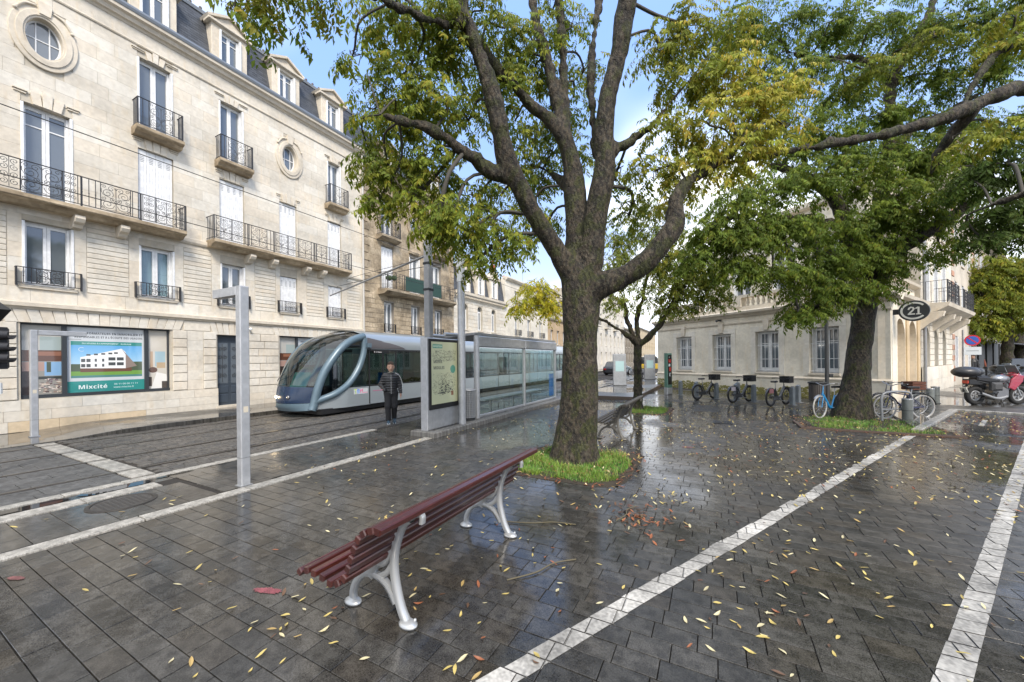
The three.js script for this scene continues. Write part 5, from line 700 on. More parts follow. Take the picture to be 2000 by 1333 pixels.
// ---------- shelter, advert panel, masts, wires ----------
{
  const t = thing('tram_shelter', 'long glass tram shelter with a grey metal roof on the platform', 'shelter', S(9.5, 0.12, 10.45), SROT), LN = 6.22, H = 2.46;   // x along, z out to the plaza
  for (const x of [0, 3.14, LN]) for (const z of [0]) new MB().bev(x - 0.05, x + 0.05, 0, H - 0.3, z - 0.05, z + 0.05, 0.012).build('post', M.alu, t);
  new MB().cyl(V(-0.06, 0, 0.02), V(-0.06, H, 0.02), 0.085, 0.085, 16).build('post', M.alu, t);
  new MB().bev(-0.1, 3.135, H - 0.34, H, -0.02, 0.09, 0.03).build('fascia', M.alu, t); new MB().bev(3.145, LN + 0.06, H - 0.34, H, -0.02, 0.09, 0.03).build('fascia', M.alu, t);
  const rf = new MB(); rf.add(new THREE.BoxGeometry(LN + 0.2, 0.07, 1.55), TRS(LN / 2, H + 0.02, -0.76, -0.05, 0, 0)); rf.build('roof', M.greypaint, t); new MB().cyl(V(-0.9, H + 0.02, -1.2), V(LN, H + 0.02, -1.2), 0.05, 0.05, 10).cyl(V(-0.9, H + 0.02, -0.5), V(0, H + 0.02, -0.5), 0.05, 0.05, 10).build('roof_rail', M.alu, t);
  for (const [a, b] of [[0.08, 1.55], [1.57, 3.08], [3.2, 4.65], [4.67, LN - 0.06]]) new MB().box(a, b, 0.1, H - 0.36, -0.006, 0.006).build('glass_panel', phy([0.86, 0.93, 0.91], { transmission: 1, thickness: 0, roughness: 0.03, ior: 1.7 }), t);
  const blue = new MB().box(LN - 0.62, LN - 0.1, 0.15, 1.1, -0.02, -0.014).build('blue_film', std([0.02, 0.20, 0.62], 0.4), t);
  new MB().box(LN - 0.006, LN + 0.006, 0.1, H - 0.36, -1.3, -0.06).build('glass_panel', phy([0.8, 0.9, 0.95], { transmission: 1, thickness: 0, roughness: 0.03, ior: 1.6 }), t);
  new MB().bev(-0.08, LN, 0.0, 0.08, -0.03, 0.03, 0.01).build('base_rail', M.alu, t);
  const se = new MB().bev(0.75, LN - 1.0, 0.42, 0.48, -0.62, -0.18, 0.015).build('seat', M.alu, t); for (const x of [1.5, 3.14, 4.7]) new MB().box(x - 0.03, x + 0.03, 0, 0.42, -0.5, -0.44).box(x - 0.03, x + 0.03, 0.36, 0.42, -0.44, 0).build('seat_leg', M.steel, se);

  const b = thing('waste_bin', 'perforated steel litter bin beside the shelter post', 'bin', S(9.05, 0.12, 10.42), SROT); const bb = new MB(); for (let i = 0; i < 26; i++) { const a = i / 26 * 6.2832; bb.cyl(V(Math.cos(a) * 0.2, 0.08, Math.sin(a) * 0.2), V(Math.cos(a) * 0.21, 0.86, Math.sin(a) * 0.21), 0.011, 0.011, 5); } for (let y = 0.1; y < 0.85; y += 0.05) bb.torus(0, y, 0, 0.205, 0.006, TRS(0, y, 0, Math.PI / 2, 0, 0), 5, 24); bb.build('basket', M.steel, b); new MB().torus(0, 0.87, 0, 0.21, 0.022, TRS(0, 0.87, 0, Math.PI / 2, 0, 0), 8, 28).build('rim', M.alu, b); new MB().cyl(V(0, 0, 0), V(0, 0.07, 0), 0.2, 0.2, 20).build('base', M.dark, b); new MB().cyl(V(0, 0.1, 0), V(0, 0.84, 0), 0.17, 0.18, 18, true).build('liner', std([0.25, 0.26, 0.27], 0.7), b);

  const p = thing('advert_panel', 'grey street advert panel with a framed poster at the end of the platform', 'advert panel', S(7.22, 0.12, 10.5), SROT), PW = 1.28;
  new MB().bev(0, PW, 0, 2.3, -0.24, -0.02, 0.015).build('casing', M.alu, p); new MB().box(0.06, PW - 0.03, 0.5, 2.27, -0.02, 0.012).build('frame', M.black, p);
  const pt = canvasTex(640, 960, (g, w, h) => {
    g.fillStyle = '#c9cba6'; g.fillRect(0, 0, w, h); const R2 = rng(77); g.fillStyle = '#5a9c86'; g.fillRect(30, 40, 230, 60); g.fillStyle = '#e5ecd5'; g.font = '600 40px sans-serif'; g.fillText('EXPOSITION', 40, 85, 210);
    g.strokeStyle = 'rgba(60,62,58,0.55)'; for (let k = 0; k < 900; k++) { const x = 30 + R2() * 560, top = R2() < 0.35, y = top ? 130 + R2() * 170 : 480 + Math.pow(R2(), 0.8) * 330, d = top ? 1 : 1 - Math.abs(x - 320) / 420; if (R2() > d) continue; g.lineWidth = 1 + R2() * 3; g.beginPath(); g.moveTo(x, y); g.bezierCurveTo(x + (R2() - 0.5) * 90, y + (R2() - 0.5) * 60, x + (R2() - 0.5) * 90, y + (R2() - 0.5) * 60, x + (R2() - 0.5) * 70, y + (R2() - 0.5) * 50); g.stroke(); }
    g.fillStyle = '#3b4140'; g.font = '600 66px sans-serif'; g.fillText('MUSÉE', 44, 330); g.fillText('MOULES', 44, 425, 300); g.fillStyle = '#5a9c86'; g.beginPath(); g.arc(520, 430, 66, 0, 7); g.fill();
    g.fillStyle = '#4a4d47'; for (let k = 0; k < 40; k++) g.fillRect(150 + R2() * 360, 620 + R2() * 190, 8 + R2() * 40, 6 + R2() * 16); g.fillStyle = '#8a5a3c'; g.fillRect(470, 780, 60, 70);
  });
  const pg = new THREE.PlaneGeometry(PW - 0.21, 1.58); pg.translate(PW / 2 + 0.015, 1.415, 0.016); const pm = meshOf('poster', pg, new THREE.MeshPhysicalMaterial({ map: pt, roughness: 0.3, clearcoat: 1, clearcoatRoughness: 0.03 }), p);
  const mast = thing('catenary_mast', 'tall square grey mast rising behind the advert panel', 'mast', S(7.92, 0.12, 9.95), SROT); new MB().bev(-0.09, 0.09, 0, 4.95, -0.09, 0.09, 0.015).build('post', M.greypaint, mast); new MB().box(-0.1, 0.1, 3.6, 3.66, -0.1, 0.1).box(-0.1, 0.1, 4.3, 4.36, -0.1, 0.1).build('clamp', M.dark, mast); new MB().cyl(V(0, 4.55, -0.1), V(1.6, 4.25, -6.2), 0.03, 0.025, 8).build('arm', M.greypaint, mast);
  const col = thing('lamp_column', 'tall round pale column with a slanted top between advert panel and shelter', 'column', S(8.42, 0.12, 10.66), SROT); new MB().cyl(V(0, 0, 0), V(0, 3.85, 0), 0.10, 0.10, 20).build('shaft', M.alu, col); const tip = new THREE.CylinderGeometry(0.11, 0.11, 0.85, 20), tp = tip.attributes.position; for (let i = 0; i < tp.count; i++) if (tp.getY(i) > 0) tp.setY(i, tp.getY(i) - (tp.getX(i) + 0.11) * 0.9); tip.computeVertexNormals(); new MB().add(tip, M4().makeTranslation(0, 4.28, 0)).build('lamp_head', std([0.78, 0.78, 0.76], 0.5), col);

  const wire = (name, lab, pts, r) => { const o = new MB().tube(pts, r, 60, 5).build(name, M.black, scene); tag(o, lab, 'wire', 'overhead wires'); };
  wire('overhead_wire', 'upper black tram wire crossing the pale facade', [S(-6, 7.2, 4.0), S(20, 7.02, 4.0), S(60, 6.9, 4.0)], 0.011);
  wire('overhead_wire', 'lower black tram wire crossing the long balcony', [S(-6, 5.78, 4.0), S(20, 5.62, 4.0), S(60, 5.6, 4.0)], 0.011);
  wire('overhead_wire', 'cross wire tying the mast to the houses behind the tram', [S(8.63, 4.6, 10.0), S(10.2, 5.1, 7), S(12.6, 5.6, 0.1)], 0.012);
  wire('overhead_wire', 'thin stay wire above the tram roof', [S(7.62, 4.5, 9.9), S(10, 5.0, 4.1), S(16, 6.3, 0.1)], 0.007);
}
// ---------- bent steel posts and the traffic light ----------
{
  const mk = (name, lab, pos, H, arm) => { const t = thing(name, lab, 'post', pos, SROT, 'bent grey crossing posts'), w = 0.13; new MB().bev(-w / 2, w / 2, 0, H, -w / 2, w / 2, 0.012).build('upright', M.alu, t); new MB().bev(-w / 2 + 0.004, w / 2 - 0.004, H - 0.13, H - 0.002, -arm, -w / 2 - 0.001, 0.012).build('arm', M.alu, t); new MB().box(-w / 2 - 0.0005, w / 2 + 0.0005, 0.42, 0.424, -w / 2 - 0.0005, w / 2 + 0.0005).build('seam', M.dark, t); new MB().box(-0.03, 0.035, 1.1, 1.19, w / 2, w / 2 + 0.001).build('sticker', std([0.55, 0.5, 0.4], 0.6), t); new MB().box(-w / 2 - 0.02, w / 2 + 0.02, -0.01, 0.012, -w / 2 - 0.02, w / 2 + 0.02).build('base_plate', M.steel, t); return t; };
  mk('bent_post', 'tall grey square steel post with a short arm on the white line', S(3.13, 0, 10.42), 3.0, 0.75);
  const f = mk('bent_post', 'smaller grey bent post in front of the shop window', S(2.78, 0.02, 1.35), 2.72, 0.1); f.remove(f.getObjectByName('arm')); new MB().bev(0.07, 0.92, 2.59, 2.718, -0.06, 0.06, 0.012).build('arm', M.alu, f);
  const tl = thing('traffic_light', 'black traffic light with three hoods at the left edge', 'traffic light', V(-8.9, 0, -6.5), -0.35); new MB().cyl(V(0, 0, 0), V(0, 2.9, 0), 0.05, 0.05, 12).build('post', M.greypaint, tl); new MB().bev(0.02, 0.20, 1.78, 2.5, -0.12, 0.12, 0.03).build('housing', M.black, tl);
  [2.36, 2.16, 1.97].forEach((y, i) => { const hd = new MB(), g = new THREE.CylinderGeometry(0.085, 0.075, 0.2, 16, 1, true, 0, Math.PI * 1.35); hd.add(g, TRS(0.31, y, 0, 0, -2.6, -Math.PI / 2, [1, 1.35, 1])); hd.build('hood', std([0.015, 0.015, 0.018], 0.5, 0, { side: THREE.DoubleSide }), tl); new MB().cyl(V(0.2, y, 0), V(0.215, y, 0), 0.07, 0.07, 14).build('lens', std([[0.10, 0.01, 0.01], [0.12, 0.07, 0.01], [0.01, 0.10, 0.04]][i], 0.2), tl); });
  new MB().ext(poly([[0, 2.6], [0.42, 2.78], [0.05, 2.92]]), 0.12, M4().makeTranslation(0.02, 0, -0.06), 0.01).build('arrow_board', M.black, tl); new MB().bev(-0.02, 0.13, 1.35, 1.55, -0.06, 0.06, 0.02).build('push_button', std([0.6, 0.62, 0.6], 0.5), tl);
}
// ---------- benches ----------
{
  const prof = [[-0.39, 0.40, 0.9], [-0.32, 0.425, 0.25], [-0.235, 0.43, 0.05], [-0.155, 0.42, -0.1], [-0.078, 0.402, -0.1], [-0.008, 0.418, 0.5], [0.064, 0.468, 1.1], [0.098, 0.536, 1.2], [0.13, 0.606, 1.2], [0.163, 0.676, 1.15], [0.196, 0.742, 1.1], [0.247, 0.792, 0.6], [0.308, 0.822, 0.25], [0.37, 0.83, -0.1]];
  const iron = phy([0.50, 0.51, 0.51], { metalness: 0.5, roughness: 0.35 });
  const mk = (lab, pos, slatMats, ironM, len, legs) => {
    const t = thing('slatted_bench', lab, 'bench', pos, SROT); const R = rng(55);
    prof.forEach((p, i) => { const b = new MB(), w = i === 13 || i === 12 ? 0.058 : 0.052; b.bev(-0.02 + R() * 0.012, len - R() * 0.012, -0.021, 0.021, -w / 2, w / 2, 0.007); const m = b.build('slat', slatMats[i % slatMats.length], t); m.position.set(0, p[1], p[0]); m.rotation.x = -p[2]; });
    legs.forEach((x) => {
      const sweep = (pts, w, d) => { const c = new THREE.CatmullRomCurve3(pts.map((p) => V(0, p[1], p[0]))), n = 18, g = new MB(), pp = c.getPoints(n), rows = []; for (let i = 0; i <= n; i++) { const tg = c.getTangent(i / n), nz = V(0, -tg.z, tg.y), k = i / n, ww = w * (1 + 0.35 * Math.abs(k - 0.5)), q = pp[i]; const c4 = [[-d, -ww], [d, -ww], [d * 1.25, 0], [d, ww], [-d, ww], [-d * 1.25, 0]]; rows.push(c4.concat([c4[0]]).map(([a, b]) => V(q.x + a, q.y + nz.y * b, q.z + nz.z * b))); } const P = [], I = [], m = rows[0].length; rows.forEach((r) => r.forEach((v) => P.push(v.x, v.y, v.z))); for (let i = 0; i < n; i++) for (let j = 0; j + 1 < m; j++) { const a = i * m + j; I.push(a, a + m, a + 1, a + 1, a + m, a + m + 1); } const ge = new THREE.BufferGeometry(); ge.setAttribute('position', new THREE.Float32BufferAttribute(P, 3)); ge.setIndex(I); ge.computeVertexNormals(); ge.setAttribute('uv', new THREE.Float32BufferAttribute(new Float32Array(P.length / 3 * 2), 2)); return ge; };
      const b = new MB(); b.add(sweep([[0.24, 0.015], [0.19, 0.10], [0.145, 0.24], [0.125, 0.36], [0.13, 0.48], [0.165, 0.60], [0.215, 0.70], [0.285, 0.755]], 0.023, 0.021)); b.add(sweep([[-0.30, 0.015], [-0.305, 0.09], [-0.25, 0.20], [-0.15, 0.27], [-0.03, 0.275], [0.06, 0.23], [0.14, 0.13]], 0.021, 0.018)); b.add(sweep([[-0.35, 0.37], [-0.22, 0.395], [-0.08, 0.37], [0.02, 0.38], [0.07, 0.44], [0.12, 0.55]], 0.019, 0.018)); b.add(sweep([[-0.12, 0.26], [-0.08, 0.33], [-0.05, 0.375]], 0.03, 0.018)); b.add(sweep([[0.285, 0.755], [0.34, 0.79], [0.385, 0.795], [0.385, 0.74]], 0.014, 0.018)); b.add(sweep([[-0.02, 0.275], [0.06, 0.33], [0.13, 0.42]], 0.02, 0.014));
      const m = b.build('leg_frame', ironM, t); m.position.x = x;
      for (const z of [0.25, -0.31]) { const f = new MB(); f.lathe([[0, 0], [0.062, 0], [0.065, 0.018], [0.05, 0.03], [0.03, 0.045], [0, 0.045]], 16, TRS(0, 0, z, 0, 0, 0, [0.8, 1, 1.15])); f.sph(0.03, 0.034, z + (z > 0 ? 0.035 : -0.035), 0.012, 8, 6); const fm = f.build('foot', ironM, t); fm.position.x = x; }
    });
    return t;
  };
  const red = [[0.105, 0.024, 0.017], [0.09, 0.019, 0.014], [0.12, 0.028, 0.019], [0.082, 0.019, 0.015]].map((c) => phy(c, { roughness: 0.38, clearcoat: 0.45, clearcoatRoughness: 0.22, map: T.wood }));
  mk('dark red slatted bench with silver cast legs in the foreground', S(1.62, 0, 14.55), red, iron, 2.26, [0.36, 1.86]);
  const grey = [[0.075, 0.068, 0.055], [0.09, 0.08, 0.064], [0.065, 0.06, 0.05]].map((c) => std(c, 0.6, 0, { map: T.wood }));
  mk('weathered brown slatted bench behind the big trunk', S(8.4, 0, 14.62), grey, std([0.16, 0.15, 0.13], 0.5, 0.4), 2.26, [0.36, 1.86]);
}
// ---------- bicycles ----------
const head = (dx, df) => Math.atan2(df, dx);                               // turn of a thing whose front is +x; df is forward, away from the camera
const X3 = (x, z, y = 0) => V(x, y, -z);                                   // world point from right / forward
function wheel(parent, x, y, R, tyre, spokes = 20, tr = 0.02, mags = 0, rimM = M.steel) {
  const g = new THREE.Group(); g.name = 'wheel'; g.position.set(x, y, 0); parent.add(g);
  new MB().torus(0, 0, 0, R - tr, tr, null, 8, 36).build('tyre', tyre, g); new MB().torus(0, 0, 0, R - tr * 2.2, tr * 0.55, null, 6, 36).build('rim', rimM, g);
  const b = new MB(); b.cyl(V(0, 0, -0.04), V(0, 0, 0.04), 0.028, 0.028, 10); if (mags) for (let i = 0; i < mags; i++) { const a = i / mags * 6.2832; b.add(new THREE.BoxGeometry(R - 0.06, 0.05 * R / 0.3, 0.03), TRS(Math.cos(a) * (R - 0.05) / 2, Math.sin(a) * (R - 0.05) / 2, 0, 0, 0, a)); } else for (let i = 0; i < spokes; i++) { const a = i / spokes * 6.2832; b.cyl(V(Math.cos(a + 0.3) * 0.025, Math.sin(a + 0.3) * 0.025, i % 2 ? 0.03 : -0.03), V(Math.cos(a) * (R - 0.04), Math.sin(a) * (R - 0.04), 0), 0.0022, 0.0022, 4); } b.build('spokes', rimM, g); return g;
}
function bicycle(name, label, pos, ry, o) {
  const t = thing(name, label, 'bicycle', pos, ry, o.group), R = o.R || 0.34, B = 0.54, fm = o.frame, tb = (m, n, pts, r, s = 10) => new MB().tube(pts.map((p) => V(...p)), r, s, 7).build(n, m, t);
  wheel(t, -B, R, R, o.tyre || M.rubber, 22, o.tr || 0.021, o.mags, o.rim || M.steel); wheel(t, B, R, R, o.tyre || M.rubber, 22, o.tr || 0.021, o.mags, o.rim || M.steel);
  const bbk = [-0.05, R - 0.05], hd = [B - 0.13, 0.78], st = [-0.2, 0.72], f = new MB(), L3 = (a, b, r) => f.cyl(V(a[0], a[1], a[2] || 0), V(b[0], b[1], b[2] || 0), r, r, 8);
  if (o.step) { f.tube([V(hd[0], hd[1] - 0.06, 0), V(0.22, 0.5, 0), V(0.05, 0.31, 0), V(bbk[0], bbk[1], 0)], 0.042, 12, 8); L3(bbk, [-0.22, 0.66], 0.022); } else { L3(hd, [st[0] + 0.01, st[1] - 0.03], 0.016); L3([hd[0] + 0.01, hd[1] - 0.1], bbk, 0.019); L3(bbk, st, 0.016); }
  for (const z of [-0.045, 0.045]) { L3([bbk[0], bbk[1], z * 0.5], [-B, R, z], 0.011); L3([st[0], st[1] - 0.08, z * 0.3], [-B, R, z], 0.009); } L3([hd[0], hd[1] - 0.13], [hd[0] - 0.025, hd[1] + 0.02], 0.022); f.build('frame', fm, t);
  const fk = new MB(); for (const z of [-0.05, 0.05]) fk.tube([V(hd[0], hd[1] - 0.12, z * 0.7), V(B - 0.05, R + 0.2, z), V(B, R, z)], 0.012, 8, 6); fk.cyl(V(hd[0], hd[1] - 0.13, 0), V(hd[0] - 0.05, hd[1] + 0.18, 0), 0.014); fk.build('fork', o.fork || fm, t);
  const hb = new MB().tube([V(hd[0] - 0.24, 1.03, -0.3), V(hd[0] - 0.1, 1.04, -0.2), V(hd[0] - 0.04, 0.98, 0), V(hd[0] - 0.1, 1.04, 0.2), V(hd[0] - 0.24, 1.03, 0.3)], 0.012, 20, 6).build('handlebar', o.bar || M.steel, t); for (const s of [-1, 1]) new MB().cyl(V(hd[0] - 0.26, 1.03, s * 0.3), V(hd[0] - 0.15, 1.035, s * 0.245), 0.018, 0.018, 8).build('grip', M.rubber, t);
  new MB().cyl(V(st[0], st[1] - 0.05, 0), V(st[0] - 0.04, 0.9, 0), 0.013).build('seat_post', M.steel, t); const sd = new MB(); sd.ext(poly([[-0.15, -0.07], [-0.12, -0.085], [-0.02, -0.05], [0.13, -0.018], [0.14, 0], [0.13, 0.018], [-0.02, 0.05], [-0.12, 0.085], [-0.15, 0.07]]), 0.035, TRS(st[0] - 0.03, 0.9, 0, -Math.PI / 2, 0, 0), 0.014); sd.build('saddle', M.black, t);
  const cr = new MB().torus(0, 0, 0, 0.085, 0.008, TRS(bbk[0], bbk[1], 0.06), 6, 24).cyl(V(bbk[0], bbk[1], -0.08), V(bbk[0], bbk[1], 0.08), 0.018); cr.cyl(V(bbk[0], bbk[1], 0.075), V(bbk[0] + 0.13, bbk[1] - 0.1, 0.08), 0.01).cyl(V(bbk[0], bbk[1], -0.075), V(bbk[0] - 0.13, bbk[1] + 0.1, -0.08), 0.01); cr.cb(bbk[0] + 0.13, bbk[1] - 0.1, 0.12, 0.09, 0.02, 0.06).cb(bbk[0] - 0.13, bbk[1] + 0.1, -0.12, 0.09, 0.02, 0.06); cr.build('crank', M.steel, t);
  if (o.guard) { const arc = (cx, a0, a1) => Array.from({ length: 12 }, (_, i) => { const a = mix(a0, a1, i / 11); return V(cx + Math.cos(a) * (R + 0.025), R + Math.sin(a) * (R + 0.025), 0); }); for (const [cx, a0, a1] of [[-B, 0.5, 3.0], [B, 0.8, 2.9]]) { const rows = [-0.03, 0, 0.03].map((z) => arc(cx, a0, a1).map((p) => V(p.x, p.y + (z ? -0.006 : 0), z))); gridMesh('mudguard', rows, o.guard, t); } }
  if (o.chain) new MB().bev(-B + 0.02, bbk[0] + 0.12, R - 0.11, R + 0.03, 0.055, 0.075, 0.01).build('chain_guard', o.chain, t);
  if (o.motor) new MB().bev(bbk[0] - 0.1, bbk[0] + 0.12, bbk[1] - 0.08, bbk[1] + 0.08, -0.055, 0.055, 0.03).build('motor', M.dark, t);
  if (o.basket) { const b = new MB(); for (let i = 0; i < 9; i++) for (const z of [-0.17, 0.17]) b.cb(B - 0.1 + i * 0.037, 0.97, z, 0.024, 0.25, 0.008); for (let i = 0; i < 9; i++) for (const x of [B - 0.12, B + 0.22]) b.cb(x, 0.97, -0.15 + i * 0.037, 0.008, 0.25, 0.024); b.box(B - 0.12, B + 0.22, 0.85, 0.865, -0.17, 0.17).box(B - 0.13, B + 0.23, 1.08, 1.1, -0.185, -0.165).box(B - 0.13, B + 0.23, 1.08, 1.1, 0.165, 0.185).box(B + 0.215, B + 0.235, 1.08, 1.1, -0.165, 0.165).box(B - 0.13, B - 0.11, 1.08, 1.1, -0.165, 0.165); b.cyl(V(hd[0] - 0.02, 0.9, 0), V(B + 0.1, 0.86, 0), 0.012); b.build('basket', M.black, t); }
  if (o.rack) { const b = new MB(); for (const z of [-0.06, 0, 0.06]) b.cyl(V(-B - 0.2, 0.76, z), V(-0.25, 0.76, z), 0.006, 0.006, 5); for (const z of [-0.07, 0.07]) b.cyl(V(-B - 0.1, 0.76, z), V(-B, R, z), 0.006, 0.006, 5); b.build('luggage_rack', M.black, t); }
  if (o.plate) new MB().box(-B - 0.18, -B + 0.1, 0.50, 0.66, 0.05, 0.056).box(-B - 0.18, -B + 0.1, 0.50, 0.66, -0.056, -0.05).build('skirt_guard', o.plate, t);
  return t;
}
{
  const blk = phy([0.03, 0.032, 0.036], { roughness: 0.35, clearcoat: 0.4 }), grp = 'docked hire bicycles';
  const opt = { frame: blk, step: 1, basket: 1, guard: blk, motor: 1, chain: blk, tr: 0.032, mags: 0, group: grp, rim: std([0.05, 0.05, 0.055], 0.4, 0.4), bar: M.dark };
  bicycle('hire_bicycle', 'black hire bicycle with front basket nearest the station totem', X3(8.58, 16.8), head(1.03, 0.5), opt);
  bicycle('hire_bicycle', 'black hire bicycle with front basket, middle one of the three', X3(9.38, 15.53), head(0.98, 0.5), { ...opt, plate: std([0.45, 0.4, 0.42], 0.4) });
  bicycle('hire_bicycle', 'black hire bicycle with reddish wheel cover nearest the right-hand tree', X3(10.1, 14.37), head(1.0, 0.55), { ...opt, plate: std([0.35, 0.12, 0.12], 0.4) });
  const bl = phy([0.02, 0.24, 0.52], { roughness: 0.3, clearcoat: 0.6 });
  bicycle('blue_bicycle', 'bright blue bicycle with whitewall tyre half hidden by the right-hand trunk', X3(9.66, 11.5), head(-0.97, -0.42), { frame: bl, step: 1, tyre: std([0.42, 0.41, 0.38], 0.8), tr: 0.019, R: 0.345, guard: M.steel, bar: M.steel });
  bicycle('dark_blue_bicycle', 'dark blue bicycle with pale tyres chained right of the right-hand trunk', X3(11.42, 11.05), head(-1.1, 0.02), { frame: std([0.015, 0.018, 0.07], 0.35), tyre: std([0.33, 0.32, 0.30], 0.8), rack: 1, guard: M.dark, chain: M.dark, tr: 0.018, R: 0.35 });
  const gb = bicycle('grey_bicycle', 'old grey bicycle carrying a brown crate behind the dark blue bicycle', X3(12.0, 11.75), head(-1.1, 0.05), { frame: std([0.12, 0.12, 0.125], 0.4), rack: 1, guard: M.dark, tr: 0.019, R: 0.35 });
  const c = thing('brown_crate', 'brown wooden crate strapped on the rear rack of the grey bicycle', 'crate', X3(12.42, 11.72, 0.79), 0.05); const cm = std([0.16, 0.05, 0.02], 0.6, 0, { map: T.wood }); for (let i = 0; i < 3; i++) { for (const z of [-0.16, 0.16]) new MB().bev(-0.22, 0.22, 0.01 + i * 0.085, 0.085 + i * 0.085, z - 0.01, z + 0.01, 0.003).build('board', cm, c); for (const x of [-0.21, 0.21]) new MB().bev(x - 0.01, x + 0.01, 0.01 + i * 0.085, 0.085 + i * 0.085, -0.15, 0.15, 0.003).build('board', cm, c); } new MB().box(-0.2, 0.2, 0, 0.012, -0.15, 0.15).build('bottom', cm, c);
  const h = thing('bike_rack', 'grey tubular bike hoop beside the dark blue bicycle', 'bike rack', X3(11.05, 10.82), 0.1); new MB().tube([V(-0.55, 0, 0), V(-0.55, 0.68, 0), V(-0.48, 0.78, 0), V(0.33, 0.78, 0), V(0.4, 0.68, 0), V(0.4, 0, 0)], 0.03, 40, 10).cyl(V(-0.55, 0.32, 0), V(0.4, 0.32, 0), 0.018).build('hoop', M.greypaint, h);
  // docking posts
  const dm = std([0.19, 0.215, 0.23], 0.45, 0.2, { map: T.fine }); let dk = null;
  [[9.15, 16.98, 'docking post at the front wheel of the hire bicycle nearest the totem'], [9.98, 15.66, 'docking post at the front wheel of the middle hire bicycle'], [10.72, 14.5, 'docking post at the front wheel of the hire bicycle nearest the tree'], [8.4, 18.9, 'empty docking post just right of the station totem'], [8.75, 18.0, 'empty docking post between the totem and the first hire bicycle'], [10.3, 17.3, 'docking post standing between the first two hire bicycles'], [11.55, 15.3, 'empty docking post left of the dark litter bin'], [9.6, 16.25, 'docking post just behind the middle hire bicycle']].forEach(([x, z, lab]) => {
    if (!dk) { dk = thing('docking_post', lab, 'docking post', X3(x, z), head(1, 0.5), 'bike docking posts'); new MB().ext(poly([[-0.07, 0], [0.07, 0], [0.07, 0.6], [0.03, 0.7], [-0.07, 0.66]]), 0.11, M4().makeTranslation(0, 0, -0.055), 0.015).build('body', dm, dk); new MB().bev(0.075, 0.09, 0.42, 0.6, -0.05, 0.05, 0.006).build('lock_plate', M.dark, dk); new MB().box(-0.11, 0.11, 0, 0.012, -0.14, 0.14).build('base_plate', M.steel, dk); } else copyOf(dk, X3(x, z), head(1, 0.5), lab);
  });
}
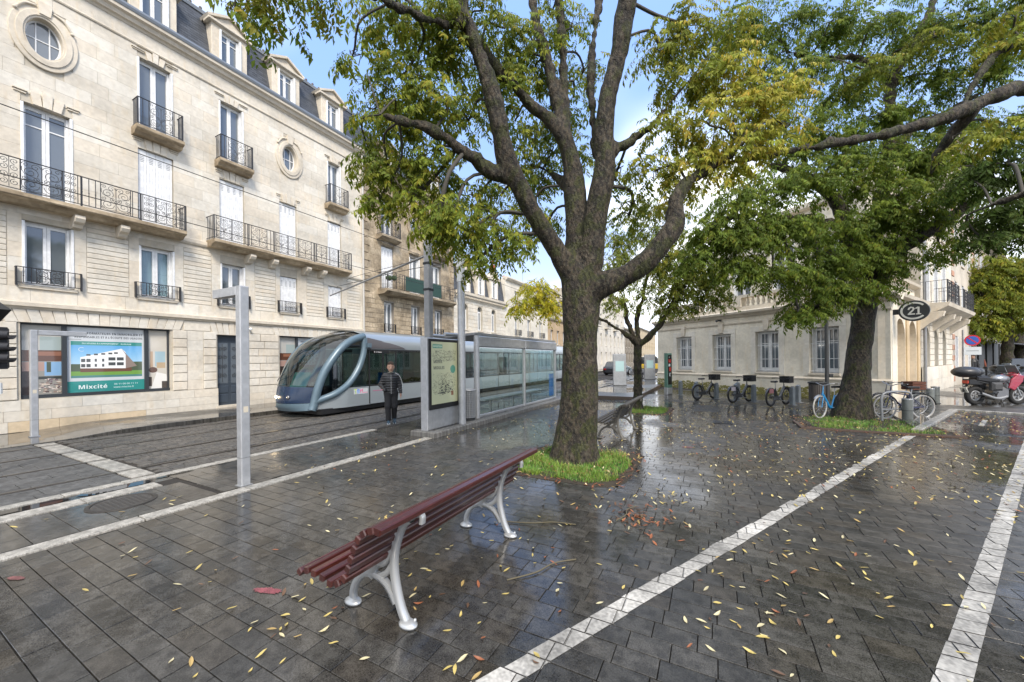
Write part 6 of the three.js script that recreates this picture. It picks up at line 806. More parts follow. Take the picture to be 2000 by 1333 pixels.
// ---------- totem, lamp, bins, bollards, signs ----------
{
  const t = thing('station_totem', 'slim green and black bike station totem at the corner of the low building', 'totem', X3(7.95, 19.3), 0.55); new MB().bev(-0.2, 0.2, 0, 2.1, -0.1, 0.1, 0.03).build('case', std([0.10, 0.20, 0.16], 0.4, 0.2), t);
  const tx = canvasTex(128, 512, (g, w, h) => { g.fillStyle = '#15171a'; g.fillRect(0, 0, w, h); g.fillStyle = '#dcdcda'; g.font = '600 34px sans-serif'; g.fillText('V³', 34, 50); g.fillStyle = '#a8342c'; g.fillRect(20, 70, 90, 60); g.fillRect(40, 210, 70, 70); g.fillStyle = '#d8dcdc'; g.fillRect(22, 150, 60, 44); g.font = '600 90px sans-serif'; g.fillText('V', 36, 370); }); const g = new THREE.PlaneGeometry(0.3, 1.5); g.translate(0, 1.25, 0.104); meshOf('face', g, new THREE.MeshStandardMaterial({ map: tx, roughness: 0.25 }), t); new MB().bev(-0.21, 0.21, 0, 0.36, -0.11, 0.11, 0.03).build('foot', M.alu, t);
  const l = thing('street_lamp', 'dark slender street lamp post rising into the leaves by the barred windows', 'street lamp', X3(12.97, 15.6), -0.4); new MB().cyl(V(0, 0, 0), V(0, 5.4, 0), 0.075, 0.055, 14).build('post', std([0.055, 0.058, 0.06], 0.5, 0.3), l); new MB().cyl(V(0, 0, 0), V(0, 0.7, 0), 0.1, 0.09, 14).build('base', std([0.055, 0.058, 0.06], 0.5, 0.3), l); new MB().lathe([[0.05, 5.4], [0.3, 5.45], [0.32, 5.5], [0.1, 5.62], [0, 5.65]], 18).build('head', M.dark, l); new MB().bev(0.05, 0.2, 1.0, 1.13, -0.06, 0.06, 0.02).build('socket_box', M.dark, l);
  const b = thing('litter_bin', 'dark slatted litter bin below the barred window', 'bin', X3(12.35, 15.35), -0.5); const bb = new MB(); bb.cyl(V(0, 0.05, 0), V(0, 0.74, 0), 0.25, 0.25, 22).build('drum', std([0.07, 0.065, 0.06], 0.6), b); const sl = new MB(); for (let i = 0; i < 24; i++) { const a = i / 24 * 6.283; sl.add(new THREE.BoxGeometry(0.05, 0.66, 0.015), TRS(Math.cos(a) * 0.262, 0.4, Math.sin(a) * 0.262, 0, -a + Math.PI / 2, 0)); } sl.build('slats', std([0.085, 0.075, 0.068], 0.6), b).userData.kind = 'stuff'; new MB().lathe([[0.2, 0.74], [0.3, 0.75], [0.3, 0.82], [0.2, 0.84]], 22).build('lid', M.dark, b);
  const bm = std([0.22, 0.235, 0.22], 0.42, 0.35, { map: T.fine }); let bo = null;
  [[11.18, 10.72, 'grey cylinder bollard in front of the dark blue bicycle'], [13.55, 12.75, 'grey cylinder bollard left of the pair near the pavement corner'], [14.72, 13.35, 'grey cylinder bollard, left one of the pair at the pavement corner'], [15.75, 14.1, 'pale cylinder bollard, right one of the pair at the pavement corner']].forEach(([x, z, lab]) => { if (!bo) { bo = thing('bollard', lab, 'bollard', X3(x, z), 0, 'cylinder bollards'); new MB().lathe([[0, 0], [0.115, 0], [0.115, 0.6], [0.105, 0.615], [0, 0.62]], 24).build('drum', bm, bo); new MB().torus(0, 0.3, 0, 0.116, 0.006, TRS(0, 0.3, 0, Math.PI / 2, 0, 0), 6, 28).build('band', M.dark, bo); new MB().lathe([[0.10, 0.6], [0.12, 0.6], [0.12, 0.63], [0.10, 0.63]], 24).build('cap', M.alu, bo); new MB().lathe([[0, 0], [0.14, 0], [0.14, 0.015], [0.115, 0.02]], 24).build('base_ring', M.dark, bo); } else copyOf(bo, X3(x, z, x > 13 ? 0.055 : 0), 0, lab); });
  // oval projecting sign
  const sg = thing('oval_sign', 'dark oval projecting sign reading 21 on the pavilion corner', 'sign', Q(0.12, 3.5, 0), QROT - Math.PI / 2); const ov = (rx, ry) => ellipse(0.62, 0, rx, ry, 44);
  new MB().ext(poly(ov(0.40, 0.37)), 0.10, M4().makeTranslation(0, 0, -0.05), 0.012).build('board', std([0.03, 0.033, 0.034], 0.4), sg); new MB().bev(0, 0.3, -0.1, 0.1, -0.03, 0.03, 0.01).build('bracket', M.dark, sg);
  for (const s of [1, -1]) { const zz = s * 0.064, gm = std([0.62, 0.62, 0.56], 0.4, 0.1), m = new THREE.Group(); m.name = 'lettering'; m.position.set(0.62, 0, 0); m.rotation.y = s > 0 ? 0 : Math.PI; sg.add(m); const arcO = ellipse(0, 0, 0.35, 0.32, 30, 0.7, 5.58), arcI = ellipse(0, 0, 0.29, 0.26, 30, 0.7, 5.58).reverse(); new MB().ext(poly([...arcO, ...arcI]), 0.012, M4().makeTranslation(0, 0, 0.06)).build('letter_c', gm, m);
    const two = [[-0.13, 0.06], [-0.115, 0.10], [-0.07, 0.13], [-0.02, 0.115], [0.005, 0.07], [-0.02, 0.02], [-0.13, -0.12], [0.015, -0.12]]; const tw = new MB(); for (let i = 0; i + 1 < two.length; i++) { const a = two[i], c = two[i + 1]; tw.add(new THREE.BoxGeometry(Math.hypot(c[0] - a[0], c[1] - a[1]) + 0.035, 0.045, 0.012), TRS((a[0] + c[0]) / 2, (a[1] + c[1]) / 2, 0.067 + i * 0.0005, 0, 0, Math.atan2(c[1] - a[1], c[0] - a[0]))); } tw.build('digit_two', gm, m); new MB().box(0.10, 0.15, -0.14, 0.13, 0.061, 0.073).add(new THREE.BoxGeometry(0.09, 0.04, 0.012), TRS(0.085, 0.10, 0.0675, 0, 0, 0.6)).box(0.06, 0.19, -0.145, -0.11, 0.0615, 0.0735).build('digit_one', gm, m); }
  const np = thing('no_parking_sign', 'round blue and red no parking sign on a thin post down the side street', 'road sign', X3(26.2, 22), -0.75); new MB().cyl(V(0, 0, 0), V(0, 3.3, 0), 0.035, 0.035, 10).build('post', M.greypaint, np); const d = new MB().cyl(V(0.35, 2.68, 0.05), V(0.35, 2.68, 0.065), 0.31, 0.31, 32).build('disc', std([0.55, 0.02, 0.03], 0.4), np); new MB().cyl(V(0.35, 2.68, 0.066), V(0.35, 2.68, 0.07), 0.24, 0.24, 32).build('blue_field', std([0.03, 0.10, 0.42], 0.4), d); new MB().add(new THREE.BoxGeometry(0.46, 0.06, 0.004), TRS(0.35, 2.68, 0.073, 0, 0, -0.785)).build('red_bar', std([0.55, 0.02, 0.03], 0.4), d); new MB().bev(0.02, 0.68, 1.85, 2.3, 0.05, 0.07, 0.006).build('plate', std([0.62, 0.66, 0.68], 0.5), np); new MB().box(0.12, 0.58, 2.07, 2.09, 0.07, 0.074).build('arrow', M.black, np);
  // ticket machines and things on the station square
  const tm = thing('ticket_machine', 'grey ticket machine with a pale screen right of the big trunk', 'ticket machine', S(24.4, 0.14, 11.4), SROT - 1.25); new MB().bev(-0.4, 0.4, 0, 2.0, -0.16, 0.16, 0.02).build('case', M.alu, tm); new MB().box(-0.26, 0.26, 0.9, 1.55, 0.16, 0.165).build('screen', std([0.42, 0.60, 0.60], 0.2), tm); new MB().box(-0.41, 0.41, 0, 0.03, -0.17, 0.17).build('base', M.dark, tm); copyOf(tm, S(32.2, 0.14, 12.1), SROT - 1.25, 'second grey ticket machine further off, left of the slim tree');
  const st = thing('steel_stool', 'small steel perch seat between the two ticket machines', 'seat', S(28, 0.14, 12.2), SROT); new MB().bev(-0.4, 0.4, 0.7, 0.95, -0.06, 0.06, 0.02).build('seat', std([0.10, 0.10, 0.10], 0.5), st); for (const x of [-0.25, 0.25]) new MB().cyl(V(x, 0, 0), V(x, 0.7, 0), 0.03).build('leg', M.dark, st);
  const s2 = thing('far_shelter', 'distant glass tram shelter posts beyond the slim tree', 'shelter', S(46, 0.14, 12.6), SROT); for (const x of [0, 3, 6, 9]) { new MB().cyl(V(x, 0, 0), V(x, 2.6, 0), 0.06).build('post', M.alu, s2); } new MB().box(-0.3, 9.3, 2.6, 2.75, -1.5, 0.2).build('roof', M.alu, s2); for (const x of [0.1, 3.1, 6.1]) new MB().box(x, x + 2.8, 0.2, 2.4, -0.01, 0.01).build('glass_panel', phy([0.85, 0.9, 0.9], { transmission: 1, thickness: 0, roughness: 0.03 }), s2);
  const dr = thing('drain_grate', 'small dark drain cover in the leaf-strewn paving', 'drain', S(12.3, 0.004, 16.9), SROT); const dg = new MB(); for (let i = 0; i < 8; i++) dg.box(-0.25 + i * 0.064, -0.215 + i * 0.064, 0, 0.014, -0.2, 0.2); dg.box(-0.28, 0.28, 0, 0.012, -0.24, -0.2).box(-0.28, 0.28, 0, 0.012, 0.2, 0.24); dg.build('grille', M.dark, dr); new MB().box(-0.27, 0.27, 0, 0.004, -0.23, 0.23).build('pan', M.black, dr);
}
// ---------- vehicles ----------
function car(name, label, pos, ry, paint, L0 = 4.2, Hh = 1.5) {
  const t = thing(name, label, 'car', pos, ry), h = L0 / 2, pm = phy(paint, { roughness: 0.25, metalness: 0.3, clearcoat: 1, clearcoatRoughness: 0.05 });
  const side = [[-h, 0.35], [-h, 0.75], [-h + 0.1, 0.92], [-h * 0.55, 0.98], [h * 0.35, 0.95], [h * 0.9, 0.78], [h, 0.6], [h, 0.3], [h * 0.8, 0.22], [-h * 0.9, 0.22]]; new MB().ext(poly(side), 1.6, M4().makeTranslation(0, 0, -0.8), 0.06).build('body', pm, t);
  const cab = [[-h + 0.15, 0.95], [-h * 0.72, Hh - 0.1], [-h * 0.45, Hh], [h * 0.05, Hh - 0.02], [h * 0.45, 0.96]]; new MB().ext(poly(cab), 1.36, M4().makeTranslation(0, 0, -0.68), 0.05).build('glasshouse', phy([0.02, 0.025, 0.03], { roughness: 0.05, ior: 1.8 }), t); new MB().ext(poly([[-h * 0.7, Hh - 0.03], [-h * 0.45, Hh + 0.05], [h * 0.05, Hh + 0.03], [h * 0.08, Hh - 0.05], [-h * 0.45, Hh - 0.02]]), 1.38, M4().makeTranslation(0, 0, -0.69), 0.02).build('roof', pm, t);
  for (const x of [-h * 0.6, h * 0.62]) for (const z of [-0.8, 0.8]) { const w = new THREE.Group(); w.name = 'wheel'; w.position.set(x, 0.31, z); t.add(w); new MB().cyl(V(0, 0, -0.1), V(0, 0, 0.1), 0.31, 0.31, 20).build('tyre', M.rubber, w); new MB().cyl(V(0, 0, -0.105), V(0, 0, 0.105), 0.2, 0.2, 14).build('rim', M.alu, w); }
  for (const z of [-0.6, 0.6]) { new MB().bev(h - 0.02, h + 0.07, 0.55, 0.68, z - 0.18, z + 0.18, 0.02).build('headlight', M.steel, t); new MB().bev(-h - 0.07, -h + 0.02, 0.62, 0.78, z - 0.15, z + 0.15, 0.02).build('tail_light', std([0.3, 0.01, 0.01], 0.3), t); }
  return t;
}
car('parked_car', 'dark car parked beyond the first ticket machine', X3(12.0, 43), 0.9, [0.02, 0.022, 0.028], 4.1, 1.5);
car('parked_car', 'dark blue car parked behind the red motorbike at the right edge', X3(31, 22.6), head(-0.83, -0.55), [0.02, 0.025, 0.05], 4.3, 1.55);
car('yellow_van', 'yellow van at the far end of the station square', X3(22.2, 60), 0.6, [0.55, 0.36, 0.01], 5, 2.1);
function motorbike(label, pos, ry, o) {
  const t = thing('motorbike', label, 'motorbike', pos, ry, 'motorbikes on the right-hand pavement'), R = 0.32, B = 0.71; wheel(t, -B, R, R, M.rubber, 0, 0.075, 5, M.greypaint); wheel(t, B, R, R, M.rubber, 0, 0.065, 5, M.greypaint);
  new MB().bev(-0.22, 0.28, 0.25, 0.62, -0.17, 0.17, 0.06).cyl(V(-0.05, 0.32, -0.2), V(-0.05, 0.32, 0.2), 0.15, 0.15, 16).cyl(V(0.14, 0.58, -0.14), V(0.24, 0.62, 0.14), 0.1).build('engine', std([0.20, 0.20, 0.205], 0.4, 0.6), t);
  const f = new MB(); for (const z of [-0.12, 0.12]) f.cyl(V(-B, R, z), V(-0.15, 0.4, z), 0.028).tube([V(0.42, 0.95, z * 0.4), V(0.15, 0.78, z), V(-0.2, 0.7, z), V(-0.75, 0.82, z * 0.8)], 0.022, 14, 6); f.build('frame', M.dark, t);
  const k = new MB(); for (const z of [-0.085, 0.085]) k.cyl(V(B, R, z), V(0.43, 0.98, z), 0.026); k.build('fork', M.steel, t);
  new MB().sph(0.16, 0.88, 0, 0.2, 18, 12, [1.45, 0.72, 0.78]).build('tank', o.tank, t); const st = new MB(); st.ext(poly([[-0.72, 0.86], [-0.35, 0.80], [-0.05, 0.80], [0.0, 0.86], [-0.25, 0.87], [-0.4, 0.93], [-0.72, 0.95]]), 0.22, M4().makeTranslation(0, 0, -0.11), 0.03).build('seat', M.black, t);
  new MB().ext(poly([[-0.98, 0.72], [-0.6, 0.70], [-0.3, 0.76], [-0.6, 0.84], [-0.98, 0.86]]), 0.16, M4().makeTranslation(0, 0, -0.08), 0.03).build('tail', o.tail || M.black, t); new MB().bev(-1.03, -0.99, 0.74, 0.84, -0.09, 0.09, 0.01).build('tail_light', std([0.5, 0.05, 0.02], 0.25), t); new MB().add(new THREE.BoxGeometry(0.02, 0.18, 0.2), TRS(-1.06, 0.52, 0, 0, 0, 0.4)).build('number_plate', std([0.55, 0.55, 0.5], 0.5), t); new MB().tube([V(-0.95, 0.68, 0), V(-1.05, 0.6, 0), V(-1.08, 0.45, 0)], 0.03, 8, 6).build('rear_mudguard', M.black, t);
  if (o.box) new MB().sph(-1.0, 1.13, 0, 0.34, 20, 14, [1.12, 0.55, 0.9]).build('top_box', std([0.03, 0.031, 0.033], 0.4), t), new MB().box(-1.1, -0.8, 0.95, 1.01, -0.12, 0.12).build('box_rack', M.dark, t);
  if (o.bag) for (const z of [0.13, -0.32]) new MB().bev(-0.45, -0.1, 0.5, 0.78, z, z + 0.19, 0.06).build('side_bag', std([0.06, 0.06, 0.062], 0.8), t);
  if (o.fairing) { for (const z of [-1, 1]) new MB().ext(poly([[0.2, 0.6], [0.34, 0.52], [0.6, 0.8], [0.64, 0.98], [0.46, 1.02], [0.28, 0.86]]), 0.03, M4().makeTranslation(0, 0, z * 0.2 - 0.015), 0.02).build('fairing', o.fairing, t); new MB().sph(0.6, 0.98, 0, 0.16, 14, 10, [1.0, 0.85, 1.0]).build('nose_fairing', o.fairing, t); new MB().add(new THREE.BoxGeometry(0.02, 0.34, 0.3), TRS(0.55, 1.2, 0, 0, 0, 0.5)).build('screen', M.pane, t); }
  new MB().tube([V(0.26, 1.07, -0.36), V(0.36, 1.08, -0.2), V(0.41, 1.02, 0), V(0.36, 1.08, 0.2), V(0.26, 1.07, 0.36)], 0.013, 18, 6).build('handlebar', M.dark, t); for (const z of [-1, 1]) { new MB().cyl(V(0.38, 1.06, z * 0.24), V(0.42, 1.24, z * 0.34), 0.007).sph(0.42, 1.27, z * 0.36, 0.06, 10, 8, [0.4, 0.8, 1.2]).build('mirror', M.black, t); } new MB().tube([V(0.15, 0.3, 0.17), V(-0.2, 0.24, 0.2), V(-0.75, 0.42, 0.22)], 0.045, 14, 10).build('exhaust', M.greypaint, t); new MB().sph(B, R + 0.02, 0, 0.36, 14, 8, [1, 1, 0.17]).build('front_mudguard', o.fairing || M.dark, t); t.children.at(-1).scale.set(1, 1, 1); t.children.at(-1).visible = true; t.remove(t.children.at(-1));
  new MB().cyl(V(-0.05, 0.28, 0.15), V(-0.1, 0.02, 0.3), 0.012).build('side_stand', M.dark, t); return t;
}
const redP = phy([0.30, 0.008, 0.03], { roughness: 0.25, clearcoat: 1 }), silP = phy([0.26, 0.27, 0.29], { roughness: 0.3, metalness: 0.5, clearcoat: 0.6 });
motorbike('red and silver motorbike with a big black top box', X3(17.3, 13.55, 0.055), -0.02, { tank: silP, fairing: redP, box: 1, bag: 1 }).scale.setScalar(1.05);
motorbike('dark motorbike parked just behind the red one', X3(20.3, 15.6, 0.055), 0.35, { tank: std([0.04, 0.04, 0.05], 0.3), fairing: std([0.16, 0.17, 0.18], 0.35) });
motorbike('black motorbike with a round top box between the red one and the sign post', X3(19.2, 15.2, 0.055), 0.2, { tank: M.dark, fairing: M.dark, box: 1 });
motorbike('grey motorbike furthest back under the round tree', X3(23.9, 18.4, 0.055), 0.5, { tank: silP, fairing: std([0.05, 0.055, 0.06], 0.35), box: 1 });
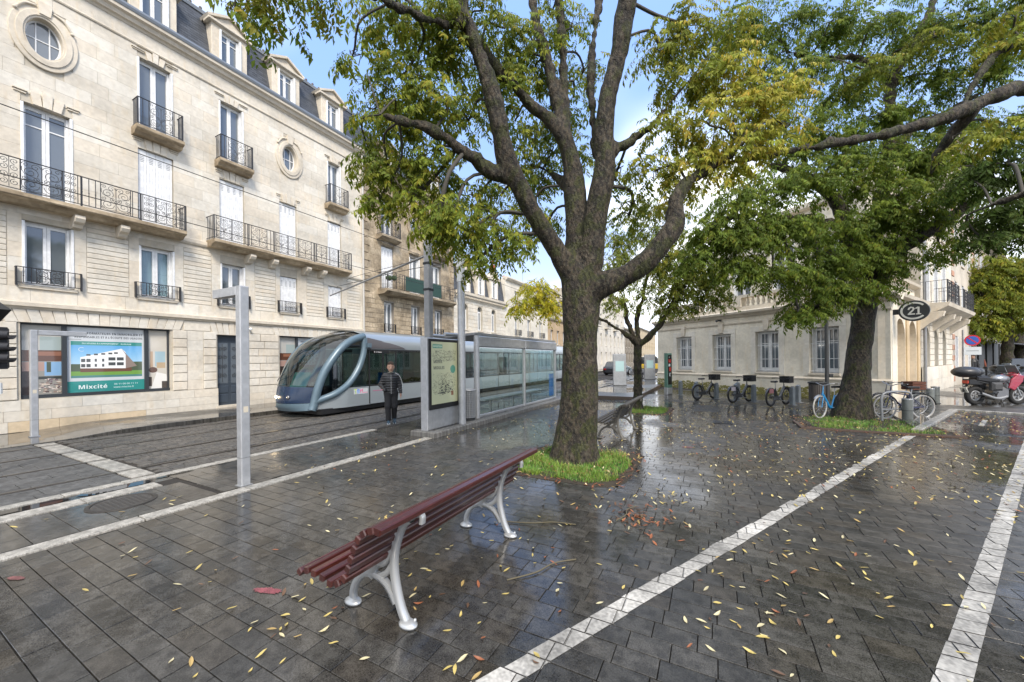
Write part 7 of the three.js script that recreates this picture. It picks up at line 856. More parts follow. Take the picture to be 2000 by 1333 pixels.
// ---------- tree skeletons in metres: limbs as [x, y, z, radius], clumps as [x, y, z, width, height, twigs, tone] ----------
const TREES = {"main":{"limbs":[[[1.11,-0.13,-6.98,0.42],[1.13,0.12,-6.98,0.361],[1.19,0.64,-6.98,0.323],[1.23,1.39,-6.98,0.298],[1.26,2.34,-6.98,0.294],[1.28,2.95,-6.98,0.311],[1.28,3.37,-6.98,0.302]],[[1.14,3.37,-6.95,0.194],[0.81,3.84,-6.85,0.158],[0.52,4.23,-6.7,0.144],[0.22,4.71,-6.55,0.137],[-0.05,5.21,-6.4,0.144],[-0.13,5.5,-6.3,0.122],[-0.24,6.03,-6.2,0.112],[-0.46,6.7,-6.1,0.104],[-0.69,7.27,-6.0,0.097],[-0.85,7.94,-5.9,0.086]],[[-0.01,4.99,-6.5,0.094],[-0.31,5.04,-6.4,0.083],[-0.56,5.18,-6.3,0.072],[-0.87,5.28,-6.1,0.061],[-1.2,5.43,-5.9,0.05],[-1.54,5.43,-5.7,0.036],[-1.93,5.49,-5.6,0.022]],[[1.25,3.38,-7.0,0.216],[1.23,4.26,-7.1,0.194],[1.23,4.96,-7.15,0.18],[1.16,5.66,-7.2,0.144],[1.0,6.13,-7.2,0.108],[0.73,6.46,-7.2,0.086],[0.34,6.72,-7.1,0.072],[-0.09,7.1,-7.0,0.061],[-0.41,7.48,-6.9,0.043],[-0.72,7.95,-6.8,0.029]],[[1.02,6.1,-7.25,0.101],[0.93,6.82,-7.4,0.094],[0.8,7.55,-7.5,0.086],[0.6,8.4,-7.6,0.072],[0.44,9.37,-7.7,0.058]],[[1.1,6.03,-7.25,0.086],[1.08,6.87,-7.4,0.076],[1.07,8.03,-7.6,0.068],[1.03,9.25,-7.8,0.061],[1.02,9.99,-7.9,0.058]],[[1.41,3.31,-6.9,0.202],[1.51,4.18,-6.85,0.18],[1.61,4.8,-6.8,0.173],[1.7,5.28,-6.75,0.169],[1.66,5.83,-6.75,0.144],[1.7,6.21,-6.7,0.133],[1.83,6.8,-6.65,0.133],[1.97,7.43,-6.6,0.13],[2.05,8.0,-6.5,0.122],[2.08,8.43,-6.4,0.115]],[[1.58,5.59,-6.9,0.086],[1.54,6.26,-7.0,0.072],[1.53,7.14,-7.1,0.061],[1.6,7.8,-7.2,0.054],[1.73,8.57,-7.3,0.043],[1.8,9.26,-7.4,0.036]],[[1.77,5.53,-6.8,0.072],[2.02,5.68,-6.8,0.054],[2.25,5.82,-6.8,0.043],[2.57,6.08,-6.8,0.029],[2.9,6.44,-6.8,0.018]],[[1.49,3.07,-6.85,0.187],[1.78,3.23,-6.7,0.158],[2.11,3.37,-6.6,0.144],[2.37,3.54,-6.5,0.133],[2.62,3.88,-6.4,0.122],[2.77,4.1,-6.4,0.122],[2.78,4.42,-6.45,0.101],[2.95,4.77,-6.45,0.079],[3.27,5.02,-6.5,0.061],[3.55,5.19,-6.5,0.043],[3.9,5.44,-6.5,0.029]],[[1.12,5.12,-7.3,0.072],[0.91,5.52,-7.6,0.05],[0.68,5.83,-7.9,0.036],[0.37,6.04,-8.1,0.022]],[[-0.66,7.19,-6.0,0.061],[-0.96,6.99,-5.8,0.047],[-1.29,6.85,-5.5,0.036],[-1.6,6.68,-5.1,0.029],[-1.94,6.43,-4.6,0.022],[-2.23,6.15,-4.2,0.016],[-2.55,5.95,-4.0,0.011]]],"clumps":[[-1.94,7.47,-6.3,0.51,0.36,50,0],[-1.28,7.28,-6.0,0.52,0.33,56,0],[-0.88,7.04,-6.3,0.44,0.39,36,0],[-1.81,6.65,-6.4,0.48,0.36,44,0],[-2.45,6.23,-6.6,0.31,0.24,18,0],[-1.99,5.83,-6.4,0.52,0.4,50,0],[-1.21,6.16,-6.2,0.54,0.42,46,0],[-0.74,6.16,-6.8,0.43,0.46,30,0],[-2.37,5.25,-6.6,0.32,0.28,26,0],[-2.03,4.97,-6.5,0.47,0.37,46,0],[-1.31,5.18,-6.4,0.45,0.36,40,0],[-0.94,4.27,-6.2,0.45,0.3,44,0],[-0.66,4.78,-6.8,0.36,0.35,26,0],[-0.38,4.16,-6.6,0.37,0.37,34,0],[0.02,3.91,-6.7,0.3,0.27,20,0],[-1.19,3.95,-6.0,0.25,0.14,18,0],[-2.27,4.58,-6.5,0.24,0.18,18,0],[-0.08,7.98,-7,0.45,0.44,34,0],[0.1,7.13,-7.2,0.38,0.41,26,0],[0.47,8.16,-7.5,0.39,0.51,26,0],[0.2,6.09,-7.6,0.35,0.39,20,0],[0.69,5.66,-8,0.42,0.41,20,0],[0.73,4.69,-8,0.33,0.41,16,0],[1.25,8.49,-7.6,0.35,0.43,14,0],[1.36,7.38,-8,0.37,0.41,16,0],[-2.45,6.63,-6.6,0.26,0.19,8,0],[-0.62,3.6,-6.7,0.31,0.2,14,0],[-2.46,6.68,-6.0,0.15,0.18,5,0],[0.93,6.31,-8.2,0.38,0.37,14,0],[0.35,4.83,-7.8,0.36,0.35,14,0],[0.15,6.71,-7.6,0.35,0.35,14,0],[-1.73,4.53,-6.5,0.38,0.22,20,0],[2.2,5.64,-8.0,0.24,0.41,12,0],[2.58,4.96,-8.2,0.38,0.42,16,0],[-0.17,5.08,-7.4,0.31,0.25,12,0],[-0.87,3.94,-6.6,0.38,0.22,18,0],[0.54,7.75,-7.9,0.46,0.45,30,0],[0.89,9.12,-8,0.46,0.45,30,0],[1.62,8.07,-8.2,0.34,0.51,20,0],[0.17,7.94,-7.6,0.44,0.43,30,0],[1.01,7.03,-8.3,0.39,0.38,24,0],[1.51,6.35,-8.3,0.29,0.38,16,0],[-0.34,7.28,-7.4,0.34,0.42,22,0],[0.59,6.74,-8,0.33,0.36,22,0],[0.53,5.88,-8,0.33,0.36,16,0],[-1.1,7.95,-6.6,0.46,0.3,26,0],[-0.47,7.95,-6.6,0.38,0.3,20,0],[2.72,7.36,-6.8,0.43,0.5,34,1],[3.38,7.99,-7,0.49,0.44,44,1],[3.22,6.81,-6.8,0.51,0.48,44,1],[2.84,6.04,-6.9,0.36,0.39,24,1],[2.64,5.3,-7.0,0.39,0.36,24,1],[4.15,8.06,-7.2,0.5,0.41,34,1],[3.86,6.91,-6.7,0.51,0.42,48,2],[4.33,6.34,-6.6,0.5,0.41,50,2],[3.48,5.9,-6.6,0.58,0.41,52,2],[4.05,5.54,-6.6,0.44,0.34,40,2],[4.85,6.58,-6.7,0.35,0.42,28,2],[3.16,5.24,-6.7,0.35,0.27,22,2],[4.93,5.9,-6.7,0.27,0.27,16,2],[3.69,5.14,-6.6,0.35,0.19,14,2],[3.02,4.83,-6.9,0.32,0.31,14,2],[-2.78,5.68,-4.0,0.14,0.09,9,3],[-2.45,5.75,-4.0,0.2,0.08,12,3],[-2.17,5.87,-4.1,0.17,0.07,8,3],[-1.99,6.13,-4.3,0.25,0.08,8,3],[-2.85,5.52,-3.95,0.06,0.06,3,3]]},"right":{"limbs":[[[10.13,-0.14,-11.35,0.454],[10.2,0.26,-11.35,0.353],[10.28,0.94,-11.35,0.286],[10.4,1.94,-11.35,0.244],[10.53,3.01,-11.35,0.235],[10.61,3.93,-11.35,0.252],[10.61,4.39,-11.35,0.235]],[[10.71,3.92,-11.3,0.216],[11.0,4.53,-11.2,0.194],[11.43,5.03,-11.1,0.173],[12.0,5.37,-11.0,0.144],[12.64,5.81,-10.9,0.115],[13.26,6.25,-10.8,0.086],[13.92,6.86,-10.8,0.058]],[[10.58,4.17,-11.4,0.209],[10.28,5.02,-11.4,0.18],[10.09,5.95,-11.4,0.151],[9.52,6.68,-11.3,0.115],[8.68,7.18,-11.2,0.086],[7.71,7.51,-11.1,0.058]],[[10.78,4.19,-11.5,0.187],[11.2,5.7,-11.6,0.173],[11.57,7.31,-11.7,0.151],[11.88,8.95,-11.8,0.13],[12.02,10.46,-11.9,0.115],[12.73,11.66,-11.9,0.079],[13.22,12.61,-11.9,0.058],[13.63,13.82,-11.9,0.036]],[[12.02,10.38,-11.9,0.086],[11.26,10.9,-11.8,0.072],[10.53,11.08,-11.7,0.065],[9.42,10.84,-11.5,0.043],[8.34,10.97,-11.3,0.029]],[[10.13,5.64,-11.4,0.108],[8.96,5.81,-11.0,0.086],[7.78,5.75,-10.6,0.065],[6.52,5.68,-10.2,0.043],[5.44,5.48,-10,0.022]],[[11.69,8.1,-11.7,0.094],[12.35,8.76,-11.5,0.072],[13.06,9.09,-11.3,0.05],[13.88,9.55,-11.1,0.029]]],"clumps":[[6.48,11.12,-10.5,0.73,0.66,60,4],[7.98,11.4,-11,0.83,0.75,70,4],[9.32,11.53,-11,0.83,0.75,70,4],[11.06,11.88,-11.5,0.87,0.78,66,4],[12.46,11.79,-11.5,0.87,0.78,66,4],[13.18,11.42,-11,0.83,0.75,66,4],[13.72,11.11,-10.5,0.67,0.72,54,4],[8.41,10.06,-11,0.83,0.69,60,4],[10.19,10.1,-11.5,0.87,0.72,64,4],[12.48,11.33,-12.3,0.86,0.7,50,4],[13.07,10.38,-11.5,0.87,0.72,60,4],[13.84,10.22,-11,0.77,0.69,60,4],[8.99,8.42,-11,0.83,0.69,66,4],[10.8,9.01,-11.5,0.87,0.72,66,4],[12.81,9.31,-12,0.91,0.75,66,4],[13.67,8.75,-11.5,0.8,0.65,54,4],[8.42,6.77,-10.5,0.79,0.66,70,4],[10.16,7.07,-11,0.83,0.69,76,4],[11.82,7.27,-11.3,0.85,0.64,72,4],[13.27,7.51,-11.5,0.8,0.59,54,4],[7.01,6.41,-10.3,0.72,0.58,60,4],[5.79,5.88,-10,0.64,0.57,54,4],[5.31,5.15,-10,0.52,0.51,42,4],[6.25,4.93,-10,0.7,0.54,62,4],[7.62,5.22,-10.3,0.78,0.58,74,4],[9.16,5.45,-10.8,0.75,0.61,74,4],[10.45,5.8,-11,0.77,0.62,70,4],[11.64,6.08,-11,0.7,0.56,56,4],[5.97,4.19,-10,0.58,0.41,44,4],[6.92,4.12,-10,0.64,0.45,54,4],[7.95,3.74,-10.2,0.53,0.44,44,4],[8.9,3.66,-10.6,0.47,0.54,40,4],[7.73,3.05,-10.2,0.43,0.3,24,4],[10.05,4.73,-10.9,0.63,0.49,50,4],[8.54,4.64,-10.5,0.61,0.43,44,4],[12.52,4.88,-11,0.38,0.45,24,4],[12.23,5.63,-11,0.58,0.44,30,4],[10.96,5.2,-11,0.58,0.44,34,4],[6.66,5.54,-10.2,0.59,0.42,40,4],[4.89,4.54,-10,0.42,0.41,24,4],[8.09,7.76,-11,0.58,0.5,36,4],[9.72,7.74,-11,0.64,0.5,44,4],[11.35,8.05,-11.6,0.67,0.53,44,4],[9.02,4.33,-10.4,0.48,0.4,36,4],[7.37,10.14,-11,0.58,0.62,36,4],[7.64,8.78,-11.2,0.52,0.51,26,4],[10.93,4.43,-10.9,0.51,0.45,34,4],[10.53,3.83,-10.8,0.35,0.34,20,4],[9.48,3.8,-10.6,0.37,0.36,20,4],[8.23,3.2,-10.3,0.36,0.33,20,4],[10.93,6.36,-10.6,0.62,0.48,40,4],[11.74,7.61,-10.8,0.63,0.49,40,4],[12.75,6.43,-10.8,0.5,0.44,30,4],[5.65,5.04,-9.9,0.46,0.45,30,4],[10.11,9.81,-10.6,0.62,0.48,26,5],[11.98,10.79,-10.6,0.62,0.48,26,5]]},"slim":{"limbs":[[[4.55,-0.22,-13.75,0.227],[4.55,0.09,-13.75,0.16],[4.56,1.11,-13.75,0.139],[4.57,2.04,-13.75,0.139],[4.6,2.45,-13.75,0.143]],[[4.5,2.38,-13.7,0.086],[4.24,2.63,-13.6,0.065],[3.81,2.9,-13.5,0.05],[3.45,3.1,-13.4,0.043],[3.03,3.27,-13.3,0.032],[2.51,3.45,-13.2,0.022]],[[4.52,2.45,-13.75,0.086],[4.34,2.89,-13.8,0.068],[4.21,3.35,-13.8,0.061],[4.09,4.01,-13.8,0.05],[3.88,4.87,-13.9,0.036],[3.7,5.81,-13.9,0.022]],[[4.61,2.45,-13.8,0.094],[4.61,2.98,-13.9,0.072],[4.64,3.45,-13.9,0.065],[4.83,3.94,-14,0.054],[5.06,4.9,-14.1,0.04],[5.26,6.07,-14.2,0.025]],[[4.67,2.37,-13.7,0.094],[4.93,2.63,-13.6,0.079],[5.19,2.94,-13.5,0.072],[5.41,3.3,-13.4,0.061],[5.68,3.82,-13.3,0.05],[6.06,4.34,-13.2,0.036],[6.44,4.76,-13.1,0.022]]],"clumps":[[3.5,5.15,-13.5,0.63,0.61,14,6],[4.22,4.53,-13.6,0.57,0.62,16,6],[5.37,5.25,-13.6,0.79,0.69,26,6],[5.91,4.07,-13.2,0.69,0.48,26,6],[6.61,4.58,-13.1,0.69,0.57,28,6],[5.73,6.77,-14,0.81,0.72,24,6],[4.78,6.21,-14,0.65,0.72,18,6],[3.73,3.77,-13.4,0.47,0.38,10,6],[6.34,5.85,-13.5,0.78,0.69,26,6],[5.77,3.55,-13.3,0.7,0.3,18,6],[4.96,4.0,-13.8,0.48,0.39,10,6],[3.26,4.21,-13.3,0.31,0.45,6,6],[6.87,3.76,-13.0,0.6,0.38,18,6],[4.3,5.65,-14,0.49,0.64,16,6],[5.65,5.47,-13.4,0.62,0.61,24,6],[6.28,5.05,-13.2,0.69,0.54,26,6],[5.03,5.0,-13.7,0.57,0.56,18,6],[6.88,4.29,-13,0.54,0.38,20,6],[5.92,4.7,-13.2,0.61,0.45,22,6],[3.83,6.22,-14,0.59,0.64,16,6],[3.98,4.8,-13.6,0.41,0.4,12,6],[5.43,7.61,-14.2,0.74,0.64,20,6],[4.66,7.23,-14.2,0.66,0.64,16,6],[5.46,4.38,-13.4,0.56,0.4,18,6],[0.84,3.98,-13.4,0.72,0.52,34,7],[0.29,3.71,-13.4,0.39,0.33,12,7],[1.39,3.71,-13.5,0.47,0.43,18,7],[0.94,4.45,-13.5,0.63,0.31,14,7]]},"over":{"limbs":[[[12.01,0.17,-6.9,0.42],[12.03,1.75,-6.9,0.336],[12.0,3.06,-6.9,0.319],[11.87,4.55,-6.9,0.302]],[[11.87,4.36,-6.9,0.216],[11.05,5.86,-6.9,0.173],[10.21,6.48,-6.9,0.137],[9.38,6.7,-6.9,0.112],[8.81,6.54,-6.9,0.101],[8.36,6.35,-6.95,0.094],[7.94,6.19,-7,0.083],[7.42,6.08,-7,0.076],[6.66,5.9,-7.0,0.068],[5.91,5.77,-7,0.061],[5.17,5.63,-6.9,0.05],[4.51,5.5,-6.9,0.04],[3.9,5.35,-6.8,0.025]],[[11.54,7.11,-7.2,0.101],[10.72,8.08,-7.3,0.086],[9.79,7.83,-7.2,0.072],[9.13,7.44,-7.1,0.061],[8.72,7.03,-7.05,0.054],[8.42,6.47,-7.0,0.05]],[[8.5,6.34,-6.95,0.065],[8.51,6.17,-7.2,0.05],[8.44,5.89,-7.4,0.04],[8.44,5.54,-7.6,0.032]],[[11.21,5.92,-7.0,0.115],[10.84,5.47,-7.4,0.086],[10.85,5.23,-8,0.058],[10.58,5.14,-8.3,0.036]]],"clumps":[[12.05,6.49,-9.2,0.59,0.63,60,8],[11.53,5.29,-9,0.52,0.51,54,8],[12.37,7.35,-9.2,0.43,0.57,40,8],[12.07,4.8,-9,0.38,0.51,34,8],[11.28,4.57,-9,0.37,0.22,18,8],[12.69,6.01,-9,0.63,0.61,50,8],[11.48,6.21,-9.4,0.44,0.43,24,8],[9.4,7.72,-7.2,0.33,0.25,14,1],[9.65,8.3,-7.2,0.33,0.25,14,1],[9.16,6.05,-7.1,0.33,0.21,10,1],[8.41,5.81,-7,0.24,0.17,6,1]]},"farA":{"limbs":[[[33.99,-0.02,-26,0.353],[34.01,1.6,-26,0.286],[34.03,3.71,-26,0.269],[33.97,4.76,-26,0.252]],[[33.97,4.41,-26,0.158],[33.06,5.12,-26,0.108],[32.2,6.19,-26,0.065]],[[34.04,4.58,-26,0.158],[34.65,5.81,-26,0.108],[35.19,7.21,-26,0.065]]],"clumps":[[32.2,6.54,-26,1.21,1.18,60,9],[33.79,7.05,-26,1.36,1.33,70,9],[32.01,5.13,-26,1.21,0.89,50,9],[33.59,5.47,-26,1.51,1.0,60,9],[35.0,5.45,-26,1.21,1.18,50,9],[32.74,7.94,-26,1.21,1.06,50,9],[34.67,7.92,-26,1.21,1.18,50,9],[31.82,4.08,-26,1.03,0.59,34,9],[33.93,3.99,-26,1.36,0.59,40,9],[35.54,6.85,-26,1.21,1.48,40,9],[32.69,3.37,-26,0.91,0.41,14,9]]},"farB":{"limbs":[[[44.26,-0.26,-33,0.378],[44.24,1.97,-33,0.319],[44.18,4.2,-33,0.286]],[[44.17,3.75,-33,0.144],[42.85,5.1,-33,0.086]]],"clumps":[[43.97,5.54,-33,1.92,1.12,50,9],[41.95,4.89,-33,1.53,0.94,34,9],[45.09,6.42,-33,1.53,1.5,34,9]]}};
// ---------- surface from a distance field ----------
function surfaceNets(bones, cell, k, wobble) {                            // bones: [a, b, ra, rb]; joined with a smooth minimum
  const lo = V(1e9, 1e9, 1e9), hi = V(-1e9, -1e9, -1e9); for (const [a, b, ra, rb] of bones) { const r = Math.max(ra, rb) + 3 * cell; for (const p of [a, b]) { lo.min(p.clone().subScalar(r)); hi.max(p.clone().addScalar(r)); } }
  const nx = Math.ceil((hi.x - lo.x) / cell) + 2, ny = Math.ceil((hi.y - lo.y) / cell) + 2, nz = Math.ceil((hi.z - lo.z) / cell) + 2, F = new Float32Array(nx * ny * nz).fill(9), id = (x, y, z) => (z * ny + y) * nx + x;
  for (const [a, b, ra, rb] of bones) {
    const pad = Math.max(ra, rb) + k + 3 * cell, x0 = Math.max(0, Math.floor((Math.min(a.x, b.x) - pad - lo.x) / cell)), x1 = Math.min(nx - 1, Math.ceil((Math.max(a.x, b.x) + pad - lo.x) / cell)), y0 = Math.max(0, Math.floor((Math.min(a.y, b.y) - pad - lo.y) / cell)), y1 = Math.min(ny - 1, Math.ceil((Math.max(a.y, b.y) + pad - lo.y) / cell)), z0 = Math.max(0, Math.floor((Math.min(a.z, b.z) - pad - lo.z) / cell)), z1 = Math.min(nz - 1, Math.ceil((Math.max(a.z, b.z) + pad - lo.z) / cell));
    const dx = b.x - a.x, dy = b.y - a.y, dz = b.z - a.z, dd = dx * dx + dy * dy + dz * dz || 1e-9;
    for (let z = z0; z <= z1; z++) for (let y = y0; y <= y1; y++) for (let x = x0; x <= x1; x++) {
      const px = lo.x + x * cell - a.x, py = lo.y + y * cell - a.y, pz = lo.z + z * cell - a.z, t = sat((px * dx + py * dy + pz * dz) / dd), qx = px - dx * t, qy = py - dy * t, qz = pz - dz * t, d = Math.sqrt(qx * qx + qy * qy + qz * qz) - (ra + (rb - ra) * t), i = id(x, y, z), f = F[i], h = Math.max(k - Math.abs(d - f), 0) / k; F[i] = Math.min(d, f) - h * h * k * 0.25;
    }
  }
  if (wobble) for (let z = 0; z < nz; z++) for (let y = 0; y < ny; y++) for (let x = 0; x < nx; x++) { const i = id(x, y, z); if (F[i] < 0.3 && F[i] > -0.3) F[i] += wobble(lo.x + x * cell, lo.y + y * cell, lo.z + z * cell); }
  const vid = new Int32Array(nx * ny * nz).fill(-1), P = [], I = [];
  for (let z = 0; z + 1 < nz; z++) for (let y = 0; y + 1 < ny; y++) for (let x = 0; x + 1 < nx; x++) {
    let m = 0; for (let c = 0; c < 8; c++) if (F[id(x + (c & 1), y + ((c >> 1) & 1), z + (c >> 2))] < 0) m++; if (m === 0 || m === 8) continue;
    let sx = 0, sy = 0, sz = 0, n = 0; for (let c = 0; c < 8; c++) for (let ax = 1; ax < 8; ax <<= 1) { if (c & ax) continue; const e = c | ax, fa = F[id(x + (c & 1), y + ((c >> 1) & 1), z + (c >> 2))], fb = F[id(x + (e & 1), y + ((e >> 1) & 1), z + (e >> 2))]; if ((fa < 0) === (fb < 0)) continue; const t = fa / (fa - fb); sx += (c & 1) + (ax === 1 ? t : 0); sy += ((c >> 1) & 1) + (ax === 2 ? t : 0); sz += (c >> 2) + (ax === 4 ? t : 0); n++; }
    vid[id(x, y, z)] = P.length / 3; P.push(lo.x + (x + sx / n) * cell, lo.y + (y + sy / n) * cell, lo.z + (z + sz / n) * cell);
  }
  const quad = (a, b, c, d, f) => { if (a < 0 || b < 0 || c < 0 || d < 0) return; if (f) I.push(a, b, c, a, c, d); else I.push(a, c, b, a, d, c); };
  for (let z = 1; z + 1 < nz; z++) for (let y = 1; y + 1 < ny; y++) for (let x = 1; x + 1 < nx; x++) {
    const f = F[id(x, y, z)] < 0; if (f !== F[id(x + 1, y, z)] < 0) quad(vid[id(x, y - 1, z - 1)], vid[id(x, y, z - 1)], vid[id(x, y, z)], vid[id(x, y - 1, z)], f);
    if (f !== F[id(x, y + 1, z)] < 0) quad(vid[id(x - 1, y, z - 1)], vid[id(x - 1, y, z)], vid[id(x, y, z)], vid[id(x, y, z - 1)], f);
    if (f !== F[id(x, y, z + 1)] < 0) quad(vid[id(x - 1, y - 1, z)], vid[id(x, y - 1, z)], vid[id(x, y, z)], vid[id(x - 1, y, z)], f);
  }
  const g = new THREE.BufferGeometry(); g.setAttribute('position', new THREE.Float32BufferAttribute(P, 3)); g.setIndex(I); g.computeVertexNormals(); return g;
}
// ---------- trees ----------
M.bark = std([0.37, 0.36, 0.335], 0.8, 0, { map: T.bark, bumpMap: T.barkB, bumpScale: 0.045 });
M.twig = std([0.06, 0.055, 0.045], 0.85);
const leafMat = new THREE.MeshPhysicalMaterial({ color: 0xffffff, vertexColors: true, roughness: 0.75, specularIntensity: 0.3, transmission: 0.5, thickness: 0, side: THREE.DoubleSide });
function spray(seed, size, nLeaf, hang) {                                  // a twig with hanging leaves, along +x
  const R = rng(seed), P = [], C = [], L0 = size;
  const tri = (a, b, c, k) => { for (const p of [a, b, c]) { P.push(p.x, p.y, p.z); C.push(...k); } };
  const tw = (t) => V(t * L0, -0.10 * t * t * L0 * hang * 2, 0.06 * L0 * Math.sin(t * 5 + seed));
  for (let i = 0; i < 5; i++) { const a = tw(i / 5), b = tw((i + 1) / 5), w = 0.004 * (1.2 - i / 5); tri(a.clone().add(V(0, w, 0)), b.clone(), a.clone().add(V(0, -w, w)), [0.5, 0.42, 0.3]); tri(a.clone().add(V(0, w, 0)), a.clone().add(V(0, -w, -w)), b.clone(), [0.5, 0.42, 0.3]); }
  for (let i = 0; i < nLeaf; i++) {
    const t = 0.08 + 0.92 * (i + R() * 0.6) / nLeaf, o = tw(t), side = i % 2 ? 1 : -1, l = 0.10 * (0.5 + 0.75 * R()), w = l * (0.17 + 0.07 * R());
    const dir = V(0.55 + 0.5 * (R() - 0.5), -hang * (0.5 + 0.7 * R()), side * (0.75 + 0.5 * (R() - 0.5))).normalize(), up = V(R() - 0.5, 1, R() - 0.5).normalize(), sd = dir.clone().cross(up).normalize(), nn = sd.clone().cross(dir).normalize();
    const base = o.clone().addScaledVector(dir, 0.012), midp = base.clone().addScaledVector(dir, l * 0.42), tip = base.clone().addScaledVector(dir, l).addScaledVector(nn, -l * 0.14), lp = midp.clone().addScaledVector(sd, w).addScaledVector(nn, w * 0.35), rp = midp.clone().addScaledVector(sd, -w).addScaledVector(nn, w * 0.35), v = 0.72 + 0.5 * R(), yl = R() < 0.12 ? 1.35 : 1, k = [v * yl, v, v * 0.9];
    tri(base, lp, midp, k); tri(base, midp, rp, k); tri(lp, tip, midp, k); tri(midp, tip, rp, k);
  }
  const g = new THREE.BufferGeometry(); g.setAttribute('position', new THREE.Float32BufferAttribute(P, 3)); g.setAttribute('color', new THREE.Float32BufferAttribute(C, 3)); g.computeVertexNormals(); return g;
}
const SPRAYS = [spray(1, 0.32, 15, 1.0), spray(2, 0.38, 18, 1.3), spray(3, 0.27, 13, 0.7)];
const TONES = [[[0.206, 0.264, 0.027], [0.293, 0.319, 0.035], [0.152, 0.209, 0.025]], [[0.239, 0.274, 0.027], [0.337, 0.329, 0.035], [0.185, 0.23, 0.027]], [[0.4, 0.4, 0.055], [0.3, 0.34, 0.045], [0.47, 0.42, 0.07]], [[0.162, 0.23, 0.027], [0.217, 0.264, 0.031], [0.261, 0.253, 0.031]], [[0.148, 0.219, 0.026], [0.198, 0.26, 0.03], [0.12, 0.182, 0.024]], [[0.206, 0.253, 0.031], [0.261, 0.285, 0.035], [0.174, 0.22, 0.031]], [[0.185, 0.241, 0.035], [0.261, 0.285, 0.039], [0.152, 0.198, 0.031]], [[0.456, 0.439, 0.031], [0.358, 0.384, 0.031], [0.522, 0.461, 0.039]], [[0.085, 0.145, 0.024], [0.11, 0.17, 0.025], [0.071, 0.114, 0.02]], [[0.217, 0.253, 0.027], [0.282, 0.296, 0.031], [0.162, 0.209, 0.025]]];
function plantTree(key, name, label, o = {}) {
  const d = TREES[key], root = d.limbs[0][0], O = V(root[0], 0, root[2]), t = thing(name, label, 'tree', O, 0, 'plane trees of the square'), R = rng(o.seed || 5), bones = [], sk = [];
  delete t.userData.group;
  d.limbs.forEach((l, li) => { const c = new THREE.CatmullRomCurve3(l.map((p) => V(p[0], p[1], p[2]).sub(O))), n = (l.length - 1) * 3; let prev = null, pr = 0; for (let i = 0; i <= n; i++) { const u = i / n, f = u * (l.length - 1), q = Math.min(l.length - 2, Math.floor(f)), r = mix(l[q][3], l[q + 1][3], f - q), p = c.getPoint(u); if (li && i > 0 && r < 0.12) p.add(V(R() - 0.5, R() - 0.5, R() - 0.5).multiplyScalar(0.05)); sk.push([p, r]); if (prev) bones.push([prev, p, pr, r]); prev = p; pr = r; } });
  if (o.flare) for (let i = 0; i < 7; i++) { const a = i / 7 * 6.28 + R() * 0.6, r = d.limbs[0][0][3]; bones.push([V(Math.cos(a) * r * 0.85, -0.08, Math.sin(a) * r * 0.85), V(Math.cos(a) * r * 0.42, 0.55, Math.sin(a) * r * 0.42), r * 0.26, r * 0.2]); }
  const knots = (o.knots || []).map((k) => [V(...k.slice(0, 3)), k[3]]); knots.forEach(([p, r]) => bones.push([p, p.clone().add(V(0.01, 0.02, 0)), r, r]));
  const g = surfaceNets(bones, o.cell || 0.04, o.k || 0.14, (x, y, z) => 0.05 * (vn(x * 2.6 + 20, y * 1.7 + z * 2.6 + 9, 256) - 0.5) + 0.024 * (vn((x + z) * 11 + 40, y * 2.6 + (x - z) * 6 + 3, 256, 3) - 0.5) + 0.02 * (vn((x - z) * 11 + 90, y * 3.5 + (x + z) * 5 + 33, 256, 5) - 0.5)).toNonIndexed();
  boxUV(g); meshOf('trunk', g, M.bark, t);
  // side branches out to every clump, and finer ones inside it
  const br = new MB(), ends = [];
  d.clumps.forEach((c, ci) => {
    const p = V(c[0], c[1], c[2]).sub(O); let best = null, bd = 1e9; sk.forEach(([q, r]) => { const dd = q.distanceTo(p) + (r > 0.2 ? 0.6 : 0) + (q.y < 2.6 ? 5 : 0) + Math.max(0, q.y - p.y) * 0.3; if (dd < bd) { bd = dd; best = [q, r]; } });
    const m = best[0].clone().lerp(p, 0.5).add(V((R() - 0.5) * 0.5, 0.12 + 0.2 * R(), (R() - 0.5) * 0.5).multiplyScalar(Math.min(1, bd))), r0 = Math.min(best[1] * 0.6, 0.012 + 0.013 * bd);
    const e = p.clone().add(V((R() - 0.5) * c[3] * 0.4, (R() - 0.3) * c[4] * 0.5, (R() - 0.5) * c[3] * 0.4)); const cv = new THREE.CatmullRomCurve3([best[0], m, p, e]); br.add(new THREE.TubeGeometry(cv, 8, r0, 5)); ends.push(cv);
    for (let j = 0; j < 5; j++) { const a = cv.getPoint(0.45 + 0.5 * R()), th = R() * 6.28, q = p.clone().add(V(Math.cos(th) * c[3] * (0.5 + 0.4 * R()), (R() * 1.4 - 0.6) * c[4], Math.sin(th) * c[3] * (0.5 + 0.4 * R()))), mm = a.clone().lerp(q, 0.5).add(V((R() - 0.5) * 0.15, 0.08, (R() - 0.5) * 0.15)), c2 = new THREE.CatmullRomCurve3([a, mm, q]); br.add(new THREE.TubeGeometry(c2, 6, Math.max(0.005, r0 * 0.38), 4)); ends.push(c2); }
  });
  const bm = br.build('branches', M.twig, t); bm.userData.kind = 'stuff';
  const lists = SPRAYS.map(() => []); let ce = 0;
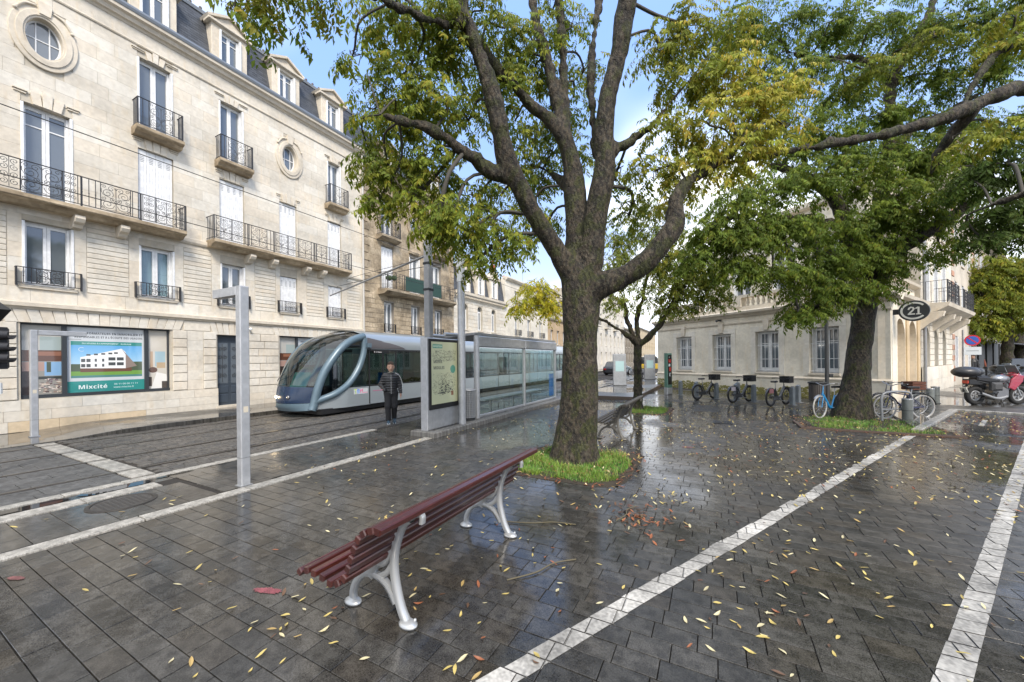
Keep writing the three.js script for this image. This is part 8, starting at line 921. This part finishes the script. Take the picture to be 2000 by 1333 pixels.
  d.clumps.forEach((c, ci) => {
    const p = V(c[0], c[1], c[2]).sub(O), cs = ends.slice(ci * 6, ci * 6 + 6), N = Math.round(c[5] * (o.dense || 1));
    for (let i = 0; i < N; i++) {
      let q; if (i % 2) { const cv = cs[Math.floor(R() * 6)]; q = cv.getPoint(0.4 + 0.6 * R()).add(V((R() - 0.5) * 0.3, (R() - 0.5) * 0.25, (R() - 0.5) * 0.3)); } else { let a, b, e; do { a = R() * 2 - 1; b = R() * 2 - 1; e = R() * 2 - 1; } while (a * a + b * b + e * e > 1); const s = 1.05; q = p.clone().add(V(a * c[3] * s, b * c[4] * s, e * Math.min(c[3], 1.1) * s)); }
      const out = q.clone().sub(p); out.y *= 0.3; const ry = Math.atan2(-out.z, out.x) + (R() - 0.5) * 2.2, tn = TONES[c[6]][Math.floor(R() * 3)], v = 0.8 + 0.4 * R(), sc = (o.leaf || 1) * (0.8 + 0.45 * R());
      lists[Math.floor(R() * 3)].push([M4().compose(q, new THREE.Quaternion().setFromEuler(new THREE.Euler((R() - 0.5) * 0.9, ry, -0.25 - 0.5 * R(), 'YXZ')), V(sc, sc, sc)), tn.map((x) => x * v)]);
    }
  });
  const col = new THREE.Color(); lists.forEach((l, i) => { const im = new THREE.InstancedMesh(SPRAYS[i], leafMat, l.length); l.forEach(([m, c], k) => { im.setMatrixAt(k, m); im.setColorAt(k, col.setRGB(...c)); }); im.name = 'crown'; im.userData.kind = 'stuff'; im.castShadow = im.receiveShadow = true; t.add(im); });
  return t;
}
plantTree('main', 'square_tree', 'big forked tree with mossy bark growing from the grass by the red bench', { cell: 0.032, k: 0.10, flare: 1, seed: 61, dense: 2.7, leaf: 0.9 });
plantTree('right', 'square_tree', 'leaning lichen-covered tree with dense green crown before the low building', { cell: 0.05, k: 0.18, flare: 1, seed: 62, dense: 3.6, leaf: 1.0 });
plantTree('slim', 'square_tree', 'slim young tree forking low beside the station square', { cell: 0.03, k: 0.07, seed: 63, dense: 4.4 });
plantTree('over', 'square_tree', 'tree outside the right edge whose long branch crosses the sky', { cell: 0.045, k: 0.1, seed: 64, dense: 3, leaf: 1.1 });
plantTree('farA', 'square_tree', 'round yellow-green tree behind the motorbikes on the side street', { cell: 0.08, k: 0.15, seed: 65, dense: 3.2, leaf: 2.0 });
plantTree('farB', 'square_tree', 'second far tree just behind the round one on the side street', { cell: 0.1, k: 0.15, seed: 66, dense: 2.6, leaf: 2.2 });
// ---------- people ----------
function person(label, pos, ry, c) {
  const t = thing('person', label, 'person', pos, ry), bn = (l) => l.map(([a, b, r, s]) => [V(...a), V(...b), r, s]);
  const skin = std(c.skin || [0.42, 0.25, 0.18], 0.6);
  const hand = (x, y, z, s, curl) => { const o = []; o.push([[x, y, z], [x + s * 0.004, y - 0.07, z + 0.01], 0.026, 0.03]); for (let i = 0; i < 4; i++) { const q = z - 0.03 + i * 0.021, L3 = [0.062, 0.075, 0.07, 0.055][i]; o.push([[x, y - 0.075, q + 0.012], [x + s * 0.006, y - 0.075 - L3 * 0.55, q + 0.016 + curl * 0.3], 0.0095, 0.0085], [[x + s * 0.006, y - 0.075 - L3 * 0.55, q + 0.016 + curl * 0.3], [x - s * 0.012, y - 0.075 - L3, q + 0.02 + curl], 0.0085, 0.0075]); } o.push([[x, y - 0.02, z + 0.02], [x - s * 0.004, y - 0.06, z + 0.055], 0.012, 0.0105], [[x - s * 0.004, y - 0.06, z + 0.055], [x - s * 0.008, y - 0.095, z + 0.062], 0.0105, 0.009]); return o; };
  const bodyB = bn([[[0, 0.95, 0], [0, 1.3, 0.0], 0.10, 0.105], [[0, 1.3, 0.0], [0, 1.46, 0], 0.10, 0.06], [[0, 1.44, 0], [0, 1.56, 0.015], 0.06, 0.055], [[0, 1.60, 0.03], [0, 1.68, 0.01], 0.077, 0.098], [[0, 1.575, 0.055], [0, 1.60, 0.05], 0.045, 0.06], [[0, 1.63, 0.11], [0, 1.605, 0.128], 0.014, 0.018], [[0.088, 1.63, 0.0], [0.092, 1.65, -0.005], 0.016, 0.018], [[-0.088, 1.63, 0.0], [-0.092, 1.65, -0.005], 0.016, 0.018],
    [[-0.17, 1.40, 0], [-0.30, 1.14, -0.03], 0.06, 0.05], [[-0.30, 1.14, -0.03], [-0.20, 0.99, 0.12], 0.046, 0.036], [[0.17, 1.40, 0], [0.25, 1.12, -0.02], 0.06, 0.05], [[0.25, 1.12, -0.02], [0.27, 0.88, 0.05], 0.045, 0.033],
    [[-0.09, 0.93, 0], [-0.09, 0.5, 0.07], 0.09, 0.06], [[-0.09, 0.5, 0.07], [-0.08, 0.1, 0.06], 0.058, 0.04], [[0.09, 0.93, 0], [0.09, 0.5, 0.02], 0.09, 0.06], [[0.09, 0.5, 0.02], [0.085, 0.12, -0.14], 0.058, 0.04]]);
  const g = surfaceNets(bodyB, 0.012, 0.04), hg = surfaceNets(bn(hand(0.27, 0.88, 0.05, 1, 0.03)), 0.005, 0.012), m = new MB().add(g).add(hg); const body = m.build('body', skin, t);
  const puff = (x, y, z) => c.puffer ? 0.008 * Math.cos(y * 6.2832 / 0.072) : 0;
  const jk = surfaceNets(bn([[[0, 0.93, 0.0], [0, 1.15, 0.01], 0.14, 0.145], [[-0.055, 0.95, 0], [-0.065, 1.3, 0.01], 0.118, 0.125], [[0.055, 0.95, 0], [0.065, 1.3, 0.01], 0.118, 0.125], [[0, 1.3, 0.01], [0, 1.43, 0], 0.15, 0.10], [[-0.16, 1.39, 0], [0.16, 1.39, 0], 0.085, 0.085], [[0, 1.44, -0.01], [0, 1.50, 0.0], 0.085, 0.078], [[-0.17, 1.38, 0], [-0.285, 1.14, -0.03], 0.078, 0.066], [[-0.285, 1.14, -0.03], [-0.18, 0.99, 0.12], 0.064, 0.055], [[0.17, 1.38, 0], [0.25, 1.12, -0.02], 0.078, 0.066], [[0.25, 1.12, -0.02], [0.268, 0.91, 0.045], 0.062, 0.052]]), 0.013, 0.05, puff);
  const jm = new MB().add(jk).build('jacket', std(c.jacket, 0.45), body); new MB().box(-0.005, 0.005, 0.87, 1.44, 0.148, 0.166).build('zip', M.steel, jm); if (c.stripe) new MB().tube([V(0.12, 1.49, 0.05), V(0.235, 1.40, 0.065), V(0.315, 1.2, 0.03), V(0.325, 1.05, 0.03)], 0.007, 16, 5).build('piping', std([0.7, 0.7, 0.68], 0.6), jm);
  const tr = surfaceNets(bn([[[-0.06, 0.9, 0], [0.06, 0.9, 0], 0.135, 0.135], [[-0.085, 0.88, 0.0], [-0.092, 0.5, 0.07], 0.115, 0.088], [[-0.092, 0.5, 0.07], [-0.08, 0.12, 0.06], 0.086, 0.072], [[0.085, 0.88, 0], [0.092, 0.5, 0.02], 0.115, 0.088], [[0.092, 0.5, 0.02], [0.085, 0.15, -0.13], 0.086, 0.07]]), 0.013, 0.04, (x, y, z) => 0.01 * (vn(x * 14 + 30, y * 9 + z * 6 + 7, 256) - 0.5)); new MB().add(tr).build('trousers', std(c.trousers, 0.85), body);
  for (const [x, z, pitch] of [[-0.082, 0.06, 0], [0.087, -0.14, 0.35]]) { const s = surfaceNets(bn([[[0, 0.06, -0.03], [0, 0.05, 0.1], 0.05, 0.043], [[0, 0.045, 0.1], [0, 0.035, 0.17], 0.043, 0.034], [[0, 0.06, 0], [0, 0.11, -0.01], 0.048, 0.046]]), 0.01, 0.03), sm = new MB().add(s, TRS(x, pitch ? 0.035 : 0, z, pitch, 0, 0)).build('shoe', std(c.shoe, 0.6), body); new MB().bev(-0.045, 0.045, 0, 0.028, -0.08, 0.2, 0.01, TRS(x, pitch ? 0.035 : 0, z, pitch, 0, 0)).build('sole', std([0.5, 0.55, 0.6], 0.7), sm); }
  const hr = surfaceNets(bn([[[0, 1.715, -0.035], [0, 1.73, 0.01], 0.088, 0.08], [[0, 1.66, -0.05], [0, 1.70, -0.035], 0.08, 0.09], [[0, 1.765, 0.03], [0, 1.77, -0.02], 0.055, 0.06], [[-0.045, 1.757, 0.05], [0.045, 1.76, 0.05], 0.036, 0.04]]), 0.009, 0.03, (x, y, z) => 0.022 * (vn(x * 38 + 50, (y + z) * 38 + 11, 256) - 0.5)); new MB().add(hr).build('hair', std(c.hair || [0.035, 0.022, 0.015], 0.8), body);
  for (const s of [-1, 1]) { new MB().sph(s * 0.032, 1.645, 0.098, 0.011, 8, 6).build('eye', M.black, body); new MB().cb(s * 0.033, 1.667, 0.102, 0.036, 0.007, 0.01).build('eyebrow', std([0.03, 0.02, 0.015], 0.8), body); } new MB().cb(0, 1.577, 0.102, 0.045, 0.009, 0.012).build('mouth', std([0.35, 0.13, 0.11], 0.6), body);
  if (c.chain) new MB().torus(0, 0, 0, 0.075, 0.007, TRS(0, 1.475, 0.03, 1.0, 0, 0), 6, 26).build('necklace', std([0.7, 0.65, 0.5], 0.3, 0.8), body);
  return t;
}
person('man in a black puffer jacket and dark trousers walking past the tram', S(8.2, 0.012, 8.25), 0.34, { jacket: [0.022, 0.022, 0.024], trousers: [0.018, 0.018, 0.02], shoe: [0.03, 0.06, 0.09], puffer: 1, stripe: 1, chain: 1, hair: [0.045, 0.025, 0.015] });
person('person in dark clothes standing by the far shop fronts', X3(32.0, 26.3, 0.055), -0.8, { jacket: [0.02, 0.02, 0.022], trousers: [0.03, 0.03, 0.035], shoe: [0.02, 0.02, 0.02] });
person('person in an orange top under the awning down the side street', X3(36.6, 29.6, 0.055), -0.5, { jacket: [0.55, 0.12, 0.04], trousers: [0.03, 0.03, 0.035], shoe: [0.02, 0.02, 0.02] });
// ---------- fallen leaves ----------
{
  const R = rng(91), mkLeaf = (seed, curl) => { const r = rng(seed), P = [], n = 5, w = [0, 0.12, 0.165, 0.115, 0]; const row = (i, s) => { const t = i / (n - 1); return [t - 0.5, curl * (0.22 * Math.sin(t * 3.1 + seed) + 0.10) + (s ? curl * w[i] * 0.55 : 0), s * w[i] + 0.05 * Math.sin(t * 3 + seed)]; }; for (let i = 0; i + 1 < n; i++) for (const s of [-1, 1]) { const a = row(i, 0), b = row(i + 1, 0), c = row(i, s), d = row(i + 1, s); if (s > 0) P.push(...a, ...d, ...b, ...a, ...c, ...d); else P.push(...a, ...b, ...d, ...a, ...d, ...c); } const lo = Math.min(...P.filter((_, i) => i % 3 === 1)); for (let i = 1; i < P.length; i += 3) P[i] -= lo; const g = new THREE.BufferGeometry(); g.setAttribute('position', new THREE.Float32BufferAttribute(P, 3)); g.computeVertexNormals(); return g; };
  const shapes = [mkLeaf(1, 0.25), mkLeaf(2, 0.6), mkLeaf(3, 0.9), mkLeaf(4, 0.4)];
  const kinds = [['yellow', [0.47, 0.37, 0.12]], ['pale yellow', [0.53, 0.47, 0.28]], ['golden', [0.36, 0.25, 0.09]], ['rusty brown', [0.24, 0.085, 0.035]], ['dark brown', [0.10, 0.055, 0.03]]], mats = kinds.map((k) => std(k[1], 0.5, 0, { side: THREE.DoubleSide }));
  const all = [], where = (p) => (p.x < -1.15 ? 'on the bare pavers left of the bench' : p.x < 0.15 && p.z > -2.5 ? 'on the pavers in front of the bench feet' : p.x < 0.5 ? 'on the pavers between bench and narrow white line' : p.x < 1.6 ? 'on the pavers right of the narrow white line' : 'on the pavers near the broad white line');
  const drop = (s, n, k, size) => { if (!seen(s, n, 60) || (s > 17.2 && n < 13.6)) return; const p = S(s, 0, n); all.push({ p, k, size, d: p.x * p.x + p.z * p.z, sh: Math.floor(R() * 4), a: R() * 6.28, tx: (R() - 0.5) * 0.25, tz: (R() - 0.5) * 0.25 }); };
  const pick = () => { const r = R(); return r < 0.36 ? 0 : r < 0.60 ? 1 : r < 0.74 ? 2 : r < 0.88 ? 3 : 4; };
  for (let i = 0; i < 12000; i++) { const s = -0.5 + 19 * R(), n = 9.2 + 15 * R(), den = sstep(11.5, 16.5, n) * 0.8 + 0.16 + 0.5 * sstep(5, 11, s), cl = vn(s * 1.3, n * 1.3, 256, 9); if (R() > den * (0.2 + 1.5 * cl * cl)) continue; drop(s, n, pick(), 0.042 + 0.04 * R()); }
  for (let i = 0; i < 700; i++) { const p = pits[i % 3], e = Math.floor(R() * 4), c = R(), o = (R() - 0.4) * 0.25, s = e < 2 ? mix(p[0], p[1], c) : e === 2 ? p[0] - o : p[1] + o, n = e >= 2 ? mix(p[2], p[3], c) : e === 0 ? p[2] - o : p[3] + o; drop(s, n, R() < 0.6 ? 3 : R() < 0.6 ? 4 : 2, 0.05 + 0.04 * R()); }
  for (let i = 0; i < 110; i++) { const a = R() * 6.28, r = R() * 0.55; drop(4.55 + Math.cos(a) * r, 15.9 + Math.sin(a) * r * 0.7, R() < 0.55 ? 4 : 3, 0.05 + 0.035 * R()); }
  for (let i = 0; i < 260; i++) drop(14.2 + R() * 3.6, 22.1 + (R() - 0.3) * 0.6 + R() * 1.6, R() < 0.5 ? 3 : pick(), 0.05 + 0.04 * R());
  for (let i = 0; i < 260; i++) { const p = pits[i % 2 ? 0 : 2]; drop(mix(p[0], p[1], 0.06 + 0.88 * R()), mix(p[2], p[3], 0.06 + 0.88 * R()), R() < 0.5 ? 3 : pick(), 0.045 + 0.04 * R()); all.length && (all[all.length - 1].y = 0.03 + 0.05 * R()); }
  all.sort((a, b) => a.d - b.d);
  const big = all.filter((l) => l.p.z < -1.4 && !l.y).slice(0, 96), own = new Set(big), c = new THREE.Color();
  big.forEach((l) => { const m = new THREE.Mesh(shapes[l.sh], mats[l.k]); m.name = numbered('fallen_leaf'); m.position.copy(l.p).setY(0.0045); m.rotation.set(l.tx, l.a, l.tz, 'YXZ'); m.scale.setScalar(l.size); const w = where(l.p); tag(m, `curled ${kinds[l.k][0]} fallen leaf ${w}`, 'leaf', `${kinds[l.k][0]} fallen leaves ${w}`); scene.add(m); });
  const rest = all.filter((l) => !own.has(l)), im = new THREE.InstancedMesh(shapes[1], std(1, 0.5, 0, { side: THREE.DoubleSide }), rest.length);
  rest.forEach((l, i) => { im.setMatrixAt(i, M4().compose(l.p.clone().setY(l.y || 0.006), new THREE.Quaternion().setFromEuler(new THREE.Euler(l.tx, l.a, l.tz, 'YXZ')), V(l.size, l.size, l.size))); im.setColorAt(i, c.setRGB(...kinds[l.k][1].map((v) => v * (0.65 + 0.6 * LAT[i & 65535])))); });
  im.name = 'leaf_litter'; im.userData = { kind: 'stuff', label: 'yellow and brown leaf litter scattered over the plaza', category: 'leaf litter' }; scene.add(im);
  // fallen twigs near the bench
  [[3.05, 15.35, 0.7, 0.5, 'thin broken twig lying behind the red bench'], [3.9, 14.95, 0.8, -0.1, 'mossy twig lying beyond the legs of the red bench'], [4.6, 15.75, 0.55, 0.9, 'bent twig in the heap of brown leaves']].forEach(([s, n, l, a, lab]) => { const o = new MB().tube([V(-l / 2, 0.012, 0), V(-l * 0.1, 0.018, 0.03), V(l * 0.2, 0.014, -0.02), V(l / 2, 0.016, 0.03)], 0.007, 14, 5).build('twig', std([0.10, 0.085, 0.05], 0.8), scene); o.position.copy(S(s, 0, n)); o.rotation.y = a; tag(o, lab, 'twig'); });
}
scene.traverse((o) => { if (o.isMesh) { o.castShadow = true; o.receiveShadow = true; } });
renderer.render(scene, camera);
